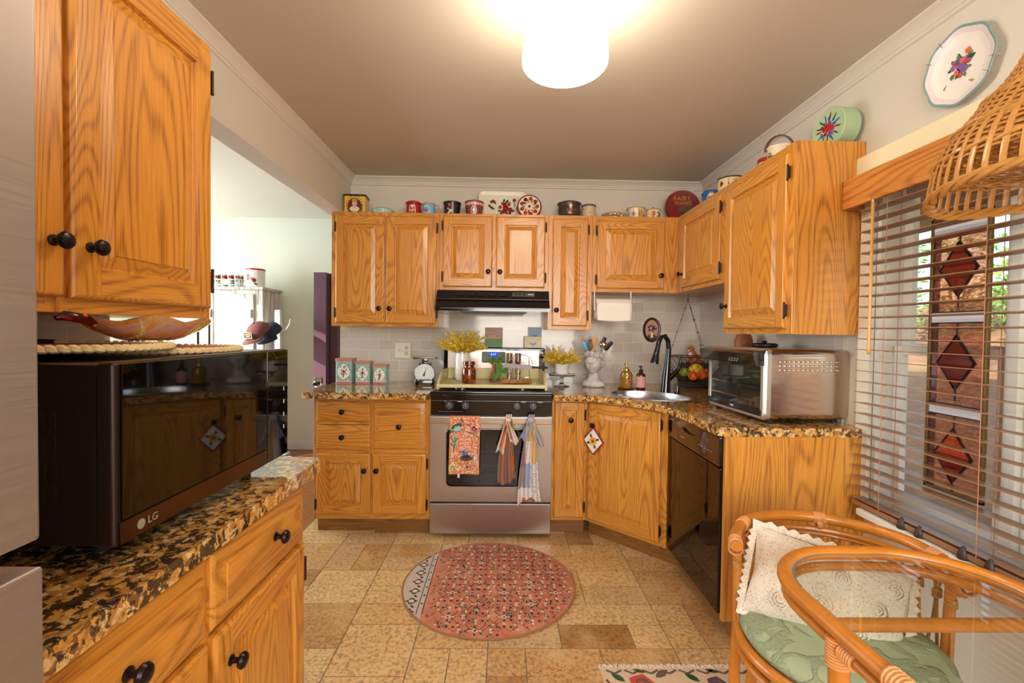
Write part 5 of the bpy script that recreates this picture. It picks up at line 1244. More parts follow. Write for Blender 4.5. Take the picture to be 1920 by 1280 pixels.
# ------------------------------------------------------------------ right counter
def right_counter():
    rnd = random.Random(31)
    # cake stand + crock
    c = V((.412, 3.24, CT)); t = thing('cake_stand', 'clear glass pedestal cake stand carrying the white crock', 'cake stand', c)
    m = MB(); m.lathe([(.001, .079), (.090, .080), (.093, .085), (.093, .089), (.089, .086), (.001, .085)], c, 40); m.build('plate', M_CLEAR, t)
    m = MB(); m.lathe([(.055, 0), (.054, .004), (.03, .010), (.013, .024), (.010, .04), (.016, .052), (.012, .062), (.03, .0785)], c, 28); m.build('pedestal', M_CLEAR, t)
    m = MB()
    for i in range(40): a = i * 2 * PI / 40; m.ball(c + V((math.cos(a) * .088, math.sin(a) * .088, .077)), .0045, 8, 6)
    m.build('beaded_rim', M_CLEAR, t)
    c = c + V((0, 0, .0895)); t = thing('crock', 'white ribbed crock of yellow feathery plumes on the glass cake stand', 'plant pot', c)
    m = MB(); n = 40; m.rings([[c + V((math.cos(2 * PI * i / n) * r * (1 + (.012 if i % 2 and z < .06 else 0)), math.sin(2 * PI * i / n) * r * (1 + (.012 if i % 2 and z < .06 else 0)), z)) for i in range(n)] for r, z in ((.045, 0), (.047, .003), (.048, .062), (.051, .066), (.051, .076), (.047, .077), (.045, .06), (.044, .02), (.01, .018))], cap0=True, cap1=True); m.build('crock', M_WHITE, t)
    plumes(c + V((0, 0, .085)), 70, .135, 1.1, rnd).build('plumes', [YEL1, STEM, YEL2], t, smooth=False)
    # bust planter
    c = V((.633, 3.235, CT)); rz = -.42; M = Tr(c.x, c.y, c.z, rz)
    g = G('weathered_plaster'); nn = g.noise(g.co(), 30, 5, .7); g.p(Base_Color=g.ramp(nn, [(.3, srgb(156, 150, 150)), (.55, srgb(206, 200, 196)), (.75, srgb(222, 216, 208))]), Roughness=.85); g.bump(nn, .25, .003)
    t = thing('bust_planter', 'grey plaster head-shaped planter holding kitchen utensils', 'planter', M=M)
    m = MB(); n = 40; R = []
    for rx, ry, cy, z in ((.066, .045, .012, 0), (.080, .052, .012, .006), (.083, .053, .012, .02), (.074, .048, .012, .036), (.052, .042, .012, .048), (.040, .038, .012, .062), (.036, .037, .013, .085), (.037, .039, .013, .11), (.042, .044, .012, .125)):
        R.append([V((math.cos(2 * PI * i / n) * rx, cy + math.sin(2 * PI * i / n) * ry, z)) for i in range(n)])
    m.rings(R, cap0=True, cap1=True)
    def face(p, d):
        x, z = d.x, d.z; q = p.copy()
        if d.y < .25:
            ga = lambda x0, z0, sx, sz: math.exp(-((x - x0) / sx) ** 2 - ((z - z0) / sz) ** 2)
            dy = -.016 * ga(0, -.22, .10, .16) - .009 * ga(0, -.02, .07, .22) - .006 * (ga(.3, .10, .24, .07) + ga(-.3, .10, .24, .07)) + .008 * (ga(.3, -.05, .16, .10) + ga(-.3, -.05, .16, .10)) - .0045 * (ga(.3, -.05, .09, .05) + ga(-.3, -.05, .09, .05))
            dy += -.007 * ga(0, -.485, .17, .045) - .007 * ga(0, -.60, .14, .045) + .005 * ga(0, -.54, .16, .02) - .010 * ga(0, -.83, .22, .13) + .003 * ga(0, -.70, .2, .05) - .004 * (ga(.45, -.30, .2, .2) + ga(-.45, -.30, .2, .2))
            q.y += dy
        if z < -.3: q.x *= 1 - .32 * (-.3 - z); q.y = q.y * (1 - .15 * (-.3 - z)) 
        if z < -.75 and d.y > 0: q.z += .02 * d.y
        return q
    m.ball((0, 0, .168), (.062, .070, .078), 72, 56, f=face)
    for sx in (-1, 1):
        m.ball((sx * .061, .012, .160), (.008, .015, .024), 14, 10); m.ball((sx * .064, .008, .168), (.005, .008, .010), 10, 8)
    for i in range(120):    # curls around the open crown
        a = rnd.uniform(0, 2 * PI); h = rnd.uniform(0, 1); fr = math.sin(a) < -.35
        if fr and h < .45: h = rnd.uniform(.45, 1)
        r = .064 + rnd.uniform(-.003, .004); z = .19 + h * .055
        p = V((math.cos(a) * r * .98, math.sin(a) * (r + .008), z)); 
        m.tube([p + Matrix.Rotation(a + PI / 2, 3, 'Z') @ V((math.cos(k * .9) * .008 * (1 - k * .09), 0, math.sin(k * .9) * .008 * (1 - k * .09))) for k in range(8)], [.0055 - .0004 * k for k in range(8)], seg=6)
    m.lathe([(.058, .215), (.064, .236), (.062, .245), (.053, .245), (.05, .2), (.001, .2)], (0, .004, 0), 32, sy=1.1)
    m.build('head', g.m, t, M=M, angle=60)
    # utensils
    def U(name, label, cat, fn, base, tip):
        b0, b1 = M @ V(base), M @ V(tip); t = thing(name, label, cat, b0, group='utensils in the bust planter'); fn(t, b0, b1, (b1 - b0).normalized())
    def spoon(t, a, bq, d):
        m = MB(); m.tube([a, a.lerp(bq, .55), a.lerp(bq, .62), a.lerp(bq, .76), a.lerp(bq, .92), bq], [.006, .006, .009, .021, .019, .008], seg=14, flat=.35, up=(0, 1, 0)); m.build('spoon', flat('spoon_wood', (206, 150, 92), .6), t)
    U('wooden_spoon', 'flat wooden spoon standing in the head-shaped planter', 'spoon', spoon, (-.005, .0, .203), (.012, .0, .355))
    def spat(col):
        def f(t, a, bq, d):
            m = MB(); m.tube([a, a.lerp(bq, .5)], .005, seg=8); m.build('handle', M_CHROME, t)
            m = MB(); m.tube([a.lerp(bq, .48), a.lerp(bq, .55), a.lerp(bq, .9), bq], [.005, .014, .015, .011], seg=12, flat=.3, up=(0, 1, 0)); m.build('blade', col, t)
        return f
    U('spatula', 'turquoise blue spatula standing in the head-shaped planter', 'spatula', spat(flat('turquoise_silicone', (70, 168, 206), .3)), (-.030, -.015, .203), (-.062, -.03, .318))
    U('turner', 'black slotted turner leaning out at the right of the planter', 'turner', spat(M_BLACKM), (.02, .025, .203), (.075, .03, .352))
    U('turner', 'small black tipped turner leaning far right out of the planter', 'turner', spat(M_BLACKM), (.035, .0, .203), (.130, .0, .322))
    def whisk(t, a, bq, d):
        m = MB(); m.tube([a, a.lerp(bq, .4)], .005, seg=8); m.build('handle', M_CHROME, t); m = MB(); s = d.orthogonal().normalized()
        for k in range(4):
            o = Matrix.Rotation(k * PI / 4, 3, d) @ s; L = (bq - a).length
            m.tube([a + d * L * (.4 + .6 * f) + o * .022 * w_ for f, w_ in ((0, .1), (.25, .7), (.6, 1), (.9, .6), (1, 0), (.9, -.6), (.6, -1), (.25, -.7), (0, -.1))], .0013, seg=5)
        m.build('wires', flat('dark_wire', (52, 48, 50), .4, .6), t)
    U('whisk', 'dark wire whisk at the left of the planter', 'whisk', whisk, (-.03, .02, .203), (-.028, .03, .335))
    def ladle(t, a, bq, d):
        m = MB(); m.tube([a, a.lerp(bq, .7)], .0045, seg=8, flat=.6); m.build('handle', M_CHROME, t)
        m = MB(); m.ball(bq, (.033, .033, .026), 20, 12, M=Matrix.Rotation(.5, 4, 'Y')); m.build('bowl', M_CHROME, t)
    U('ladle', 'shiny steel ladle standing bowl up in the planter', 'ladle', ladle, (.03, -.015, .203), (.075, -.02, .30))
    # soap dispensers
    c = V((.842, 3.13, CT)); tag_s = MB(); tag_s.lathe([(.04, 0), (.058, .004), (.062, .010), (.058, .009), (.038, .006), (.001, .006)], c, 32)
    tag(tag_s.build('saucer', flat('brown_saucer', (88, 54, 30), .35)), 'small dark brown saucer under the amber soap dispenser', 'saucer')
    c = c + V((0, 0, .0066)); t = thing('soap_dispenser', 'amber dimpled glass soap dispenser with a brass pump', 'soap dispenser', c)
    m = MB(); n = 40; R = []
    for r, z in ((.036, 0), (.041, .004), (.041, .03), (.041, .06), (.041, .09), (.038, .106), (.026, .116), (.018, .118)): R.append([c + V((math.cos(2 * PI * i / n) * r, math.sin(2 * PI * i / n) * r, z)) for i in range(n)])
    m.rings(R, cap0=True, cap1=True)
    for j in range(5):
        for i in range(14): a = (i + (j % 2) * .5) * 2 * PI / 14; m.ball(c + V((math.cos(a) * .0385, math.sin(a) * .0385, .016 + j * .018)), (.0055, .0055, .0055), 8, 6)
    g = G('amber_dimpled'); g.p(Base_Color=(*srgb(196, 142, 30), 1), Roughness=.08, Transmission_Weight=.55, Coat_Weight=.5); m.build('bottle', g.m, t)
    br = flat('brass', (206, 168, 104), .25, .9)
    m = MB(); m.lathe([(.019, .1182), (.019, .134), (.012, .14), (.006, .142), (.006, .160), (.011, .162), (.011, .172), (.001, .174)], c, 24); m.tube([c + V((0, 0, .166)), c + V((-.014, -.016, .168)), c + V((-.022, -.026, .162))], .004, seg=8); m.build('pump', br, t)
    c = V((.930, 3.09, CT)); t = thing('soap_bottle', 'brown bottle with a pink label and black pump beside the amber dispenser', 'soap bottle', c)
    m = MB(); m.lathe([(.029, 0), (.032, .004), (.032, .095), (.028, .108), (.015, .117), (.013, .122)], c, 32); bt = m.build('bottle', flat('brown_bottle', (62, 26, 18), .12, coat=.5), t)
    m = MB(); k = lambda u, v, l: c + V((math.cos(-PI / 2 + u / .0325) * (.0325 + l), math.sin(-PI / 2 + u / .0325) * (.0325 + l), v))
    R = [[k(-.055 + .11 * i / 24, v, 0) for i in range(25)] for v in (.018, .092)]; m.rings(R, closed=False, mi=0)
    m.decal([(rect(-.018, .016, v, v + h), 1) for v, h in ((.083, .002), (.076, .0015), (.07, .003), (.036, .0015), (.031, .0015), (.026, .0015))], k); m.build('label', [flat('pink_label', (214, 152, 144), .6), flat('label_print', (120, 70, 66), .6)], bt)['label'] = 'pink label with fine print'
    m = MB(); m.lathe([(.015, .1225), (.015, .136), (.006, .14), (.006, .155), (.009, .156), (.009, .163), (.001, .164)], c, 20); m.tube([c + V((0, 0, .160)), c + V((-.014, -.012, .162)), c + V((-.02, -.017, .156))], .0035, seg=8); m.build('pump', M_BLACK, t)
    # faucet
    c = V((1.062, 2.985, CT)); rz = PI + .85; t = thing('faucet', 'glossy black pull-down faucet with a swan-neck spout at the corner sink', 'faucet', c)
    fb = flat('faucet_black', (20, 20, 26), .14, .3, .6)
    m = MB(); m.tube([c + V(p) for p in ((0, 0, 0), (0, 0, .006), (.002, 0, .05), (.004, 0, .10), (.008, 0, .15), (.012, 0, .21), (.016, .0, .28), (.010, -.003, .335), (-.014, -.012, .368), (-.044, -.024, .360), (-.062, -.031, .325), (-.071, -.035, .28))], [.034, .033, .029, .027, .023, .019, .0165, .0155, .015, .0145, .015, .0155], seg=20); m.build('body', fb, t)
    m = MB(); m.tube([c + V(p) for p in ((-.071, -.035, .28), (-.078, -.038, .25), (-.089, -.043, .20), (-.092, -.044, .188))], [.0165, .019, .027, .0265], seg=20); m.build('spray_head', fb, t)
    m = MB(); m.tube([c + V(p) for p in ((.004, 0, .075), (.035, .0, .10), (.072, .0, .135), (.092, 0, .165), (.094, 0, .20), (.104, 0, .228))], [.022, .019, .016, .0105, .008, .009], seg=14); m.build('handle', fb, t)
    c2 = V((1.12, 2.93, CT)); m = MB(); m.lathe([(.022, 0), (.020, .004), (.016, .02), (.018, .045), (.016, .052), (.001, .054)], c2, 20); tag(m.build('sink_button', fb), 'short black sink cap standing by the faucet base', 'sink cap')
    # hanging fruit basket
    c = V((1.265, 3.10, 1.0)); t = thing('hanging_basket', 'black wire fruit basket hanging by chains from the corner cabinet', 'basket', (1.265, 3.10, .955))
    hk = c + V((-.02, .0, .578)); m = MB(); ir = flat('basket_wire', (34, 30, 30), .5, .5); rim = .145; zr = .145
    m.tube([c + V((math.cos(i * PI / 20) * rim, math.sin(i * PI / 20) * rim, zr)) for i in range(40)], .003, seg=6, closed=True)
    m.tube([c + V((math.cos(i * PI / 12) * .06, math.sin(i * PI / 12) * .06, -.025)) for i in range(24)], .0025, seg=6, closed=True)
    for i in range(20):
        for s in (1, -1):
            a = i * 2 * PI / 20; m.tube([c + V((math.cos(a + s * f * .9) * (rim * (1 - f ** 2.2) + .06 * f ** 2.2), math.sin(a + s * f * .9) * (rim * (1 - f ** 2.2) + .06 * f ** 2.2), zr - (zr + .025) * f)) for f in (0, .2, .4, .6, .8, 1)], .0013, seg=4)
    m.tube([c + V((x, y, -.025)) for x, y in ((-.06, 0), (.06, 0))], .0015, seg=4); m.tube([c + V((x, y, -.025)) for x, y in ((0, -.06), (0, .06))], .0015, seg=4)
    m.build('bowl', ir, t)
    hub = hk - V((0, 0, .045))
    for a in (PI * 1.02, -PI * .42, PI * .12):
        e = c + V((math.cos(a) * rim, math.sin(a) * rim, zr)); m = MB(); m.cyl(e, hub, .0014, seg=5)
        for f in (.2, .42, .64, .84): m.ball(e.lerp(hub, f), .0045, 8, 6)
        m.build('chain', ir, t)
    m = MB(); m.cyl(hub, hk - V((0, 0, .004)), .002, seg=6); m.ball(hub, .005, 8, 6); m.build('hook', ir, t)
    def fruit(name, lab, off, r, colr, grp=None, nub=0):
        p = c + V(off); t = thing(name, lab, name, p - V((0, 0, r)), group=grp); m = MB()
        m.ball(p, (r * (1.18 if nub else 1), r, r * .96), 22, 14, f=(lambda q, d: q * (1 + .18 * max(0, abs(d.x) - .86) / .14)) if nub else None)
        g = _cache.get('peel' + name)
        if not g:
            gg = G('peel_' + name); gg.p(Base_Color=(*srgb(*colr), 1), Roughness=.45); gg.bump(gg.noise(gg.co(), 240, 2), .15, .001); g = gg.m; _cache['peel' + name] = g
        m.build('peel', g, t); m = MB(); m.lathe([(.004, -.001), (.003, .002), (.001, .003)], p + V((.004, -.004, r * .955)), 8); m.build('stem_end', STEM, t)
    og = 'oranges in the wire basket'; OR = (232, 108, 24)
    fruit('lime', 'green lime at the left in the hanging wire basket', (-.045, -.03, .040), .030, (146, 160, 50), None, 1)
    fruit('lemon', 'yellow lemon on top of the oranges in the hanging basket', (.030, -.035, .062), .037, (234, 190, 50), None, 1)
    fruit('orange', 'orange at the lower left of the fruit heap in the wire basket', (-.005, -.072, .018), .031, OR, og); fruit('orange', 'frontmost orange under the lemon in the wire basket', (.055, -.066, .026), .031, OR, og)
    fruit('orange', 'orange at the right edge of the wire basket', (.098, -.028, .034), .031, OR, og); fruit('orange', 'orange at the back of the basket behind the lemon', (.05, .03, .024), .031, OR, og)
    # patterned box and cat
    x0, x1, y0, y1 = 1.30, 1.47, 3.245, 3.405
    m = MB(); m.box(x0, x1, y0, y1, CT, CT + .172, .004); dots = []
    for j in range(9):
        for i in range(9): dots += [(circ(x0 + .012 + i * .0185 + (j % 2) * .009 - (x0 + x1) / 2, .012 + j * .0185, .0055, 8, wob=.3, k=4), 1)]
    m.decal([d for d in dots if abs(d[0][0][0]) < .078], plane_map(((x0 + x1) / 2, y0, CT), (1, 0, 0), (0, 0, 1)))
    tag(m.build('patterned_box', [flat('box_umber', (54, 38, 32), .5), flat('box_dots', (112, 84, 66), .5)]), 'dark brown dotted box carrying the cat figurine in the corner', 'box')
    c = V((1.385, 3.305, CT + .1727)); t = thing('cat_figurine', 'small ginger tabby cat figurine sitting on the dotted box', 'figurine', c)
    g = G('tabby'); wv = g.n('TexWave', {'Vector': g.co(), 'Scale': 34, 'Distortion': 6, 'Detail': 2}).outputs[0]; g.p(Base_Color=g.mix(wv, srgb(150, 66, 28), srgb(206, 128, 72)), Roughness=.4)
    m = MB(); me = m
    R = []; n = 24
    for f, cx, rx, ry in ((0, .006, .050, .034), (.12, .004, .054, .037), (.3, -.002, .047, .034), (.5, -.010, .037, .029), (.68, -.019, .029, .025), (.8, -.025, .022, .021)):
        R.append([c + V((cx + math.cos(2 * PI * i / n) * rx, math.sin(2 * PI * i / n) * ry, f * .11)) for i in range(n)])
    m.rings(R, cap0=True, cap1=True)
    hd = c + V((-.028, -.004, .101)); m.ball(hd, (.025, .022, .022), 24, 16); m.ball(hd + V((-.017, -.012, -.007)), (.012, .012, .009), 14, 10)
    for a in (-.9, .55):
        e = hd + V((.004 + .006 * math.sin(a), .013 * (1 if a > 0 else -1), .015)); m.tube([e, e + V((-.002, .003 * (1 if a > 0 else -1), .019))], [.0095, .001], seg=8, flat=.6)
    for dy in (-.014, .012):
        m.tube([c + V((-.028, dy, .06)), c + V((-.036, dy, .03)), c + V((-.037, dy, .006)), c + V((-.046, dy, .004))], [.012, .009, .008, .007], seg=10)
    m.tube([c + V((.048, -.01, .008)), c + V((.055, -.03, .008)), c + V((.03, -.042, .008)), c + V((.0, -.042, .008))], [.008, .008, .008, .005], seg=8)
    m.build('body', g.m, t, angle=60)
    m = MB(); m.ball(c + V((-.036, -.006, .062)), (.013, .019, .022), 14, 10); m.ball(hd + V((-.021, -.012, -.011)), (.010, .011, .007), 12, 8); m.build('white_bib', M_WHITE, t)['label'] = 'white chest and muzzle'
    m = MB()
    for dx, dy in ((-.020, -.015), (-.025, .004)): m.ball(hd + V((dx, dy, .004)), .0042, 8, 6)
    m.build('eye', PAL[DGRN - 1], t)
    # oval picture
    c = V((1.128, YW - .009, 1.325)); t = thing('oval_picture', 'small oval dark-framed picture of flowers in a vase on the tiles', 'picture', c - V((0, 0, .095)))
    m = MB(); R = []
    for s, d in ((1, 0), (1.0, .010), (.93, .016), (.84, .014), (.80, .006)): R.append([c + V((math.cos(2 * PI * i / 44) * (.069 - (1 - s) * .095), -d, math.sin(2 * PI * i / 44) * (.094 - (1 - s) * .095))) for i in range(44)])
    m.rings(R); m.build('frame', flat('dark_frame', (46, 32, 26), .35), t)
    m = MB(); m.decal([(circ(0, 0, .052, 36, ry=.077), 0), (circ(0, -.054, .036, 20, ry=.021), 1), (rect(-.008, .008, -.055, -.02), 2), (circ(0, -.05, .011, 12), 2)] + [(circ(math.cos(a) * r, .014 + math.sin(a) * r * .9, .008, 9, wob=.2), (3, 4, 3)[i % 3]) for i, (a, r) in enumerate([(k * 1.1, .004 + .0016 * k) for k in range(18)])] + [(circ(.004 * k - .01, .012 + .004 * (k % 3), .005, 8), 2) for k in range(5)], plane_map(c + V((0, -.006, 0)), (1, 0, 0), (0, 0, 1)))
    m.build('print', [flat('print_rose', (190, 140, 120), .6), PAL[BRN - 1], PAL[CRM - 1], flat('print_dark', (62, 40, 44), .6), flat('print_mauve', (126, 78, 86), .6)], t)
    # paper towels
    xa, xb = .625, .862; yc, zc = 3.16, 1.462; t = thing('paper_towel_roll', 'white paper towel roll mounted under the short wall cabinet', 'paper towel', ((xa + xb) / 2, yc, zc - .07))
    pw = flat('paper_white', (236, 230, 224), .9, bump=.05)
    m = MB(); m.tube([(xa, yc, zc), (xa + .004, yc, zc), (xb - .004, yc, zc), (xb, yc, zc)], [.069, .071, .071, .069], seg=40, up=(0, 0, 1)); m.build('roll', pw, t)
    m = MB(); m.rings(cloth_grid(lambda u, v: (xa + .002 + (xb - xa - .004) * u - .012 * u * max(0, v - .5), yc - .0722 - .004 * max(0, v - .3) + .0722 * (1 - math.cos(max(0, .3 - v) * 1.6)), zc + .045 - .125 * v - (0 if v < .6 else .006 * math.sin(u * 3))), 12, 14), closed=False); m.build('loose_sheet', pw, t, solid=.001)
    m = MB()
    for x in (xa - .010, xb + .004): m.box(x, x + .006, yc - .012, yc + .012, zc - .012, 1.5825, .002)
    m.cyl((xa - .006, yc, zc), (xb + .006, yc, zc), .008, seg=10); m.build('holder', M_WHITEP, t)
    # potholder hanging on the corner door knob
    Mh = MCOR @ Matrix.Translation((.067, -.0245, .712)) ; m = MB(); n = 88; o = []
    S = .088; cz = -.088
    def edge(tt):
        k = int(tt * 4) % 4; f = tt * 4 - int(tt * 4); P4 = [(0, S), (S * .86, 0), (0, -S), (-S * .86, 0)]; a, bq = P4[k], P4[(k + 1) % 4]; x, z = a[0] + (bq[0] - a[0]) * f, a[1] + (bq[1] - a[1]) * f; return x, z
    def ringp(s, sc, y): return [V((edge(i / n)[0] * s * (1 + sc * (i % 4 in (1, 2))), y, cz + edge(i / n)[1] * s * (1 + sc * (i % 4 in (1, 2))))) for i in range(n)]
    rv = m.rings([ringp(1, .05, 0), ringp(1, .05, -.004), ringp(.88, 0, -.006)], cap0=True, mi=0); m.rings([ringp(.88, 0, -.006), ringp(.84, 0, -.0065)], cap1=True, mi=1)
    m.decal([(circ(math.cos(a) * .018, cz + math.sin(a) * .018, .012, 10), 2) for a in [k * PI / 3 for k in range(6)]] + [(circ(0, cz, .014, 12), 3), (circ(0, cz, .006, 8), 4)] + [(leaf(math.cos(a) * .022, cz + math.sin(a) * .022, .028, .016, a), 5) for a in [k * PI / 2 + .4 for k in range(4)]], lambda u, v, l: V((u, -.0068 - l, v)))
    m.tube([V((math.cos(a) * .011, -.003, .006 + math.sin(a) * .014)) for a in [k * PI / 8 for k in range(16)]], .002, seg=6, closed=True, mi=0)
    ml = [flat('crochet_red', (150, 34, 42), .9), flat('crochet_white', (232, 226, 222), .9, bump=.5), PAL[YEL - 1], PAL[ORG - 1], PAL[BRN - 1], PAL[DGRN - 1]]
    tag(m.build('potholder', ml, M=Mh), 'white crocheted potholder with a yellow flower and red edge hanging on the corner door knob', 'potholder')
    # toaster oven
    M = Tr(1.094, 2.435, CT, -PI / 2 + .055); L, D, Hh = .485, .385, .322; z0 = .014
    t = thing('toaster_oven', 'stainless steel toaster oven on the counter end below the tall wall cabinet', 'toaster oven', M=M)
    g = steel('oven_shell', (206, 192, 180), 'y', .16)
    m = MB(); sec = rounded([(0.0, z0), (L, z0), (L, Hh), (0, Hh)], {0, 1, 2, 3}, .03, 6)
    m.rings([[V((x, y, z)) for x, z in sec] for y in (.03, D)], cap0=True, cap1=True)
    sh = m.build('shell', g, t, M=M, angle=30)
    m = MB(); sc2 = lambda e: rounded([(-e, z0 - e), (L + e, z0 - e), (L + e, Hh + e), (-e, Hh + e)], {0, 1, 2, 3}, .032, 6)
    inn = rounded([(.025, .045), (L - .025, .045), (L - .025, .248), (.025, .248)], {0, 1, 2, 3}, .012, 4)
    m.rings([[V((x, y, z)) for x, z in sc2(e)] for y, e in ((.031, .002), (.012, .002), (.002, -.004), (0, -.008))]); MXo = Matrix(((1, 0, 0, 0), (0, 0, -1, 0), (0, 1, 0, 0), (0, 0, 0, 1)))
    m.plate(sc2(-.008), [inn], -.01, 0, M=MXo); m.build('bezel', flat('oven_bezel', (206, 198, 190), .38, .9), t, M=M, angle=30)
    m = MB(); m.plate(inn, [], -.012, -.004, M=MXo); dg = m.build('door_glass', flat('oven_glass', (34, 36, 34), .04, coat=1.), t, M=M)
    m = MB(); m.plate(rounded([(.015, .03), (L - .015, .03), (L - .015, .058), (.015, .058)], {0, 1, 2, 3}, .006, 3), [], 0, .004, M=MXo)
    m.text('NINJA', .011, MXo @ Tr(L / 2, .044, .0042), mi=1, depth=.0003); m.build('lower_trim', [M_BLACK, flat('white_mark', (220, 220, 220), .5)], dg, M=M)
    m = MB()
    for zz in (.09, .15): m.cyl((.04, .0025, zz), (L - .04, .0025, zz), .0012, seg=5)
    m.build('rack', M_CHROME, dg, M=M)
    m = MB(); m.rings([[V((x, y, z)) for y, z in ((.02, Hh - .002), (-.045, Hh - .012), (-.05, Hh - .02), (-.036, .252), (.0, .250))] for x in (.002, L - .006)], cap0=True, cap1=True); cp = m.build('control_handle', M_BLACK, t, M=M, smooth=False)
    m = MB()
    for i in range(4):
        for j in range(4): m.box(.28 + i * .022, .29 + i * .022, -.0475 + .0035 * j, -.0462 + .0035 * j, .262 + j * .009, .266 + j * .009)
    m.build('buttons', flat('grey_marks', (150, 146, 142), .5), cp, M=M)
    m = MB()
    for r in range(3):
        for k in range(13): m.ball((L - .0005, .075 + k * .0215, .268 - r * .014 - .004 * r), (.003, .0085, .0045), 10, 6)
    m.build('side_vents', M_CHROME, sh, M=M)
    for x in (.03, L - .03):
        for y in (.05, D - .04): m = MB(); m.cyl((x, y, 0), (x, y, .018), .013, seg=10); m.build('foot', M_RUBBER, t, M=M)
    m = MB(); m.tube([M @ V(p) for p in ((L - .02, D + .0005, .10), (L + .004, D + .018, .085), (L + .01, D + .016, .05), (L - .01, D + .012, .02), (L - .05, D + .012, .004))], .006, seg=8); m.build('cord', M_RUBBER, t)
    zt = CT + Hh + .0006; m = MB(); m.lathe([(.055, 0), (.062, .006), (.062, .013), (.05, .019), (.001, .019)], (1.335, 2.33, zt), 30); m.lathe([(.008, .018), (.013, .026), (.012, .031), (.001, .033)], (1.335, 2.33, zt), 14)
    tag(m.build('dark_trivet', flat('dark_cast_iron', (44, 34, 32), .5, .4)), 'dark round lid with a knob lying on the toaster oven', 'lid')
    m = MB(); m.lathe([(.04, 0), (.05, .01), (.052, .08), (.046, .16), (.035, .20), (.03, .26), (.048, .30), (.05, .35), (.038, .385), (.001, .388)], (1.40, 2.66, CT), 24); tag(m.build('wooden_jar', flat('jar_wood', (150, 88, 48), .5, var=.3)), 'brown wooden jar standing behind the toaster oven', 'jar')
right_counter()

# ------------------------------------------------------------------ window hangings, plate, wicker lamp
def stained():
    x = 1.498; y0, y1, z0, z1 = 1.392, 1.592, .775, 1.705; yc = (y0 + y1) / 2
    t = thing('stained_glass_panel', 'tall stained glass panel with three red diamonds hanging in the window', 'stained glass', (x, yc, z0))
    br = flat('leaded_brass', (112, 84, 44), .4, .6); ld = flat('lead_came', (44, 36, 34), .5, .5)
    m = MB(); w_ = .011
    for a, bq, c, d in ((y0, y0 + w_, z0, z1), (y1 - w_, y1, z0, z1), (y0, y1, z0, z0 + w_), (y0, y1, z1 - w_, z1)): m.box(x - .006, x + .006, a, bq, c, d, .002)
    m.build('frame', br, t)
    def tint(name, a, bq, sc, dif=.18):
        g = G(name); n = g.noise(g.co('Object', (1, 1, 2.5)), sc, 3, .6, 1.5); col = g.ramp(n, [(.38, srgb(*a)), (.62, srgb(*bq))])
        tr = g.n('BsdfTransparent', {0: col}); gl = g.n('BsdfGlossy', {0: (1, 1, 1, 1), 1: .12}); tl = g.n('BsdfDiffuse', {0: col}); m1 = g.n('MixShader', {0: dif, 1: tr.outputs[0], 2: tl.outputs[0]}); mx = g.n('MixShader', {0: .1, 1: m1.outputs[0], 2: gl.outputs[0]}); g.nt.links.new(mx.outputs[0], g.nt.nodes['Material Output'].inputs[0]); return g.m
    amb = tint('rippled_rose_glass', (206, 150, 126), (246, 214, 190), 55); wht = flat('white_bar_glass', (226, 226, 230), .15); red = tint('ruby_glass', (130, 14, 26), (190, 36, 50), 40, .3); red_glow = tint('ruby_glass_painted_glow', (226, 50, 80), (255, 140, 60), 60, .35); mau = tint('mauve_border_glass', (130, 84, 84), (168, 116, 108), 8)  # lowest diamond's upper half: glow of the sunlit ground painted into its red
    m = MB(); m.box(x - .0015, x + .0015, y0 + .008, y1 - .035, z0 + .008, z1 - .008); m.build('rippled_glass', amb, t)
    m = MB(); m.box(x - .0015, x + .0015, y1 - .0345, y1 - .008, z0 + .008, z1 - .008); m.build('border_glass', mau, t)
    for zz in (1.665, 1.365, 1.055):
        m = MB(); m.box(x - .004, x + .004, y0 + .012, y1 - .012, zz - .016, zz + .016); wb = m.build('white_bar', wht, t)
        m = MB()
        for s in (-.018, .018): m.box(x - .0055, x + .0055, y0 + .012, y1 - .012, zz + s - .002, zz + s + .002)
        m.build('came', ld, wb)
    for zz, mt, mt2 in ((1.525, red, red), (1.215, red, red), (.905, red_glow, red)):
        dz, dy = .088, .062; m = MB(); P4 = [(yc, zz - dz), (yc + dy, zz), (yc, zz + dz), (yc - dy, zz)]
        up, dn = [P4[3], P4[1], P4[2]], [P4[0], P4[1], P4[3]]
        for pl, mi in ((up, 0), (dn, 1)): m.rings([[V((xx, a, bq)) for a, bq in pl] for xx in (x - .005, x + .005)], cap0=True, cap1=True, mi=mi)
        dm = m.build('diamond', [mt, mt2], t); m = MB(); m.tube([V((x - .0045, a, bq)) for a, bq in P4], .0042, seg=6, closed=True); m.tube([V((x, yc, zz + dz)), V((x, yc, zz + dz + .06))], .003, seg=5); m.tube([V((x, yc, zz - dz)), V((x, yc, zz - dz - .04))], .003, seg=5); m.build('came', ld, dm)
    for y in (y0 + .006, y1 - .006):
        m = MB(); z = z1
        for k in range(7): m.tube([V((x + math.cos(a) * .004 * (k % 2), y + math.cos(a) * .004 * ((k + 1) % 2), z + .012 + k * .021 + math.sin(a) * .012)) for a in [i * PI / 6 for i in range(12)]], .0012, seg=5, closed=True)
        m.build('chain', ld, t)
stained()

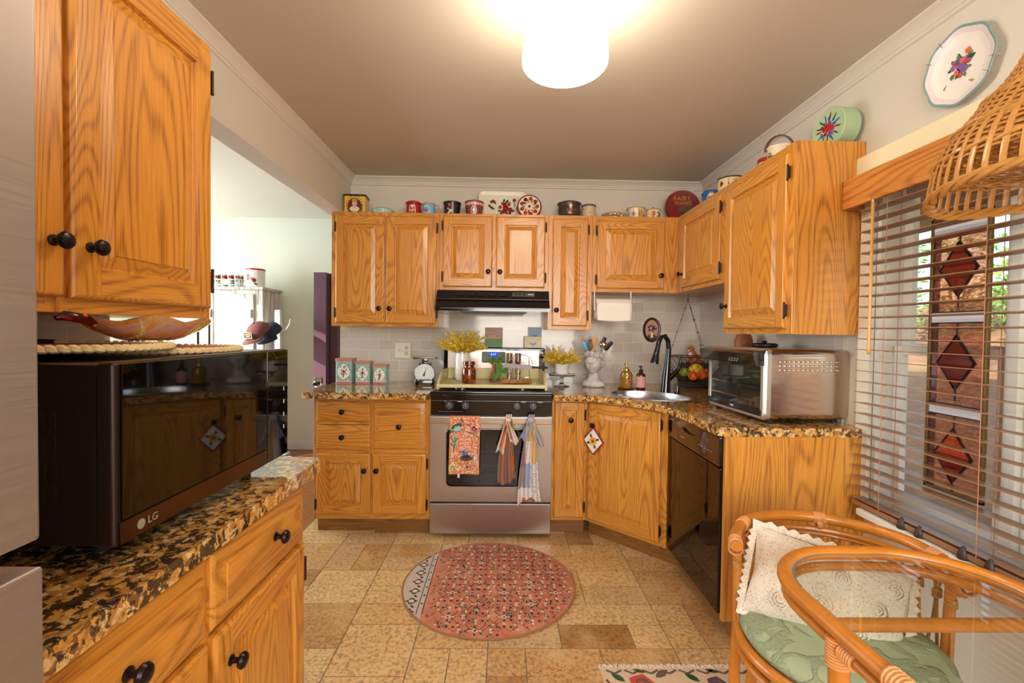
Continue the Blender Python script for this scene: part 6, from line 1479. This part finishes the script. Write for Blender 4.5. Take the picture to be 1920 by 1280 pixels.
def wall_plate():
    c = V((XR - .002, 1.507, 2.192)); t = thing('wall_plate', 'white scalloped porcelain plate with a flower bouquet on the wall above the window', 'plate', c - V((0, 0, .12)))
    n = 96; R = []
    def rr(a): return .124 * (1 + .022 * math.cos(8 * a) + .03 * math.cos(2 * a - 2.2))
    for s, d in ((.55, .004), (.98, .022), (1.0, .024), (.985, .026), (.93, .024), (.8, .018), (.66, .012), (.6, .010), (.3, .010)): R.append([c + V((-d, math.cos(2 * PI * i / n) * rr(2 * PI * i / n) * s, math.sin(2 * PI * i / n) * rr(2 * PI * i / n) * s)) for i in range(n)])
    m = MB(); m.rings(R[:2], cap0=True, mi=0); m.rings(R[1:5], mi=1); m.rings(R[4:6], mi=2); m.rings(R[5:], cap1=True, mi=0)
    rnd = random.Random(12)
    fl = bouquet(0, 0, .05, [1, 2, 3], 4, [6, 5], 8, rnd)
    fl = [(p, {1: 3 + 1, 2: PUR + 3, 3: ORG + 3, 4: PNK + 3, 5: GRN + 3, 6: DGRN + 3}[mi]) for p, mi in fl]
    fl += [(circ(0, -.005, .016, 12, wob=.15), PUR + 3), (circ(-.005, .022, .012, 12, wob=.2), BLU + 3), (circ(.022, .04, .010, 10, wob=.2), ORG + 3)] + [(leaf(a, bq, .03, .008, r), GLD + 3) for a, bq, r in ((-.05, .075, .4), (.06, .06, 2.2), (-.065, -.06, 1.0), (.05, -.072, 2.6))]
    m.decal(fl, lambda u, v, l: c + V((-.0102 - l * 2, -u, v)))
    t0 = m.build('plate', [M_WHITE, flat('plate_teal_edge', (122, 158, 154), .25), flat('plate_blush', (226, 212, 214), .2), PAL[PNK - 1]] + PAL, t, angle=50)
    m = MB()
    for a in (.55, 1.05, 3.4, 3.75):
        p = c + V((0, math.cos(a) * .124, math.sin(a) * .124)); q = c + V((0, math.cos(a) * .105, math.sin(a) * .105)); m.tube([p + V((-.002, 0, 0)), p * 1.0 + V((-.028, math.cos(a) * .004, math.sin(a) * .004)), q + V((-.026, 0, 0))], .0012, seg=5)
    m.build('wire_hanger', M_CHROME, t)
wall_plate()

def wicker_lamp():
    c = V((1.178, .925, 0)); t = thing('wicker_pendant', 'bell-shaped woven wicker pendant lamp hanging over the glass table', 'pendant lamp', (1.178, .925, 1.6))
    prof = [(.233, 1.618), (.232, 1.64), (.228, 1.665), (.222, 1.69), (.212, 1.72), (.193, 1.752), (.168, 1.785), (.145, 1.818), (.116, 1.85), (.095, 1.885), (.08, 1.92), (.07, 1.96), (.066, 1.985)]
    pz = prof_r(prof)
    dip = lambda a: .012 * math.sin(2 * a + .6)
    def P(a, z, dr=0): f = max(0, (1.70 - z) / .09); r = pz(max(z, 1.6181)) + dr; return c + V((math.cos(a) * r, math.sin(a) * r, z + dip(a) * f))
    n = 52; m = MB()
    for i in range(n): a = 2 * PI * i / n; m.tube([P(a, z, .004) for r, z in prof[::1]], [.0062 if z < 1.76 else .0042 for r, z in prof], seg=6, flat=.35, up=(math.cos(a), math.sin(a), 0))
    m.build('ribs', M_WICKER, t)
    m = MB(); zs = [1.674, 1.681] + [1.694 + .0058 * k for k in range(50)]
    for q, z in enumerate(zs):
        m.tube([P(2 * PI * (i / (n * 2)), z + .0015 * math.sin(i * 2.1 + q), .0042 * (1 if (i // 2 + q) % 2 else -1) * (1 if i % 2 else .3)) for i in range(n * 2)], .003, seg=5, closed=True)
    m.build('weave', M_WICKER, t)
    m = MB()
    for z, r in ((1.752, .005), (1.690, .004), (1.815, .0045)):
        for k in range(2): m.tube([P(2 * PI * i / 96, z + .006 * math.sin(i * 2 * PI / 8 + k * PI), .006 * math.cos(i * 2 * PI / 8 + k * PI)) for i in range(96)], r, seg=6, closed=True)
    for k in range(3): m.tube([P(2 * PI * i / 120, 1.618 + .007 * math.sin(i * 2 * PI / 10 + k * 2.09), .006 * math.cos(i * 2 * PI / 10 + k * 2.09)) for i in range(120)], .0062, seg=6, closed=True)
    m.build('braided_rim', M_WICKER, t)
    m = MB(); m.lathe([(.07, 1.985), (.05, 1.998), (.012, 2.005), (.006, 2.02), (.005, H - .03), (.05, H - .028), (.055, H - .001)], c, 20); m.build('hanging_rod', flat('antique_brass', (120, 92, 50), .35, .8), t)
    m = MB(); m.cyl(c + V((0, 0, 1.9)), c + V((0, 0, 2.0)), .02, seg=14); m.ball(c + V((0, 0, 1.86)), (.03, .03, .042), 16, 12); m.build('bulb', flat('unlit_bulb', (232, 228, 220), .2), t)
wicker_lamp()

# ------------------------------------------------------------------ rugs
def rugs():
    c = V((-.062, 2.338, .0004)); R = .437; rnd = random.Random(17); t = thing('round_rug', 'round faded terracotta rug with a floral lattice in front of the range', 'rug', c)
    g = G('rug_terracotta'); n1 = g.noise(g.co(), 7, 4, .7); n2 = g.noise(g.co('Object', (6, .7, 1)), 60, 2)
    g.p(Base_Color=g.mix(g.math('MULTIPLY', n2, .4), g.ramp(n1, [(.32, srgb(150, 66, 38)), (.48, srgb(190, 96, 58)), (.62, srgb(198, 122, 84)), (.75, srgb(206, 158, 126))]), srgb(206, 160, 136)), Roughness=.95); g.bump(g.noise(g.co(), 300, 2), .4, .002)
    m = MB(); m.lathe([(.001, .0001), (R, .0001), (R, .005), (R - .004, .0065), (.001, .0066)], c, 96, cap=False)
    ink, crm, gry = 1, 2, 3; sh = []
    bl = lambda u: -.31 + 0 * u
    sh += [([(u, v) for u, v in [(-.30, -math.sqrt(.43 ** 2 - .3 ** 2)), (-.30, math.sqrt(.43 ** 2 - .3 ** 2))] + [(-.43 * math.cos(a), .43 * math.sin(a)) for a in [.79 - i * 1.58 / 14 for i in range(15)]]], gry)]
    for x in (-.30, -.325): sh += [(q, ink) for q in stroke([(x, -.27), (x, .27)], .004)]
    for _ in range(420):
        u, v = rnd.uniform(-.28, .43), rnd.uniform(-.42, .42)
        if math.hypot(u, v) < R - .02: sh += [(circ(u, v, .0065, 8, wob=.3), ink), (circ(u, v, .0038, 7), crm), (leaf(u, v, .016, .006, rnd.uniform(0, 6)), ink)]
    for k in range(-3, 4): sh += [(circ(-.365, k * .085, .024, 10, wob=.3, k=4), ink), (circ(-.365, k * .085, .014, 8), crm), (circ(-.312, k * .07 + .02, .006, 6), ink), (leaf(-.345, k * .085 + .03, .03, .012, 2.2), ink)]
    for i in range(-6, 9):
        for j in range(-8, 9):
            u, v = i * .062 - .02, j * .098 + (.049 if i % 2 else 0)
            for s in (-1, 1):
                q4 = stroke([(u + s * .031 * math.sin(f * PI / 2), v + .049 * f) for f in (0, .33, .66, 1)], .0018)
                sh += [(q, ink) for q in q4 if all(math.hypot(*p) < R - .01 and p[0] > -.29 for p in q)]
    P0, Q0 = .125, .215
    for i in range(-2, 5):
        for j in range(-3, 4):
            u, v = i * P0 * 1.02 - .05, j * Q0 * .9 + (Q0 * .45 if i % 2 else 0)
            if u < -.27: continue
            D = []
            D += [(circ(u, v, .013, 12, wob=.25, k=4), crm), (circ(u, v, .006, 6), ink)]
            for a in (0, PI / 2, PI, -PI / 2): D += [(leaf(u + math.cos(a) * .014, v + math.sin(a) * .014, .02, .01, a), crm if a in (0, PI) else ink)]
            for s in (-1, 1):
                for s2 in (-1, 1):
                    pts = [(u + s * (.02 + .04 * math.sin(f * PI * .5)), v + s2 * (.008 + .085 * f)) for f in (0, .25, .5, .75, 1)]; D += [(q, ink) for q in stroke(pts, .0028)]
                    D += [(leaf(u + s * .045, v + s2 * .045, .022, .011, s2 * 1.2 if s > 0 else PI - s2 * 1.2), crm), (circ(u + s * .03, v + s2 * .07, .0075, 8, wob=.3), ink), (circ(u + s * .058, v + s2 * .088, .008, 8, wob=.3), crm)]
            D += [(circ(u, v + .05, .007, 8), crm), (circ(u, v - .05, .009, 8, wob=.3), crm), (leaf(u, v + .058, .026, .012, PI / 2), crm), (leaf(u, v - .058, .022, .012, -PI / 2), ink), (circ(u + .03, v, .006, 6), ink), (circ(u - .03, v, .006, 6), ink)]
            sh += [(p, mi) for p, mi in D if all(math.hypot(*q) < R - .012 and q[0] > -.296 for q in p)]
    def rm(u, v, l):
        d = math.hypot(u, v); f = min(1, (R - .004) / d) if d else 1; return c + V((u * f, v * f, .0066 + l))
    m.decal(sh, rm)
    m.build('pile', [g.m, flat('rug_ink', (66, 48, 48), .95), flat('rug_cream', (212, 190, 160), .95, var=.12), flat('rug_grey_border', (188, 172, 154), .95, var=.12)], t)
    m = MB(); m.tube([c + V((math.cos(a) * R, math.sin(a) * R, .0042)) for a in [i * 2 * PI / 96 for i in range(96)]], .0042, seg=6, closed=True); m.build('bound_edge', flat('rug_binding', (150, 108, 66), .9), t)
    # fringed rug
    x0, x1, y0, y1 = .385, 1.42, .65, 1.735; t = thing('fringed_rug', 'beige floral rug with a white fringe partly under the chair', 'rug', ((x0 + x1) / 2, (y0 + y1) / 2, .0004))
    gb = G('rug_beige'); n1 = gb.noise(gb.co(), 160, 2); gb.p(Base_Color=gb.mix(n1, srgb(196, 166, 132), srgb(220, 194, 160)), Roughness=.95)
    m = MB(); m.box(x0, x1, y0, y1, .0005, .007, mi=0); S2 = []
    cx = x0
    for k in range(8):
        v = y1 - .05 - k * .13
        for uu in (.14, .42, .70, .95):
            S2 += [(p, mi) for p, mi in rose(cx + uu + .03 * (k % 2), v - .03, .045 if uu == .14 else .034, 1 if uu in (.14, .70) else 4, 2)]
            S2 += [(leaf(cx + uu + .06, v, .07, .03, .6 + k), 2), (leaf(cx + uu - .06, v - .02, .06, .028, 2.4), 3), (leaf(cx + uu + .03, v + .025, .05, .018, 2.8), 3)]
    S2 += [(q, 2) for k in range(14) for q in stroke([(x0 + .02 + k * .07, y1 - .012), (x0 + .05 + k * .07, y1 - .03), (x0 + .08 + k * .07, y1 - .012)], .009)]
    for k in range(7): S2 += [(q, 2) for q in stroke([(x0 + .012, y1 - .06 - k * .13), (x0 + .035, y1 - .12 - k * .13), (x0 + .012, y1 - .17 - k * .13)], .01)]
    m.decal(S2, lambda u, v, l: V((u, v, .0071 + l))); m.build('pile', [gb.m, flat('rug_red', (196, 72, 48), .95), flat('rug_brown', (104, 84, 72), .95), PAL[DGRN - 1], flat('rug_plum', (84, 66, 88), .95)], t)
    m = MB(); rn = random.Random(1)
    for i in range(210):
        x = x0 + (x1 - x0) * i / 209; m.tube([(x, y1 - .002, .006), (x + rn.uniform(-.004, .004), y1 + .012, .004), (x + rn.uniform(-.008, .008), y1 + rn.uniform(.02, .028), .002)], .0022, seg=4)
    fr = m.build('fringe', flat('fringe_white', (232, 218, 200), .95), t); fr['kind'] = 'stuff'
rugs()

# ------------------------------------------------------------------ rattan chair, cushions, glass table
def bind(m, a, bq, r, turns=8, mi=0):
    a, bq = V(a), V(bq); d = (bq - a)
    n = turns * 12; u = d.normalized().orthogonal().normalized(); w_ = d.normalized().cross(u)
    m.tube([a + d * (i / n) + (u * math.cos(2 * PI * i / 12) + w_ * math.sin(2 * PI * i / 12)) * r for i in range(n + 1)], d.length / turns * .55, seg=6, mi=mi)
def chair():
    c = V((.955, 1.262, 0)); fdir = math.atan2(-.92, -.39)     # facing direction
    t = thing('rattan_chair', 'varnished rattan barrel chair drawn up to the glass table', 'chair', (c.x, c.y, 0))
    def A(rel, r, z): a = fdir + PI + rel; return c + V((math.cos(a) * r, math.sin(a) * r, z))
    arc = [(-1.72 + 3.44 * i / 40) for i in range(41)]
    rr = lambda x: .268 - .012 * math.cos(x)
    top = [A(x, rr(x), .692 - .022 * max(0, abs(x) - .9)) for x in arc]
    m = MB(); m.tube(top, .0168, seg=14); m.build('top_rail', M_RATTAN, t)
    m = MB(); m.tube([A(x, rr(x) - .004, .655 - .03 * max(0, abs(x) - 1.0)) for x in arc[1:-1]], .0085, seg=8); m.tube([A(x, rr(x) - .004, .640 - .03 * max(0, abs(x) - 1.0)) for x in arc[2:-2]], .006, seg=8); m.build('under_rail', M_RATTAN, t)
    m = MB(); m.tube([A(2 * PI * i / 44, .252, .405) for i in range(44)], .016, seg=10, closed=True); m.tube([A(2 * PI * i / 44, .250, .365) for i in range(44)], .011, seg=8, closed=True); m.build('seat_ring', M_RATTAN, t)
    m = MB(); m.lathe([(.001, .402), (.245, .402), (.245, .412), (.001, .412)], c, 36); m.build('seat_base', M_WICKER, t)
    for k in range(15):
        x = -1.45 + 2.9 * k / 14; m = MB()
        for s in (-1, 1):
            for o in (0, .012): m.tube([A(x - s * .075 + o, .253, .418), A(x - s * .03, .257, .50), A(x + o * .5, .261, .585), A(x + s * .045 + o, .263, .636)], .0038, seg=5)
        bind(m, A(x, .261, .575), A(x, .261, .598), .009, 4); m.build('lattice_spindle', M_WICKER, t)
    for x in (-1.42, 1.42, -.75, .75):
        m = MB(); q = 1 if abs(x) < 1 else 0; m.tube([A(x, .30 if q else .255, .008), A(x, .262, .25), A(x, .256, .41), A(x, rr(x) - .004, .66 if not q else .655)], [.016, .016, .015, .012], seg=10); m.build('leg', M_RATTAN, t)
    for x in (-1.2, -.02, 1.12, -1.62, 1.62):
        i = min(range(41), key=lambda k: abs(arc[k] - x)); i = max(1, min(39, i)); m = MB(); d = (top[i + 1] - top[i - 1]).normalized() * .016; bind(m, top[i] - d, top[i] + d, .0178, 7); bind(m, top[i] - d * .5 - V((0, 0, .018)), top[i] + d * .5 - V((0, 0, .018)), .019, 4); m.build('binding', M_BIND, t)
    # seat cushion
    g = G('sage_chenille'); vo = g.noise(g.co(), 110, 3, .7, .8); msk = g.ramp(g.noise(g.co(), 9, 2, .4, 1.4), [(.46, (0, 0, 0)), (.50, (1, 1, 1)), (.6, (1, 1, 1)), (.64, (0, 0, 0))])
    g.p(Base_Color=g.mix(g.math('MULTIPLY', vo, .5), srgb(172, 184, 146), srgb(132, 146, 110)), Roughness=.95); g.bump(g.math('MULTIPLY', vo, msk), .9, .012)
    m = MB(); m.lathe([(.20, .413), (.242, .418), (.252, .435), (.247, .455), (.215, .470), (.12, .477), (.001, .479)], c, 64); tag(m.build('seat_cushion', g.m, angle=80), 'round sage green chenille cushion on the rattan chair seat', 'cushion')
    # lace pillow
    ctr = V((.948, 1.312, .545)); U = V((.88, -.38, -.19)).normalized(); W = V((.20, .28, .92)); W = (W - U * W.dot(U)).normalized(); N = U.cross(W).normalized()
    if N.y > 0: N = -N
    t = thing('lace_pillow', 'cream crocheted lace pillow leaning on the back of the rattan chair', 'pillow', ctr - V((0, 0, .15)))
    g = G('crochet_lace'); co = g.co(); vo = g.n('TexVoronoi', {'Vector': co, 'Scale': 120}, feature='DISTANCE_TO_EDGE').outputs[0]; fl = g.n('TexVoronoi', {'Vector': co, 'Scale': 15}).outputs[0]
    rg = g.math('SINE', g.math('MULTIPLY', fl, 150.0)); h = g.math('ADD', g.ramp(vo, [(.05, (1, 1, 1)), (.2, (0, 0, 0))]), g.math('MULTIPLY', rg, .15))
    holes = g.math('MULTIPLY', g.ramp(vo, [(.14, (0, 0, 0)), (.3, (1, 1, 1))]), g.ramp(fl, [(.30, (0, 0, 0)), (.42, (1, 1, 1))]))
    g.p(Base_Color=g.mix(g.math('MULTIPLY', holes, .5), g.mix(g.noise(co, 40, 3), srgb(238, 222, 198), srgb(248, 238, 222)), srgb(190, 158, 124)), Roughness=.95); g.bump(h, .5, .005)
    m = MB(); hw, hh, nu, nv = .20, .125, 44, 34
    def S(u, v, s): 
        e = max(0, (1 - abs(u) ** 2.6)) ** .55 * max(0, (1 - abs(v) ** 2.6)) ** .55; pin = 1 - .05 * (1 - abs(u)) * abs(v) ** 3 ; pin2 = 1 - .06 * (1 - abs(v)) * abs(u) ** 3
        return ctr + U * u * hw * pin2 + W * v * hh * pin + N * s * (.002 + .062 * e)
    for s in (1, -1): m.rings([[S(-1 + 2 * i / nu, -1 + 2 * j / nv, s) for i in range(nu + 1)] for j in range(nv + 1)], closed=False)
    for (a, bq, r) in ((-.55, .3, .026), (.1, .45, .024), (.55, .05, .026), (-.1, -.2, .028), (-.6, -.45, .024), (.35, -.55, .026), (.75, .55, .022), (-.15, .1, .016)):
        p = S(a, bq, 1)
        for q in (1, .62, .3): m.tube([p + N * .0015 + (U * math.cos(k * PI / 10) + W * math.sin(k * PI / 10)) * r * q * (1 + .06 * math.cos(4 * k)) for k in range(20)], .0032, seg=6, closed=True)
    m.build('cover', g.m, t, angle=80)
    m = MB(); per = []
    for k in range(96):
        f = k / 96 * 4; s = int(f); q = f - s; u, v = [(-1 + 2 * q, -1), (1, -1 + 2 * q), (1 - 2 * q, 1), (-1, 1 - 2 * q)][s]; per.append((ctr + U * u * hw * .985 + W * v * hh * .985, (U * (u if abs(u) > .999 else 0) * 1.0 + W * (v if abs(v) > .999 else 0)).normalized()))
    R = []
    for off, wv in ((0, 0), (.008, .3), (.016, 1), (.020, 1)):
        R.append([p + d * (off + .005 * wv * math.cos(i * PI)) + N * .008 * math.sin(i * 1.3) * wv for i, (p, d) in enumerate(per)])
    m.rings(R); m.build('scalloped_edge', g.m, t, solid=.003)
    # little dark cones on the sill
    for k, (y, lab) in enumerate(((1.60, 'small dark cone on the window sill, farthest from the camera'), (1.53, 'small dark cone on the window sill, second from the far end'), (1.38, 'small dark cone on the window sill, third from the far end'), (1.30, 'small dark cone on the window sill, nearest the camera'))):
        m = MB(); m.lathe([(.013, 0), (.016, .006), (.013, .02), (.006, .036), (.001, .042)], (1.408 + .02, y, WZ0 - .0015), 12); tag(m.build('cone_ornament', flat('cone_brown', (58, 40, 34), .5)), lab, 'ornament', 'cone ornaments on the window sill')
chair()

def table():
    x0, x1, yf, yn = .647, 1.165, 1.168, .12; z = .735; r = .2
    t = thing('glass_table', 'rattan framed glass-topped dining table at the near right', 'table', ((x0 + x1) / 2, .65, 0))
    def path(i, n=10):
        o = []
        for cx, cy, s in ((x1 - r, yf - r, 0), (x0 + r, yf - r, 1), (x0 + r, yn + r, 2), (x1 - r, yn + r, 3)):
            for q in range(n + 1): a = s * PI / 2 + q * PI / 2 / n; o.append((cx + math.cos(a) * (r - i), cy + math.sin(a) * (r - i)))
        return o
    m = MB(); m.tube([(x, y, z) for x, y in path(0)], .0165, seg=14, closed=True); m.build('rim', M_RATTAN, t)
    m = MB(); m.tube([(x, y, z - .034) for x, y in path(.004)], .0115, seg=10, closed=True); m.build('under_rim', M_RATTAN, t)
    m = MB(); m.prism(path(.0135), z - .006, z + .004, bev=.002); m.build('glass_top', M_TOPG, t)
    m = MB(); m.rings([[V((x, y, zz)) for x, y in path(i)] for i, zz in ((.0135, z + .0045), (.021, z + .0046))]); m.build('glass_edge', flat('glass_edge_grey', (112, 126, 126), .2), t)
    for y in (.925, .42):
        m = MB(); m.cyl((x0 + .004, y, z - .034), (x1 - .004, y, z - .034), .0135, seg=12); m.build('cross_rail', M_RATTAN, t)
    for x, y in ((x0 + .008, .865), (x1 - .008, .865), (x0 + .008, .36), (x1 - .008, .36)):
        s = 1 if x < .9 else -1
        m = MB(); m.tube([(x + s * .03, y, .008 if y > .6 else 0), (x + s * .01, y, .4), (x, y, z - .016)], .0185, seg=12); m.build('leg', M_RATTAN, t)
        m = MB(); bind(m, (x, y, z - .075), (x, y, z - .02), .0195, 9); m.build('binding', M_BIND, t)
        m = MB(); bind(m, (x - s * .006, y - .055, z - .034), (x - s * .006, y - .02, z - .034), .013, 6); m.build('binding', M_BIND, t)
    for x in (x0, x1):
        for y in (.70, .30): m = MB(); bind(m, (x, y - .035, z), (x, y + .035, z), .0175, 9); m.build('binding', M_BIND, t)
table()
